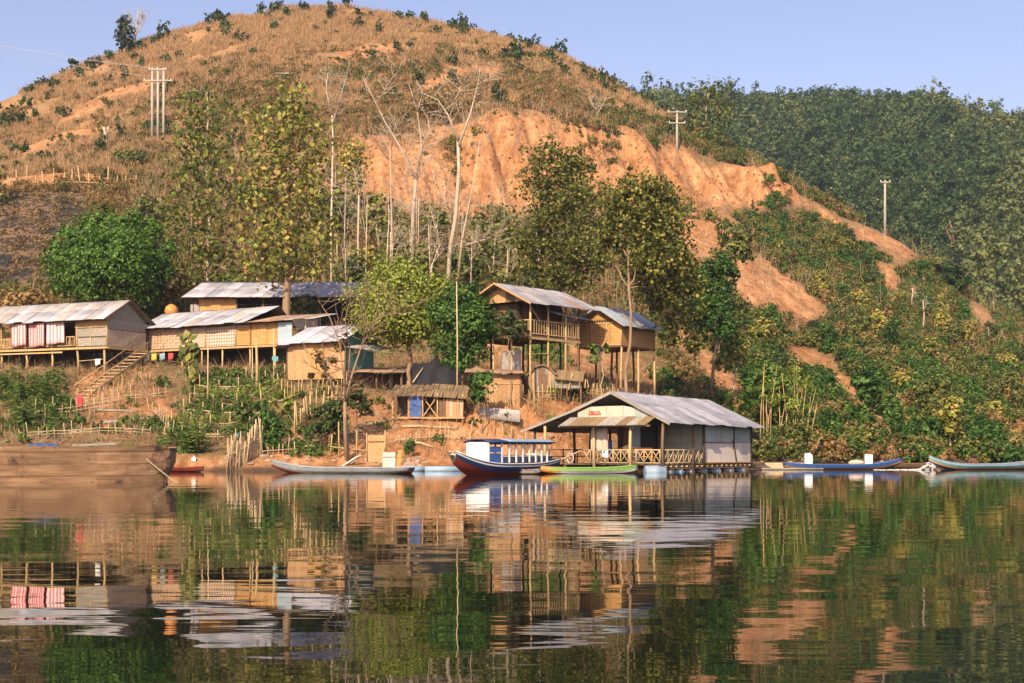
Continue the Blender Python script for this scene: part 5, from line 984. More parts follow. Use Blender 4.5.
# --- arched plank hut and its lean-to
org = PW(529, 393, 93.2); H = House('arched_hut', 'little plank hut with rounded thatched roof next to the orange hut', org, R(-6), 'hut')
top = lambda x: 1.15 + .65 * math.sin(math.pi * min(max(x / 1.7, 0), 1)) ** .7
H.planks(0, 1.7, -.35, 1.2, 0, 8, ['wood_grey', 'wood_brown', 'wood_warm'], top=top, name='wall_plank'); H.box('door', (.95, -.05, .62), (.5, .04, 1.2), 'wood_brown'); H.bar('rail', (0, -.06, .1), (1.75, -.06, .1), .05, .06, 'wood_warm')
for i in range(9):
    x0, x1 = -.15 + i * .222, -.15 + (i + 1) * .222
    H.planks(0, 1, 0, 1, 99, 0, 'thatch'); MB().slab([(x0, -.2, top(x0) + .06), (x1, -.2, top(x1) + .06), (x1, 1.9, top(x1) + .1), (x0, 1.9, top(x0) + .1)], .07).build('thatch_layer', M['thatch'], H.r)
for x in (0, 1.7): H.post(x, 0, 1.15, .06, 'wood_brown'); H.post(x, 1.7, 1.15, .06, 'wood_dark')
H.box('back_wall', (.85, 1.7, .6), (1.7, .05, 1.3), 'wood_dark'); H.box('side_wall', (1.7, .85, .6), (.05, 1.7, 1.2), 'wood_grey')
H.planks(1.75, 3.3, .3, .8, .1, 3, 'wood_grey', True, name='coop_plank'); H.bar('brace', (2.6, -.05, .2), (2.85, -.1, 1.3), .06, .05, 'bamboo')
for i in range(6): MB().slab([(1.75 + i * .3, -.3, .95 - .03 * i), (2.07 + i * .3, -.3, .9 - .03 * i), (2.07 + i * .3, 1.3, 1.55 - .02 * i), (1.75 + i * .3, 1.3, 1.6 - .02 * i)], .08).build('thatch_layer', M['thatch'], H.r)
for x in (2.5, 3.4): H.post(x, .1, .9, .05, 'wood_brown'); H.post(x, 1.2, 1.4, .05, 'wood_dark')

# --- black tarpaulin shelter
c = PW(412, 386, 93); hh = House('tarpaulin_shelter', 'black tarpaulin draped over poles behind the shed', c, 0, 'tarpaulin')
V, F = [], []
for j in range(7):
    for i in range(15):
        u, v_ = i / 14, j / 6; sag = (.35 * math.sin(math.pi * u * 2) ** 2 + .12 * math.sin(u * 21 + v_ * 3)) * (1 - v_)
        V.append((u * 2.95, 1.3 * (1 - v_) - .5 + .1 * math.sin(u * 14), (1.62 - sag + .25 * math.sin(math.pi * u)) * (1 - v_ * .95)))
for j in range(6):
    for i in range(14): a = j * 15 + i; F.append((a, a + 15, a + 16, a + 1))
MB().add(V, F).build('sheet', M['tarp'], hh.r, True)
for x in (.05, 1.5, 2.9): hh.pole('post', (x, .8, hh.ground(x, .8) - .2), (x, .8, 1.65), .05, 'wood_brown')
hh.pole('brace', (.1, -.7, 0.2), (.7, .3, 1.2), .04, 'bamboo_pale')
# dark timber store in the shade left of the tarpaulin
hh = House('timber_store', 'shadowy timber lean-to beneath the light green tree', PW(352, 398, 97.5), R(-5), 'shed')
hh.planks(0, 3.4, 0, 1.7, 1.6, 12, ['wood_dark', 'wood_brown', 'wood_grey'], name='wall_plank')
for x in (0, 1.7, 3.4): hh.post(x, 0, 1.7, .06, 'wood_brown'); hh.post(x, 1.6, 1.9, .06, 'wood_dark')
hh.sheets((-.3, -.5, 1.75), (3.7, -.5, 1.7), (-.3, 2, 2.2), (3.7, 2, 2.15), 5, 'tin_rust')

# ------------------------------------------------------------------ raft house on the water
c0 = PW(671, 450, 76); c1 = PW(764.5, 450, 85); dv = c1 - c0; dv.z = 0; RL = dv.length; c0.z = 0
H = House('raft_house', 'floating house with wide pale tin roof and open railed porch on drums', c0, rzof(dv.x, dv.y)); DZ = 0.42   # x runs back along the ridge, y to the left, origin under the right front eave
RR = H
y0, yr, yl = 0.0, 3.7, 9.8
# deck: boards on beams
for i in range(27): H.box('deck_plank', (.45 + i * .385, 4.9, DZ - .02 + random.uniform(-.008, .008)), (.36, 8.2, .05), random.choice(['wood_grey', 'wood_brown', 'wood_warm']))
for y in (.85, 2.9, 5.0, 7.0, 8.9): H.bar('deck_beam', (.2, y, DZ - .13), (RL - .4, y, DZ - .13), .12, .14, 'wood_brown')
for i in range(18): H.pole('joist_end', (.5 + i * .58, .55, DZ - .12), (.5 + i * .58, .95, DZ - .12), .05, 'bamboo')
# roof: right slope, left slope in two pitches
H.sheets((-.1, 0, 2.66), (RL, 0, 2.52), (-.1, yr, 4.42), (RL, yr, 4.25), 14, 'tin', rows=2, sag=.015)
H.sheets((-.1, 6.2, 3.42), (RL, 6.2, 3.30), (-.1, yr, 4.43), (RL, yr, 4.26), 13, 'tin'); H.sheets((-.1, yl, 2.28), (RL, yl, 2.2), (-.1, 6.3, 3.42), (RL, 6.3, 3.30), 13, 'tin_old')
H.bar('barge_board', (-.14, -.02, 2.60), (-.14, yr, 4.36), .06, .16, 'wood_grey'); H.bar('barge_board', (-.14, 6.25, 3.38), (-.14, yr, 4.36), .06, .16, 'wood_grey'); H.bar('barge_board', (-.14, yl, 2.24), (-.14, 6.25, 3.38), .06, .14, 'wood_grey')
H.bar('ridge_pole', (0, yr, 4.28), (RL, yr, 4.12), .1, .12, 'wood_dark')
for y, za, zb in ((.9, 2.95, 2.84), (2.3, 3.62, 3.5), (5.1, 3.76, 3.62), (7.6, 2.88, 2.8)): H.bar('purlin', (0, y, za), (RL - .1, y, zb), .08, .08, 'wood_dark')
# gable boards with the painted sign
gz_ = lambda y: 4.18 - (abs(y - yr) * (.46 if y < yr else .39))
for i, (ya, yb, mt) in enumerate(((1.35, 2.2, 'raft_green'), (2.2, 3.0, 'raft_green'), (3.0, 4.1, 'cream'), (4.1, 5.2, 'cream'), (5.2, 6.0, 'cream'))):
    MB().add([(.02, ya + .01, 3.02), (.02, yb - .01, 3.02), (.02, yb - .01, min(3.62, gz_(yb))), (.02, ya + .01, min(3.62, gz_(ya))), (.07, ya + .01, 3.02), (.07, yb - .01, 3.02), (.07, yb - .01, min(3.62, gz_(yb))), (.07, ya + .01, min(3.62, gz_(ya)))],
             [(3, 2, 1, 0), (4, 5, 6, 7), (0, 1, 5, 4), (1, 2, 6, 5), (2, 3, 7, 6), (3, 0, 4, 7)]).build('gable_board', M[mt], H.r)
M['sign_red'] = mat_rough('red_lettering', (0.55, 0.06, 0.03), (0.65, 0.12, 0.06), 8)
sg = None
for k, st_ in enumerate(([(0, 0), (.09, .13), (.18, .02)], [(.14, .12), (.32, .1)], [(.24, .16), (.2, 0), (.34, .04)], [(.38, 0), (.42, .15), (.5, .02), (.56, .14)], [(.6, .02), (.7, .15), (.76, .0)], [(.02, -.05), (.4, -.06), (.8, -.04)])):
    MB().tube([(-.005, 5.25 - a, 3.22 + b) for a, b in st_], .028, 4).build('lettering', M['sign_red'], H.r)
# porch skirt roof under the gable
for i in range(9):
    a, b = .9 + i * .62, .9 + (i + 1) * .62
    MB().slab([(-1.15, a, 2.52), (-1.15, b - .02, 2.52), (.0, b - .02, 3.0), (.0, a, 3.0)], .035).build('porch_sheet', M[random.choice(['thatch', 'wood_grey', 'thatch', 'wood_grey'])], H.r)
H.bar('porch_beam', (-1.0, .7, 2.5), (-1.0, 6.6, 2.5), .1, .1, 'wood_brown')
# posts
for x, y, top, mt in ((-.7, 2.1, 2.52, 'bamboo'), (.1, .55, 2.7, 'wood_brown'), (-.2, 4.75, 2.9, 'bamboo_pale'), (-.3, 8.0, 2.55, 'bamboo'), (3.4, .55, 2.75, 'wood_brown'), (4.6, .52, 2.75, 'wood_dark'), (4.0, 8.9, 2.45, 'wood_dark'), (8.0, 8.9, 2.45, 'wood_dark'), (.3, 9.1, 2.45, 'wood_dark'), (4.2, 5.4, 3.5, 'wood_dark'), (7.2, 5.4, 3.5, 'wood_dark'), (6.0, 9.0, 2.45, 'wood_dark'), (10.5, 8.9, 2.4, 'wood_dark'), (10.6, .6, 2.6, 'wood_dark')):
    H.pole('post', (x, y, DZ - .3), (x, y, top), .085, mt)
# enclosed room: side wall (river-right) of boards in two rows, front wall with dark door, back wall
for i, (a, b) in enumerate(((4.75, 5.9), (5.9, 7.1), (7.1, 8.35), (8.35, 9.4), (9.4, 10.5))):
    H.box('wall_board', ((a + b) / 2, .62, DZ + .62), (b - a - .015, .05, 1.16), 'raft_white'); H.box('wall_board', ((a + b) / 2, .64, DZ + 1.72), (b - a - .015, .05, .98), 'raft_green')  # upper row's duller green paints the eave's shade into the boards
H.bar('batten', (4.75, .57, DZ + 1.21), (8.4, .57, DZ + 1.21), .04, .05, 'wood_brown'); H.bar('batten', (4.75, .57, DZ + .06), (10.5, .57, DZ + .06), .05, .07, 'wood_warm'); H.bar('batten', (8.2, .55, DZ + 1.35), (8.75, .55, DZ - .25), .06, .07, 'wood_dark'); H.bar('batten', (8.35, .56, DZ + 1.2), (8.35, .56, DZ + 2.1), .05, .05, 'wood_dark')
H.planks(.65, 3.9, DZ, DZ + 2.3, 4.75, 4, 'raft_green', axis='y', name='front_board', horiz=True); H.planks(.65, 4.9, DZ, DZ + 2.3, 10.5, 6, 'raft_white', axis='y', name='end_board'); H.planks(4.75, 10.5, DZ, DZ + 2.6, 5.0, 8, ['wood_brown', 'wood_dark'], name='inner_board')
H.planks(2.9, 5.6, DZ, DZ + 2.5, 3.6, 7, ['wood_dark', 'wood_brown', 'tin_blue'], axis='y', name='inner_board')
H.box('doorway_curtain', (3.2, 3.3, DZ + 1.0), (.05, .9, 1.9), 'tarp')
H.sheets((RL - .3, .3, 2.25), (RL + .5, .5, 1.75), (RL - .35, 3.6, 2.9), (RL + .4, 3.6, 2.6), 2, 'tin_old', name='end_sheet')
# crossed bamboo railing round the porch
def rail_run(P, Q, n, ht=.78):
    P = Vector(P); Q = Vector(Q); e = (Q - P) / n; up = Vector((0, 0, ht)); RL_ = part_empty(RR, 'railing')
    MB().tube([P + up, Q + up], .035, 6).build('rail', M['bamboo_pale'], RL_, True); MB().tube([P + up * .1, Q + up * .1], .035, 6).build('rail', M['bamboo_pale'], RL_, True)
    nn = Vector((e.y, -e.x, 0)).normalized() * .03
    for i in range(n):
        a = P + e * i; b = a + e
        MB().tube([a + up * .1 + nn, b + up + nn], .028, 5).build('lattice_bar', M['bamboo_pale'], RL_, True); MB().tube([a + up - nn, b + up * .1 - nn], .028, 5).build('lattice_bar', M['bamboo_pale'], RL_, True)
        MB().tube([a, a + up * 1.05], .035, 6).build('rail_post', M['bamboo'], RL_, True)
rail_run((.15, .6, DZ), (4.7, .6, DZ), 8); rail_run((-.05, .65, DZ), (-.05, 5.6, DZ), 10)
H.bar('rail', (-.1, 5.7, DZ + .75), (-.1, 7.3, DZ + .15), .05, .06, 'bamboo_pale'); H.bar('rail', (.2, 9.05, DZ + .8), (10.4, 9.0, DZ + .8), .06, .06, 'wood_dark'); H.bar('rail', (.2, 9.05, DZ + .4), (10.4, 9.0, DZ + .4), .05, .05, 'wood_dark'); H.bar('rail', (-.1, 7.0, DZ + .8), (.2, 9.05, DZ + .8), .05, .05, 'wood_dark')
for i in range(8): H.pole('rail_post', (.2 + i * 1.45, 9.05, DZ), (.2 + i * 1.45, 9.05, DZ + .85), .04, 'wood_dark')
# porch furniture
bn = House('bench', 'yellow wooden bench behind the porch railing of the raft house', H.w((1.2, 2.2, DZ)), rzof(dv.x, dv.y) + R(90), 'bench')
bn.box('seat', (.3, 0, .42), (1.5, .4, .05), 'orange'); bn.box('backrest', (.3, .2, .85), (1.5, .04, .12), 'orange'); bn.box('backrest', (.3, .2, .68), (1.5, .04, .08), 'orange')
for x in (-.38, .98):
    for y in (-.16, .18): bn.box('leg', (x, y, .2 if y < 0 else .45), (.06, .06, .4 if y < 0 else .9), 'orange')
cloth('laundry', 1.1, 1.3, M['cream'], 'pale cloth hanging from the porch post of the raft house', 'cloth', H.w((-.1, 4.5, 2.4)), rzof(dv.x, dv.y) + R(90), .06)
cloth('laundry', .6, .9, M['blue'], 'blue cloth hanging in the porch of the raft house', 'cloth', H.w((2.4, 5.5, 1.75)), rzof(dv.x, dv.y) + R(80), .05)
cloth('laundry', .5, .7, M['wood_dark'], 'dark jacket hanging in the porch of the raft house', 'cloth', H.w((2.2, 6.3, 2.0)), rzof(dv.x, dv.y) + R(80), .05)
cloth('laundry', .4, .45, M['white'], 'small white cloth hung on the crossed railing', 'cloth', H.w((-.12, 4.1, DZ + .78)), rzof(dv.x, dv.y) + R(90), .03, nx=6, nz=3)
wh = House('bicycle_wheel', 'spoked wheel leaning at the porch end by the green canoe', H.w((-.12, 6.4, DZ + .33)), rzof(dv.x, dv.y) + R(70), 'wheel')
MB().tube([(math.cos(a) * .3, 0, math.sin(a) * .3) for a in [i * math.pi / 10 for i in range(21)]], .022, 5).build('tyre', M['white'], wh.r, True)
for i in range(8): a = i * math.pi / 4; MB().tube([(0, 0, 0), (math.cos(a) * .29, 0, math.sin(a) * .29)], .007, 3).build('spoke', M['wire'], wh.r)
# drums that carry the raft
dm = MB().tube([(-.45, 0, 0), (-.44, 0, 0), (-.15, 0, 0), (-.14, 0, 0), (.15, 0, 0), (.16, 0, 0), (.44, 0, 0), (.45, 0, 0)], [.26, .29, .29, .305, .305, .29, .29, .26], 14)
dmesh = {k: dm.mesh('drum', M[k], True) for k in ('sky_blue', 'concrete', 'tin_old')}
dm_lab = iter(['large pale blue drum under the front corner of the raft house', 'grey drum second along under the raft railing', 'pale blue drum third along under the raft railing', 'grey drum fourth along under the raft railing', 'pale drum under the near end of the white raft wall', 'blue drum under the middle of the white raft wall', 'pale drum under the far half of the white raft wall', 'blue drum under the far end of the white raft wall'])
for i, (x, mt, y, sc) in enumerate(((-.15, 'sky_blue', .9, 1.25), (1.4, 'tin_old', 1.15, 1), (2.5, 'sky_blue', 1.15, 1), (3.7, 'tin_old', 1.15, 1), (5.2, 'tin_old', 1.15, 1), (6.8, 'sky_blue', 1.15, 1), (8.4, 'tin_old', 1.15, 1), (9.9, 'sky_blue', 1.15, 1))):
    o = link('drum', dmesh[mt], None, H.w((x, y, .0 if i == 0 else -.15)), (0, 0, R(10) if i == 0 else rzof(dv.x, dv.y) + R(90))); o.scale = (sc,) * 3; tag(o, next(dm_lab), 'drum', 'drums under the raft')
wb = House('white_box', 'white plastic box on the raft edge between the houseboat and the canoe', H.w((-.4, 8.6, DZ)), rzof(dv.x, dv.y) + R(80), 'box'); wb.box('body', (0, 0, .27), (.85, .5, .5), 'white'); wb.box('lid', (0, 0, .55), (.9, .55, .06), 'white')

# ------------------------------------------------------------------ boats
def boat(name, label, p_bow, p_stern, beam, depth, bow_rise, stern_rise, cols, free=.3, seats=3, seg=26, bow_out=.12, stern_w=.55, bow_w=.06, cat='boat', lining='wood_brown', deck=None, bow_pow=2.6):
    """hull from bow to stern on the water; cols: list of (height fraction, material) from keel up"""
    a = Vector(p_bow); b = Vector(p_stern); a.z = b.z = 0; dvv = b - a; Ln = dvv.length; rz = rzof(dvv.x, dvv.y)
    hs = House(name, label, a, rz, cat); ts = [i / seg for i in range(seg + 1)]
    def st(t):
        wdt = beam / 2 * (bow_w + (1 - bow_w) * math.sin(min(1, t / .45) * math.pi / 2) ** .8) * (1 if t < .6 else 1 - (1 - stern_w) * ((t - .6) / .4) ** 2)
        sh = free + bow_rise * max(0, 1 - t / .45) ** bow_pow + stern_rise * max(0, (t - .6) / .4) ** 2
        kl = -depth + (depth + free * .2 + bow_rise * .72) * max(0, 1 - t / .30) ** 2 + (depth * .8 + stern_rise * .6) * max(0, (t - .75) / .25) ** 2
        return wdt, sh, min(kl, sh - .06)
    hs.st = st; hs.L = Ln
    def shell(f0, f1, off, rows=3):
        V, F = [], []
        for t in ts:
            wdt, sh, kl = st(t); ring = []
            for sgn in (-1, 1):
                col_ = []
                for r_ in range(rows + 1):
                    f = f0 + (f1 - f0) * r_ / rows; yy = wdt * (1 - (1 - f) ** 2.2) + off * (1 if f > .05 else 0); col_.append((t * Ln, sgn * max(yy, 0.004), kl + (sh - kl) * f + (0 if off >= 0 else -off * .6 * (1 - f))))
                ring.append(col_)
            V += ring[0] + ring[1]
        m = 2 * (rows + 1)
        for i in range(seg):
            for sgn in (0, 1):
                for r_ in range(rows):
                    p = i * m + sgn * (rows + 1) + r_; q = (p, p + 1, p + m + 1, p + m); F.append(q if sgn == 0 else q[::-1])
        for r_ in range(rows):                                            # transom
            p = seg * m + r_; F.append((p, p + 1, p + rows + 2, p + rows + 1))
        return V, F
    f0 = 0.0
    for i, (f1, mt) in enumerate(cols):
        V, F = shell(f0, f1, .006 * i, 4 if i == 0 else 2); MB().add(V, F).build('hull' if i == 0 else 'strake', M[mt], hs.r, True); f0 = f1
    V, F = shell(0.04, .99, -.04); MB().add(V, [f[::-1] for f in F]).build('lining', M[lining], hs.r, True)
    for sgn in (-1, 1):
        MB().tube([(t * Ln, sgn * max(.01, st(t)[0]), st(t)[1]) for t in ts], .03, 5).build('gunwale', M[deck or cols[-1][1]], hs.r, True)
    for i in range(seats):
        t = .3 + .5 * i / max(1, seats - 1); hs.box('thwart', (t * Ln, 0, st(t)[1] - .08), (.22, st(t)[0] * 1.9, .035), lining)
    return hs
def WP(px, d): return Vector(((px - CX) / FPX * d, d, 0))
# long blue boat by the bank
B = boat('longboat', 'long worn grey-blue wooden longboat with red keel moored under the bank', WP(272, 75), WP(411, 72.5), 1.15, .2, .38, .02, [(.38, 'red'), (.58, 'wood_grey'), (1.0, 'grey_blue')], .29, 4, stern_w=.9, lining='wood_grey')
# blue and white houseboat
B = boat('houseboat', 'navy blue cabin boat with white front panel and red bow', WP(453, 66.5), WP(552, 74.2), 1.7, .3, .62, .22, [(.55, 'red'), (.82, 'navy'), (.91, 'white'), (1.0, 'navy')], .52, 0, stern_w=.62, bow_w=.22, lining='wood_grey', deck='white')
Ln = B.L; s_ = B.st
B.box('bow_board', (.35, 0, s_(.05)[1] + .02), (.5, .5, .05), 'white')
x0, x1, x2 = 2.1, 2.1, Ln - 1.2; ch = 1.62
for sgn in (-1, 1):
    wv = lambda x: sgn * (s_(x / Ln)[0] * .96)
    MB().slab([(x1 + .02, wv(x1), .62), (x1 + .95, wv(x1 + .95), .6), (x1 + .95, wv(x1 + .95), 1.04), (x1 + .02, wv(x1), 1.04)], .04).build('side_panel', M['blue'], B.r)
    MB().slab([(x1 + .02, wv(x1), 1.1), (x1 + .95, wv(x1 + .95), 1.1), (x1 + .95, wv(x1 + .95), 1.36), (x1 + .02, wv(x1), 1.36)], .04).build('side_panel', M['blue'], B.r)
    MB().slab([(x1 + .96, wv(x1 + .96), .5), (x2 + .1, wv(x2), .6), (x2 + .1, wv(x2), .90), (x1 + .96, wv(x1 + .96), .86)], .04).build('side_panel', M['navy'], B.r)
    B.bar('side_rail', (x1 + .9, wv(x1 + .9), .89), (x2, wv(x2), .93), .06, .06, 'white'); B.bar('eave_board', (x1, wv(x1), ch - .08), (x2, wv(x2), ch - .06), .05, .16, 'navy')
    k = 0
    xx = x1 + .95
    while xx < x2 + .05:
        B.box('cabin_post', (xx, wv(xx), 1.08), (.09, .06, .98), 'white'); xx += .62
B.box('front_panel', (x0, 0, 1.12), (.05, s_(x0 / Ln)[0] * 1.9, .92), 'white')
rf = [(x0 - .1, .0, ch), (x2 + .3, .0, ch + .04)]
V, F = [], []
for i in range(9):
    x = x0 - .1 + (x2 + .4 - x0) * i / 8; hw = s_(min(x / Ln, .98))[0] + .1
    for j in range(7): u = j / 6 * 2 - 1; V.append((x, u * hw, ch + .14 * (1 - u * u) - .02))
for i in range(8):
    for j in range(6): p = i * 7 + j; F.append((p, p + 7, p + 8, p + 1))
o = MB().add(V, F).build('cabin_roof', M['navy'], B.r, True); md = o.modifiers.new('thickness', 'SOLIDIFY'); md.thickness = .06
o = MB().add([(v[0] if v[0] > x1 + 1.5 else x1 + 1.5, v[1] * .98, v[2] + .012) for v in V], F).build('roof_sheet', M['sky_blue'], B.r, True)
for i in range(3): B.box('bench_seat', (x1 + 1.2 + i * .9, 0, .55), (.3, 1.1, .05), 'wood_brown')
# green canoe with orange bow, moored in front of the raft porch
B = boat('canoe', 'slim light green canoe with orange bow moored before the raft porch', WP(541, 71.5), WP(637, 73.0), .85, .15, .06, .12, [(.35, 'wood_dark'), (.6, 'white'), (1.0, 'lime')], .3, 3, stern_w=.2)
V, F = [], []
cap = MB(); 
for sgn in (-1, 1):
    for i in range(8):
        pass
for i in range(9):
    t = i / 8 * .2; wdt, sh, kl = B.st(t)
    for (yy, zz) in ((-wdt - .02, sh + .03), (-wdt * .75 - .02, (sh + kl) / 2), (0, kl - .02), (wdt * .75 + .02, (sh + kl) / 2), (wdt + .02, sh + .03)): V.append((t * B.L - .02, yy, zz))
for i in range(8):
    for j in range(4): p = i * 5 + j; F.append((p, p + 5, p + 6, p + 1))
    p = i * 5; F.append((p, p + 4, p + 9, p + 5))
MB().add(V, F).build('bow_cap', M['orange'], B.r, True)
# dark canoe end between houseboat and canoe
boat('canoe', 'dark weathered canoe wedged between the houseboat and the green canoe', WP(508, 70.5), WP(541, 70.5), .6, .12, .05, .05, [(.5, 'wood_dark'), (1.0, 'wood_grey')], .22, 2, 14)
# right-hand boats
B = boat('longboat', 'long dark blue longboat carrying white cans near the right bank', WP(901, 88), WP(784, 87), 1.2, .15, .38, .12, [(.35, 'wood_dark'), (.6, 'wood_warm'), (1.0, 'blue')], .30, 5, stern_w=.35)
for px, lb, cap_ in ((808, 'white fuel can at the stern of the dark blue longboat', 'white'), (868, 'white fuel can with red cap amidships in the dark blue longboat', 'red')):
    t = (901 - px) / (901 - 784); cn = House('fuel_can', lb, B.w((t * B.L, 0, .12)), rzof(1, 0), 'fuel can'); cn.box('body', (0, 0, .44), (.46, .34, .74), 'white'); MB().tube([(.1, 0, .8), (.1, 0, .9)], .07, 8).build('cap', M[cap_], cn.r, True); cn.bar('handle', (-.2, 0, .86), (.02, 0, .86), .05, .05, cap_); cn.box('handle_foot', (-.2, 0, .82), (.05, .05, .08), cap_)
bd = House('bundle', 'pale bundle lying in the dark blue longboat between the two cans', B.w(((901 - 856) / 117 * B.L, 0, .2)), 0, 'bundle'); V, F = lobe_leaves([((0, 0, .15), (.3, .2, .1))], 4, .1); MB().tube([(-.5, 0, .2), (-.35, 0, .22), (0, 0, .24), (.35, 0, .22), (.5, 0, .2)], [.03, .14, .17, .13, .03], 8).build('sack', M['cream'], bd.r, True)
B = boat('longboat', 'plain brown longboat half hidden between the blue and teal boats', WP(940, 90.5), WP(876, 91.5), 1.0, .1, .15, .1, [(.4, 'wood_dark'), (1.0, 'wood_brown')], .34, 3)
B = boat('longboat', 'teal longboat with upswept bow passing the right bank', WP(929, 86), WP(1040, 88.5), 1.1, .12, .5, .3, [(.3, 'navy'), (.55, 'wood_warm'), (.75, 'teal'), (1.0, 'sky_blue')], .34, 4, stern_w=.3, bow_pow=3.2)
PB = B
# a person crouched low in the teal boat, only dark-haired head and hunched brown-clad back show
pr = empty('person', B.w(((972 - 929) / 111 * B.L, 0, .1)), 0, 'person in brown clothing hunched low in the teal boat, facing away', 'person')
bm = bpy.data.meshes.new('body'); pts = [(0, 0, .12), (.02, 0, .34), (.05, -.02, .52), (.07, -.03, .60), (.08, -.05, .68), (.08, -.05, .76), (-.16, 0, .48), (-.26, -.08, .30), (-.18, -.24, .2), (.22, 0, .48), (.3, -.08, .3), (.22, -.24, .2), (-.12, -.25, .22), (-.12, -.35, .02), (.12, -.25, .22), (.12, -.35, .02)]
ed = [(0, 1), (1, 2), (2, 3), (3, 4), (4, 5), (2, 6), (6, 7), (7, 8), (2, 9), (9, 10), (10, 11), (0, 12), (12, 13), (0, 14), (14, 15)]
bm.from_pydata(pts, ed, []); bo = link('body', bm, pr); M['cloth_brown'] = mat_rough('brown_cloth', (.10, .05, .03), (.17, .08, .05), 6); bm.materials.append(M['cloth_brown'])
sk = bo.modifiers.new('skin', 'SKIN'); rad = [.17, .18, .17, .07, .11, .10, .10, .06, .045, .10, .06, .045, .09, .05, .09, .05]
for i, r_ in enumerate(rad): bm.skin_vertices[0].data[i].radius = (r_, r_)
bm.skin_vertices[0].data[0].use_root = True
sb = bo.modifiers.new('smooth', 'SUBSURF'); sb.levels = 2; sb.render_levels = 2
MB().tube([(.08, -.02, .66), (.08, -.03, .72), (.08, -.05, .8), (.08, -.05, .86), (.08, -.05, .885)], [.11, .135, .13, .085, .02], 12).build('hair', M['skin'], pr, True)
# foam of its wake at the bow
fo = MB(); rr = random.Random(5)
V, F = [], []
for i in range(260):
    t = rr.random() ** 1.5; px = 934 - t * 60; d = 85.7 + rr.uniform(-.25, .25) * (1 + 3 * t); s2 = rr.uniform(.03, .1) * (1.2 - t * .8); c = WP(px, d); h = .42 * math.exp(-((px - 929) / 6.0) ** 2) * rr.random()
    b = len(V); V += [tuple(c + Vector(q) * s2 + Vector((0, 0, .01 + h))) for q in ((-1.6, 0, 0), (0, -1, .1), (1.6, 0, 0), (0, 1, .1), (0, 0, .6), (0, 0, -.3))]; F += [(b, b + 1, b + 4), (b + 1, b + 2, b + 4), (b + 2, b + 3, b + 4), (b + 3, b, b + 4), (b + 1, b, b + 5), (b + 2, b + 1, b + 5), (b + 3, b + 2, b + 5), (b, b + 3, b + 5)]
tag(fo.add(V, F).build('foam', M['white']), 'white foam splashing off the bow of the teal boat', kind='stuff')
# old barge on the left: planks and frames
a, b = WP(176, 55.0), WP(-130, 52.5); a.z = b.z = 0; dvv = b - a; BL = dvv.length; H = House('barge', 'huge old wooden barge with worn planks moored at the left edge', a, rzof(dvv.x, dvv.y), 'barge')
V, F = [], []
def bst(t): return 1.5 * (.35 + .65 * min(1, t / .16) ** .6), 1.34 + .10 * max(0, 1 - t / .2) ** 2, -.4 + 1.15 * max(0, 1 - t / .055) ** 1.2
rows = [0, .14, .36, .62, .88, 1.0]; TS = [i / 40 for i in range(41)]
for sgn in (-1, 1):
    for r_ in range(5):
        for (ta, tb) in ((0, .26), (.26, .55), (.55, .8), (.8, 1.0)) if r_ % 2 else ((0, .4), (.4, .7), (.7, 1.0)):
            V, F = [], []; pr_ = .008 * (r_ % 2) + (.03 if r_ == 4 else 0)
            n = 12
            for i in range(n + 1):
                t = ta + (tb - ta) * i / n; wdt, sh, kl = bst(t)
                for f in (rows[r_] + .004, rows[r_ + 1] - .004):
                    y = wdt * (.82 + .18 * f) + pr_; V.append((t * BL, sgn * y, kl + (sh - kl) * f)); V.append((t * BL, sgn * (y - .07), kl + (sh - kl) * f))
            for i in range(n):
                p = i * 4; F += [(p, p + 4, p + 6, p + 2), (p + 1, p + 3, p + 7, p + 5), (p, p + 1, p + 5, p + 4), (p + 2, p + 6, p + 7, p + 3)]
            F += [(0, 2, 3, 1), (n * 4, n * 4 + 1, n * 4 + 3, n * 4 + 2)]
            if sgn < 0: F = [f[::-1] for f in F]
            MB().add(V, F).build('plank', M['barge'], H.r)
w0, s0, k0 = bst(0); MB().add([(0, -w0 * .82, k0), (0, w0 * .82, k0), (0, w0, s0), (0, -w0, s0), (.08, -w0 * .82, k0), (.08, w0 * .82, k0), (.08, w0, s0), (.08, -w0, s0)], [(0, 3, 2, 1), (4, 5, 6, 7), (0, 1, 5, 4), (1, 2, 6, 5), (2, 3, 7, 6), (3, 0, 4, 7)]).build('stem_board', M['barge'], H.r)
MB().add([(t * BL, sg_ * bst(t)[0] * .84, .3) for t in (0.03, .2, .4, .6, .8, 1) for sg_ in (-1, 1)], [(2 * i, 2 * i + 2, 2 * i + 3, 2 * i + 1) for i in range(5)]).build('hold_floor', M['wood_dark'], H.r)
MB().add([(.03 * BL, y, z) for y in (-1, 1) for z in (0, .1)], [(0, 1, 3, 2)]).build('hold_end', M['wood_dark'], H.r)
for sg_ in (-1, 1):
    MB().add([(t * BL, sg_ * (bst(t)[0] * (.82 + .18 * f) - .1), bst(t)[2] + (bst(t)[1] - bst(t)[2]) * f) for t in TS for f in (.02, .97)], [(2 * i, 2 * i + 2, 2 * i + 3, 2 * i + 1) for i in range(40)]).build('lining', M['wood_dark'], H.r)  # dark inner shell, added so plank seams read dark, not as lit interior
H.box('bow_deck', (.75, 0, 1.30), (1.5, 1.7, .05), 'barge')
for i, t in enumerate((.1, .3, .5, .7, .9)): H.bar('cross_beam', (t * BL, -bst(t)[0], 1.28), (t * BL, bst(t)[0], 1.28), .14, .12, 'wood_brown')
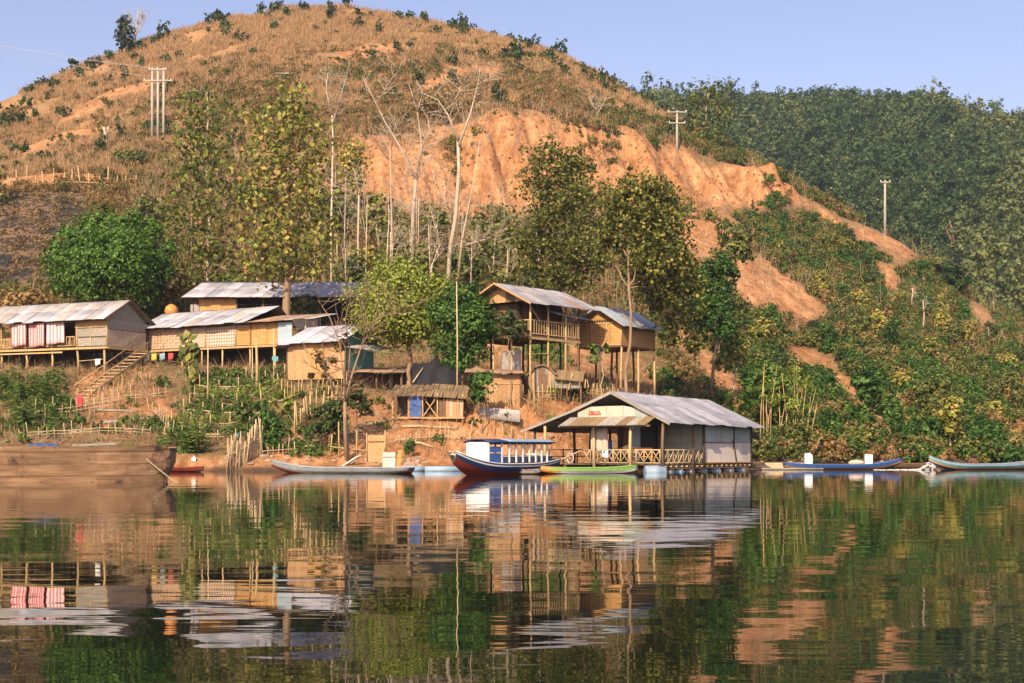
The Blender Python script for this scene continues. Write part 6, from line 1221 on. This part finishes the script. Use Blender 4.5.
for i, (t, mt, lb, ln) in enumerate(((.28, 'wood_grey', 'grey plank lying along the barge top near its bow', 1.6), (.62, 'wood_brown', 'dark plank lying on the barge top left of the blue sheet', 2.2))):
    q = MB().box((0, 0, .05), (ln, .25, .08)).build('loose_plank', M[mt], None, False, H.w((t * BL, -.4, 1.36)), (0, R(2), rzof(dvv.x, dvv.y) + R(4))); tag(q, lb, 'plank')
q = cloth('plastic_sheet', 1.1, .5, M['blue'], 'blue plastic sheet lying on the barge', 'sheet', H.w((.44 * BL, .2, 1.45)), rzof(dvv.x, dvv.y), .03); q.rotation_euler = (R(80), 0, rzof(dvv.x, dvv.y))
rp = MB().tube([H.w((1.6, w0 + .45, 1.3)), H.w((.9, w0 + .75, .7)), H.w((.1, w0 + 1.0, .05)), H.w((-.3, w0 + 1.1, -.1))], .02, 5).build('mooring_rope', M['rope']); tag(rp, 'rope slanting from the barge bow down into the water', 'rope')
boat('rowing_boat', 'small reddish brown rowing boat floating beyond the barge bow', WP(204, 78), WP(152, 79), .9, .1, .05, .03, [(.4, 'wood_dark'), (1.0, 'red')], .24, 2, 16, stern_w=.8)
# bamboo raft of poles at the right end of the house
bf = House('pole_raft', 'heap of floating bamboo poles at the right end of the raft house', WP(777, 88.5), 0, 'raft')
for i in range(12): yy = i * .16; MB().tube([(-1.3 + random.uniform(-.4, .3), yy, .12 + .1 * (i % 3)), (1.4 + random.uniform(-.3, .8), yy, .1 + .12 * (i % 3))], .075, 7).build('pole', M['bamboo_pale'], bf.r, True)
for x in (-.8, .9): MB().tube([(x, -.1, .45), (x, 1.9, .45)], .05, 6).build('crossbar', M['bamboo'], bf.r, True)
q = House('pole_raft', 'low bamboo float lying in front of the dark blue boat stern', WP(800, 85.6), 0, 'raft')
for i in range(5): MB().tube([(-2.2 + random.uniform(-.4, .3), i * .13, .06), (1.3 + random.uniform(-.5, .5), i * .13, .06)], .06, 7).build('pole', M['wood_grey'], q.r, True)

# ------------------------------------------------------------------ fences, gardens, poles and small things
def fence(name, label, pts, n, ht, r=.035, mat='bamboo_pale', rails=1, jit=.2, tilt=.08, cat='fence', part='stake'):
    base = PG(*pts[0]); rt = empty(name, base, 0, label, cat); P = [PG(*p) for p in pts]
    seglen = [(P[i + 1] - P[i]).length for i in range(len(P) - 1)]; tot = sum(seglen)
    def at(t):
        q = t * tot
        for i, sl_ in enumerate(seglen):
            if q <= sl_ or i == len(seglen) - 1: return P[i].lerp(P[i + 1], min(1, q / sl_))
            q -= sl_
    for i in range(n):
        p = at(i / (n - 1)); p = Vector((p.x + random.gauss(0, .03), p.y + random.gauss(0, .05), 0)); p.z = gz(p.x, p.y)
        h = ht * (1 + random.uniform(-jit, jit)); t = Vector((random.gauss(0, tilt), random.gauss(0, tilt), 1)).normalized() * h
        rr = r * random.uniform(.75, 1.25); MB().tube([p - base + Vector((0, 0, -.25)), p - base + t * .5, p - base + t], [rr, rr * .95, rr * .8], 5).build(part, M[mat], rt, True)
    for k in range(rails):
        hz = ht * (.35 + .4 * k / max(1, rails)); pp = []
        for i in range(9):
            p = at(i / 8); pp.append(Vector((p.x, p.y - .05, gz(p.x, p.y) + hz)) - base)
        MB().tube(pp, r * .8, 5).build('rail', M[mat], rt, True)
    return rt
fence('stake_fence', 'dense fence of upright bamboo stakes below the granary', [(560, 94.5), (600, 97), (640, 98.5), (692, 101)], 64, 1.15, .04, 'bamboo', 2)
fence('stake_fence', 'tight woven stake fence running down to the water by the small boat', [(226, 80.6), (240, 81.5), (262, 83.2)], 26, 1.75, .045, 'bamboo_pale', 2, .3)
fence('stake_fence', 'row of tall uneven stakes on the terrace left of the riverside tree', [(295, 88), (315, 90.5), (345, 92)], 15, 1.7, .05, 'bamboo', 1, .3)
fence('stake_fence', 'line of bamboo stakes along the upper path on the left hill', [(8, 184.5), (60, 185.5), (100, 186), (135, 186.5)], 15, 2.4, .10, 'bamboo', 1, .3)
fence('stake_fence', 'thin stick fence on the earth slope below the shed', [(395, 86.3), (430, 87), (470, 87.6)], 16, .9, .03, 'bamboo_pale', 1, .4)
fence('stake_fence', 'short stick fence along the slope above the houseboat', [(470, 88), (510, 88.8), (535, 89)], 9, .8, .03, 'bamboo_pale', 0, .5)
fence('garden_fence', 'thin garden fence of sticks below the curtained house', [(10, 92), (45, 93), (80, 94), (120, 95)], 14, 1.2, .03, 'bamboo_pale', 2, .3)
fence('garden_fence', 'stick fence along the lower garden above the barge', [(20, 87), (60, 87.5), (110, 88), (150, 88)], 16, .9, .03, 'bamboo_pale', 2, .3)
fence('garden_fence', 'stick fence at the left end of the bean terraces', [(150, 94), (160, 92), (172, 88)], 10, 1.0, .03, 'bamboo_pale', 1, .3)
fence('stake_fence', 'stakes standing behind the pale blue longboat', [(330, 83.6), (360, 83.8), (385, 84)], 7, 1.7, .045, 'bamboo', 1, .3)
fence('stake_fence', 'crooked stick fence on the slope under the small hut', [(288, 94), (320, 95.5), (350, 96)], 18, 1.1, .03, 'bamboo', 1, .4)
fence('stake_fence', 'low stick fence on the bank between the woven stakes and the longboat bow', [(262, 83), (285, 83.6), (305, 84)], 9, .7, .03, 'bamboo_pale', 1, .5)
fence('stake_fence', 'stick fence climbing beside the stairway', [(95, 97), (125, 99.5), (150, 101.5)], 16, 1.0, .03, 'bamboo', 1, .4)
fence('garden_fence', 'stick fence across the bare soil plot in the left garden', [(85, 96), (120, 97), (165, 97.5)], 15, .8, .025, 'bamboo_pale', 2, .4)
fence('stake_fence', 'stakes round the yard between shed and orange plank hut', [(440, 90.5), (458, 91), (474, 91)], 9, 1.3, .035, 'bamboo', 1, .3)
fence('stake_fence', 'thin sticks standing under the balcony house', [(505, 91.5), (530, 91.2), (560, 93)], 12, 1.2, .03, 'bamboo', 1, .4)
gs_ = [bush_mesh('crown', L[k_], 420, .55, .15, 520 + i_, 1.0, 5) for i_, k_ in enumerate(('dense', 'weed', 'shrub', 'bright'))]
for i_, (px, d, sc, lb) in enumerate(((70, 96, 1.3, 'green bush at the foot of the stairway'), (50, 88, 1.0, 'low bush above the middle of the barge'), (100, 89, 1.0, 'leafy bush above the barge bow end'), (135, 91, .9, 'small bush right of the lower garden fence'), (20, 98, 1.4, 'tall bush before the hammock'), (160, 100, 1.2, 'bush below the washing line'), (250, 90, 1.5, 'bush at the lower end of the bean terraces'), (292, 92, 1.6, 'bush left of the row of tall stakes'), (310, 87, 1.2, 'bush among the log steps'), (300, 99, 1.5, 'bush under the front of the small hut'),
        (365, 91, 1.2, 'bush below the timber store'), (385, 88, .9, 'small bush left of the shed door'), (410, 85.5, 1.2, 'bush above the lumpy rock'), (437, 87, .8, 'low bush below the shed'), (505, 89.8, .8, 'small bush under the bent tin sheet'), (560, 93.6, 1.3, 'low green bush below the arched hut'), (575, 95, 1.2, 'bush in front of the dense stake fence'), (650, 99, 1.6, 'bush at the right end of the dense stake fence'), (672, 100, 1.8, 'bush behind the raft house ridge'), (690, 101, 1.6, 'bush behind the far half of the raft roof'), (495, 97, 1.4, 'bush on the earth slope left of the balcony stilts'), (540, 98, 1.5, 'bush under the balcony house'))):
    o = link('garden_bush', gs_[i_ % 4], None, PG(px, d), (0, 0, random.uniform(0, 6))); o.scale = (sc, sc, sc); tag(o, lb, 'bush')
# terraced bean garden: long bamboo edging rails, each terrace its own
tr = [(208, 285, 101.5, 'uppermost'), (200, 278, 99.5, 'second highest'), (195, 282, 97.5, 'third highest'), (190, 285, 95.5, 'fourth highest'), (184, 262, 93.5, 'third lowest'), (172, 250, 91, 'second lowest'), (165, 236, 88.5, 'lowest')]
VB = [L['weed'], L['dense'], L['bright']]
for i, (p0, p1, d, nm) in enumerate(tr):
    A, B_ = PG(p0, d), PG(p1, d - 1.0); rt = empty('garden_terrace', A, 0, 'bamboo-edged bean terrace, %s on the garden slope' % nm, 'garden bed', 'bean garden terraces'); v = B_ - A
    for k in range(random.choice((1, 2, 2))):
        pp = [A.lerp(B_, (t + (random.random() - .5)) / 6) for t in range(random.choice((5, 6, 7)))]; pp = [Vector((p.x, p.y - .06 * k, gz(p.x, p.y) + .12 + .14 * k + random.uniform(-.08, .08))) - A for p in pp]
        MB().tube(pp, .04, 6).build('edging_pole', M['bamboo_pale'], rt, True)
    for k in range(5):
        p = A.lerp(B_, k / 4); z = gz(p.x, p.y); MB().tube([p - A + Vector((0, -.1, z - p.z - .3)), p - A + Vector((0, -.1, z - p.z + random.uniform(.6, 1.1)))], .035, 5).build('stake', M['bamboo'], rt, True)
    lob = []
    for k in range(14):
        p = A.lerp(B_, (k + random.random()) / 14); yo = random.uniform(.2, 1.3); q = Vector((p.x, p.y + yo, gz(p.x, p.y + yo) + random.uniform(.2, .5))) - A; lob.append((tuple(q), (random.uniform(.3, .7), .5, random.uniform(.12, .4))))
    V, F = lobe_leaves(lob, 1300, .17, 10, .25, .2); link('bean_leaves', npmesh('bean_leaves', V, F, VB[i % 3]), rt)
# bean poles in the garden
for px, d, h, lb in ((208, 96, 4.6, 'tall bean pole with drooping vine at the woven house front'), (257, 98, 3.8, 'thick bamboo pole standing in the bean garden'), (274, 99, 3.9, 'bamboo pole with a teal rag tied to it'), (252, 100, 2.6, 'short bamboo pole beside the thick garden pole'), (457, 91, 8.2, 'very tall thin bamboo pole before the deep green tree')):
    b = PG(px, d); o = empty('garden_pole', b, 0, lb, 'pole'); rr = .11 if px == 257 else .05
    MB().tube([(0, 0, -.3), (random.gauss(0, .03), 0, h * .5), (random.gauss(0, .05), 0, h)], [rr, rr * .9, rr * .6], 7).build('shaft', M['bamboo_pale'] if px != 257 else M['bamboo'], o, True)
    if px == 274: MB().add([(0, -.07, 1.95), (.32, -.05, 1.9), (.28, -.09, 1.6), (.02, -.1, 1.55), (-.14, -.06, 1.7), (-.12, -.05, 1.92)], [(0, 1, 2), (0, 2, 3), (0, 3, 4), (0, 4, 5)]).build('rag', M['teal'], o)
    if px == 208: pass
# broad-leaved vine post (large drooping leaves) before the woven house
b = PG(189, 100); o = empty('vine_post', b, 0, 'post wrapped in large drooping green leaves before the woven house', 'plant'); MB().tube([(0, 0, -.2), (0, 0, 3.6)], .07, 6).build('post', M['bamboo'], o, True)
Cc = np.array([(random.uniform(-.55, .55), random.uniform(-.4, .2), random.uniform(.5, 3.9)) for _ in range(60)]); V, F = leaf_arrays(Cc, .62, np.tile((0, -1, .2), (60, 1)), .7, .36, 2.0); link('leaves', npmesh('leaves', V, F, L['teak_green']), o)
# maize-like crop at the left edge
def crop_mesh(seed):
    rs = np.random.RandomState(seed); parts = []
    for q in range(4):
        bx, by = rs.normal(0, .3, 2); n = 16; hz_ = np.linspace(.15, 1.35, n); an = rs.uniform(0, 6.28, n); C = np.stack([bx + np.cos(an) * .17, by + np.sin(an) * .17, hz_], 1)
        parts.append(leaf_arrays(C, rs.uniform(.3, .55, n), np.stack([np.cos(an) * .4, np.sin(an) * .4, np.ones(n)], 1), .8, .16, .2, rs))
    V, F = join_arrays(parts); return npmesh('stalk', V, F, L['weed'])
cr = [crop_mesh(500 + i) for i in range(4)]
k = 0
for i in range(48):
    px, d = random.uniform(-10, 62), random.uniform(89, 101); p = PG(px, d); o = link('crop_plant', cr[i % 4], None, p, (0, 0, random.uniform(0, 6))); o.scale = (1, 1, random.uniform(.6, 1.15)); zn = ('at the left edge' if px < 14 else 'in the middle' if px < 40 else 'at the right side') + (' of the plot just above the barge' if d < 93 else ' of the plot, mid slope' if d < 97 else ' of the plot, nearest the curtained house'); tag(o, 'leafy green crop plant ' + zn, 'crop plant', 'crop plants ' + zn)
for i in range(14):
    px, d = random.uniform(176, 205), random.uniform(83, 86); p = PG(px, d); o = link('crop_plant', cr[i % 4], None, p, (0, 0, random.uniform(0, 6))); o.scale = (1, 1, random.uniform(.8, 1.1)); tag(o, 'leafy green crop plant at the water beyond the barge bow', 'crop plant', 'crop plants by the barge bow')
# utility poles
def upole(label, px, d, ytop, ybase, arms, n=1, gap=0, r=.17):
    b = PW(px, ybase, d); b.z = min(b.z, gz(b.x, b.y)); top = PW(px, ytop, d).z - b.z; o = empty('utility_pole', b, 0, label, 'utility pole')
    for k in range(n):
        x = (k - (n - 1) / 2) * gap; MB().tube([(x, 0, -.5), (x, 0, top)], [r * 1.15, r * .85], 8).build('pole', M['concrete'], o, True)
    for (z, w_) in arms: MB().box((0, -.2, top - z), (w_, .14, .16)).build('crossarm', M['concrete'], o); [MB().tube([(x, -.2, top - z + .08), (x, -.2, top - z + .3)], .07, 6).build('insulator', M['white'], o, True) for x in (-w_ * .46, 0, w_ * .46)]
    return o, b + Vector((0, 0, top))
p1, t1 = upole('triple-post concrete utility pole with crossarms on the left hillside', 158, DG(158, 140), 68, 140, [(.25, 2.7), (1.9, 4.3)], 3, .85, .2)
p2, t2 = upole('single utility pole with two crossarms on the cut crest', 677, 221.5, 111, 159, [(.2, 3.0), (1.9, 2.6)], 1, 0, .2)
p3, t3 = upole('plain pale utility pole with short top arm on the road spur', 885, 229, 181, 230, [(.2, 1.6)], 1, 0, .2)
for k, (ya, yb) in enumerate(((33, 58), (37, 60), (43, 66))):
    a, b = PW(-330, ya - 75, 240), Vector((t1.x + (-1.7, 0, 1.7)[k], t1.y, t1.z - (.0, .0, 1.6)[k])); c = a.lerp(b, .5) - Vector((0, 0, 3.0))
    pts = [a.lerp(b, t / 12) - Vector((0, 0, 4 * 2.2 * (t / 12) * (1 - t / 12))) for t in range(13)]
    tag(MB().tube(pts, .022, 3, False).build('power_line', M['wire']), ['highest thin power line crossing the sky at upper left', 'middle thin power line crossing the sky at upper left', 'lowest thin power line crossing the sky at upper left'][k], 'power line')
hs_ = House('field_shelter', 'tiny white-roofed field shelter high on the dry hill above the forked teak', PG(286, DG(286, 80)), R(8), 'shelter')
for x in (-1.1, 1.1):
    for y in (0, 1.4): hs_.post(x, y, 1.1, .07, 'wood_brown')
MB().slab([(-1.7, -.6, .95), (1.7, -.6, 1.0), (1.6, 2.0, 1.75), (-1.6, 2.0, 1.6)], .05).build('roof', M['white'], hs_.r)
# clutter on the bank
def crate(label, px, d, w_, dp, h, mat, rz=0, cat='board', lean=0, name='board'):
    p = PG(px, d); hh = House(name, label, p, rz, cat); n = max(2, int(w_ / .22))
    for i in range(n): hh.box('plank', (-w_ / 2 + (i + .5) * w_ / n, 0, h / 2), (w_ / n - .01, dp, h * random.uniform(.96, 1.03)), mat, rot=Matrix.Rotation(R(lean), 3, 'X'))
    for z in (h * .2, h * .8): hh.box('batten', (0, -dp / 2 - .02, z), (w_, .03, .08), mat, rot=Matrix.Rotation(R(lean), 3, 'X'))
    return hh
crate('tall warm wooden door leaning on stakes behind the longboat', 376, 83.8, .95, .05, 1.6, 'wood_warm', R(5), 'door', -8, 'old_door')
crate('small grey-white slatted panel standing by the longboat stern', 389, 82.8, .75, .05, 1.05, 'raft_white', R(-5), 'panel', -8, 'slatted_panel')
q = MB().box((0, 0, .62), (.24, .06, 1.25), Matrix.Rotation(R(6), 3, 'Y')).build('board', M['orange'], None, False, PG(399, 82.8)); tag(q, 'bright orange board standing at the longboat stern', 'board')
q = MB().slab([(-.7, 0, .05), (.25, 0, .65), (.45, .3, .7), (-.5, .3, .1)], .05).build('board', M['white'], None, False, PG(353, 82.6)); tag(q, 'white board lying tilted behind the longboat', 'board')
def rock(name, label, px, d, s, mat='stone', seed=0, group=None, dz=0):
    rr = np.random.RandomState(seed + int(px)); import bmesh
    bm = bmesh.new(); bmesh.ops.create_icosphere(bm, subdivisions=2, radius=1)
    for v in bm.verts: v.co *= 1 + .22 * math.sin(v.co.x * 3 + seed) * math.cos(v.co.y * 4 + seed * 2) + rr.normal(0, .05)
    me = bpy.data.meshes.new(name); bm.to_mesh(me); bm.free(); me.materials.append(M[mat]); p = PG(px, d); o = link(name, me, None, (p.x, p.y, max(p.z, 0) + dz)); o.scale = s; tag(o, label, 'rock', group); return o
rock('rock', 'pale lumpy rock at the water right of the orange board', 408, 83, (.6, .5, .5))
rock('rock', 'second pale rock beside the lumpy rock, nearer the houseboat', 420, 83.3, (.6, .4, .35), seed=3)
for i in range(34):
    px = random.uniform(205, 640); rock('stone', 'small brown stone lying along the muddy waterline', px, np.interp(px, [200, 400, 650], [81.6, 84, 93.8]) + random.uniform(-.3, .7), (random.uniform(.1, .3), random.uniform(.1, .25), random.uniform(.08, .18)), seed=i, group='stones along the waterline')
for i in range(16):
    px = random.uniform(770, 1010); rock('stone', 'small brown stone lying along the right-hand shore', px, 97 + random.uniform(-.4, .8), (random.uniform(.1, .35), random.uniform(.1, .25), random.uniform(.08, .2)), seed=i + 50, group='stones along the right shore')
# long pipes / logs along the water between rocks and houseboat
for px0, px1, d, mt, lb in ((425, 462, 80, 'sky_blue', 'pale blue plastic pipe floating left of the houseboat'), (404, 424, 80.5, 'sky_blue', 'short pale blue pipe floating right of the longboat stern')):
    a, b = WP(px0, d), WP(px1, d + .3); q = MB().tube([(0, 0, .1), b - a + Vector((0, 0, .1))], .19, 10).build('pipe', M[mt], None, True, a); tag(q, lb, 'pipe')
for i, (px, d, ln, rz, lb) in enumerate(((60, 89.5, 3.2, 8, 'weathered log lying on the plot edge above the barge'), (130, 92, 3.5, 10, 'dark branch lying on the bare soil of the left garden'), (115, 94.5, 3.0, -6, 'crooked branch lying higher on the bare soil of the left garden'), (300, 86.5, 2.4, 5, 'log laid as a step left of the garden tree'), (302, 85.2, 2.6, 0, 'lower log laid as a step left of the garden tree'), (345, 87.5, 2.2, 25, 'log slanting on the bank behind the riverside tree'), (375, 89, 2.4, 20, 'pale log on the earth slope left of the shed'), (430, 88.2, 3.4, 4, 'long pale log on the earth below the shed'), (415, 86.6, 2.2, -8, 'log lying on the lower earth slope above the rocks'))):
    p = PG(px, d); V = []; n = 6; h = ln / 2
    pts = []
    for k in range(n + 1):
        t = k / n * 2 - 1; x = p.x + math.cos(R(rz)) * h * t; y = p.y + math.sin(R(rz)) * h * t; pts.append(Vector((x, y, gz(x, y) + .1 + random.uniform(-.03, .05))) - p)
    q = MB().tube(pts, [.1 - .03 * k / n for k in range(n + 1)], 6).build('log', M['wood_grey'] if i in (1, 2) else M['bamboo_pale'], None, True, p); tag(q, lb, 'log')
q = cloth('laundry', .45, .8, M['red_cloth'], 'red cloth hung on the garden fence below the stairway', 'laundry', PG(80, 94.6) + Vector((0, -.1, 1.2)), 0, .03, nx=6, nz=4)
q = MB().tube([(0, 0, 0), (0, 0, .05), (0, 0, .2), (0, 0, .32), (0, 0, .36)], [.1, .17, .19, .12, .03], 10).build('bucket', M['teal'], None, True, PG(237, 88)); tag(q, 'small round green bucket in the lower garden', 'bucket')
q = MB().box((0, 0, .12), (.24, .2, .22)).tube([(0, 0, .22), (0, 0, .32)], .05, 8).build('jerrycan', M['white'], None, False, PG(194, 82.2)); tag(q, 'small white can on the bank beyond the rowing boat', 'can')

# ------------------------------------------------------------------ air between the camera and the far forest
hz = MB().box((0, 292, 88), (2460, 1200, 182)).build('haze', bpy.data.materials.new('haze')); hm_ = hz.data.materials[0]; hm_.use_nodes = True; t = hm_.node_tree; t.nodes.clear()
pv = t.nodes.new('ShaderNodeVolumePrincipled'); pv.inputs['Color'].default_value = (0.70, 0.84, 1.0, 1); pv.inputs['Density'].default_value = 0.00018; pv.inputs['Anisotropy'].default_value = 0.2
oo = t.nodes.new('ShaderNodeOutputMaterial'); t.links.new(pv.outputs[0], oo.inputs['Volume']); tag(hz, 'thin bluish haze in the valley air', kind='stuff')
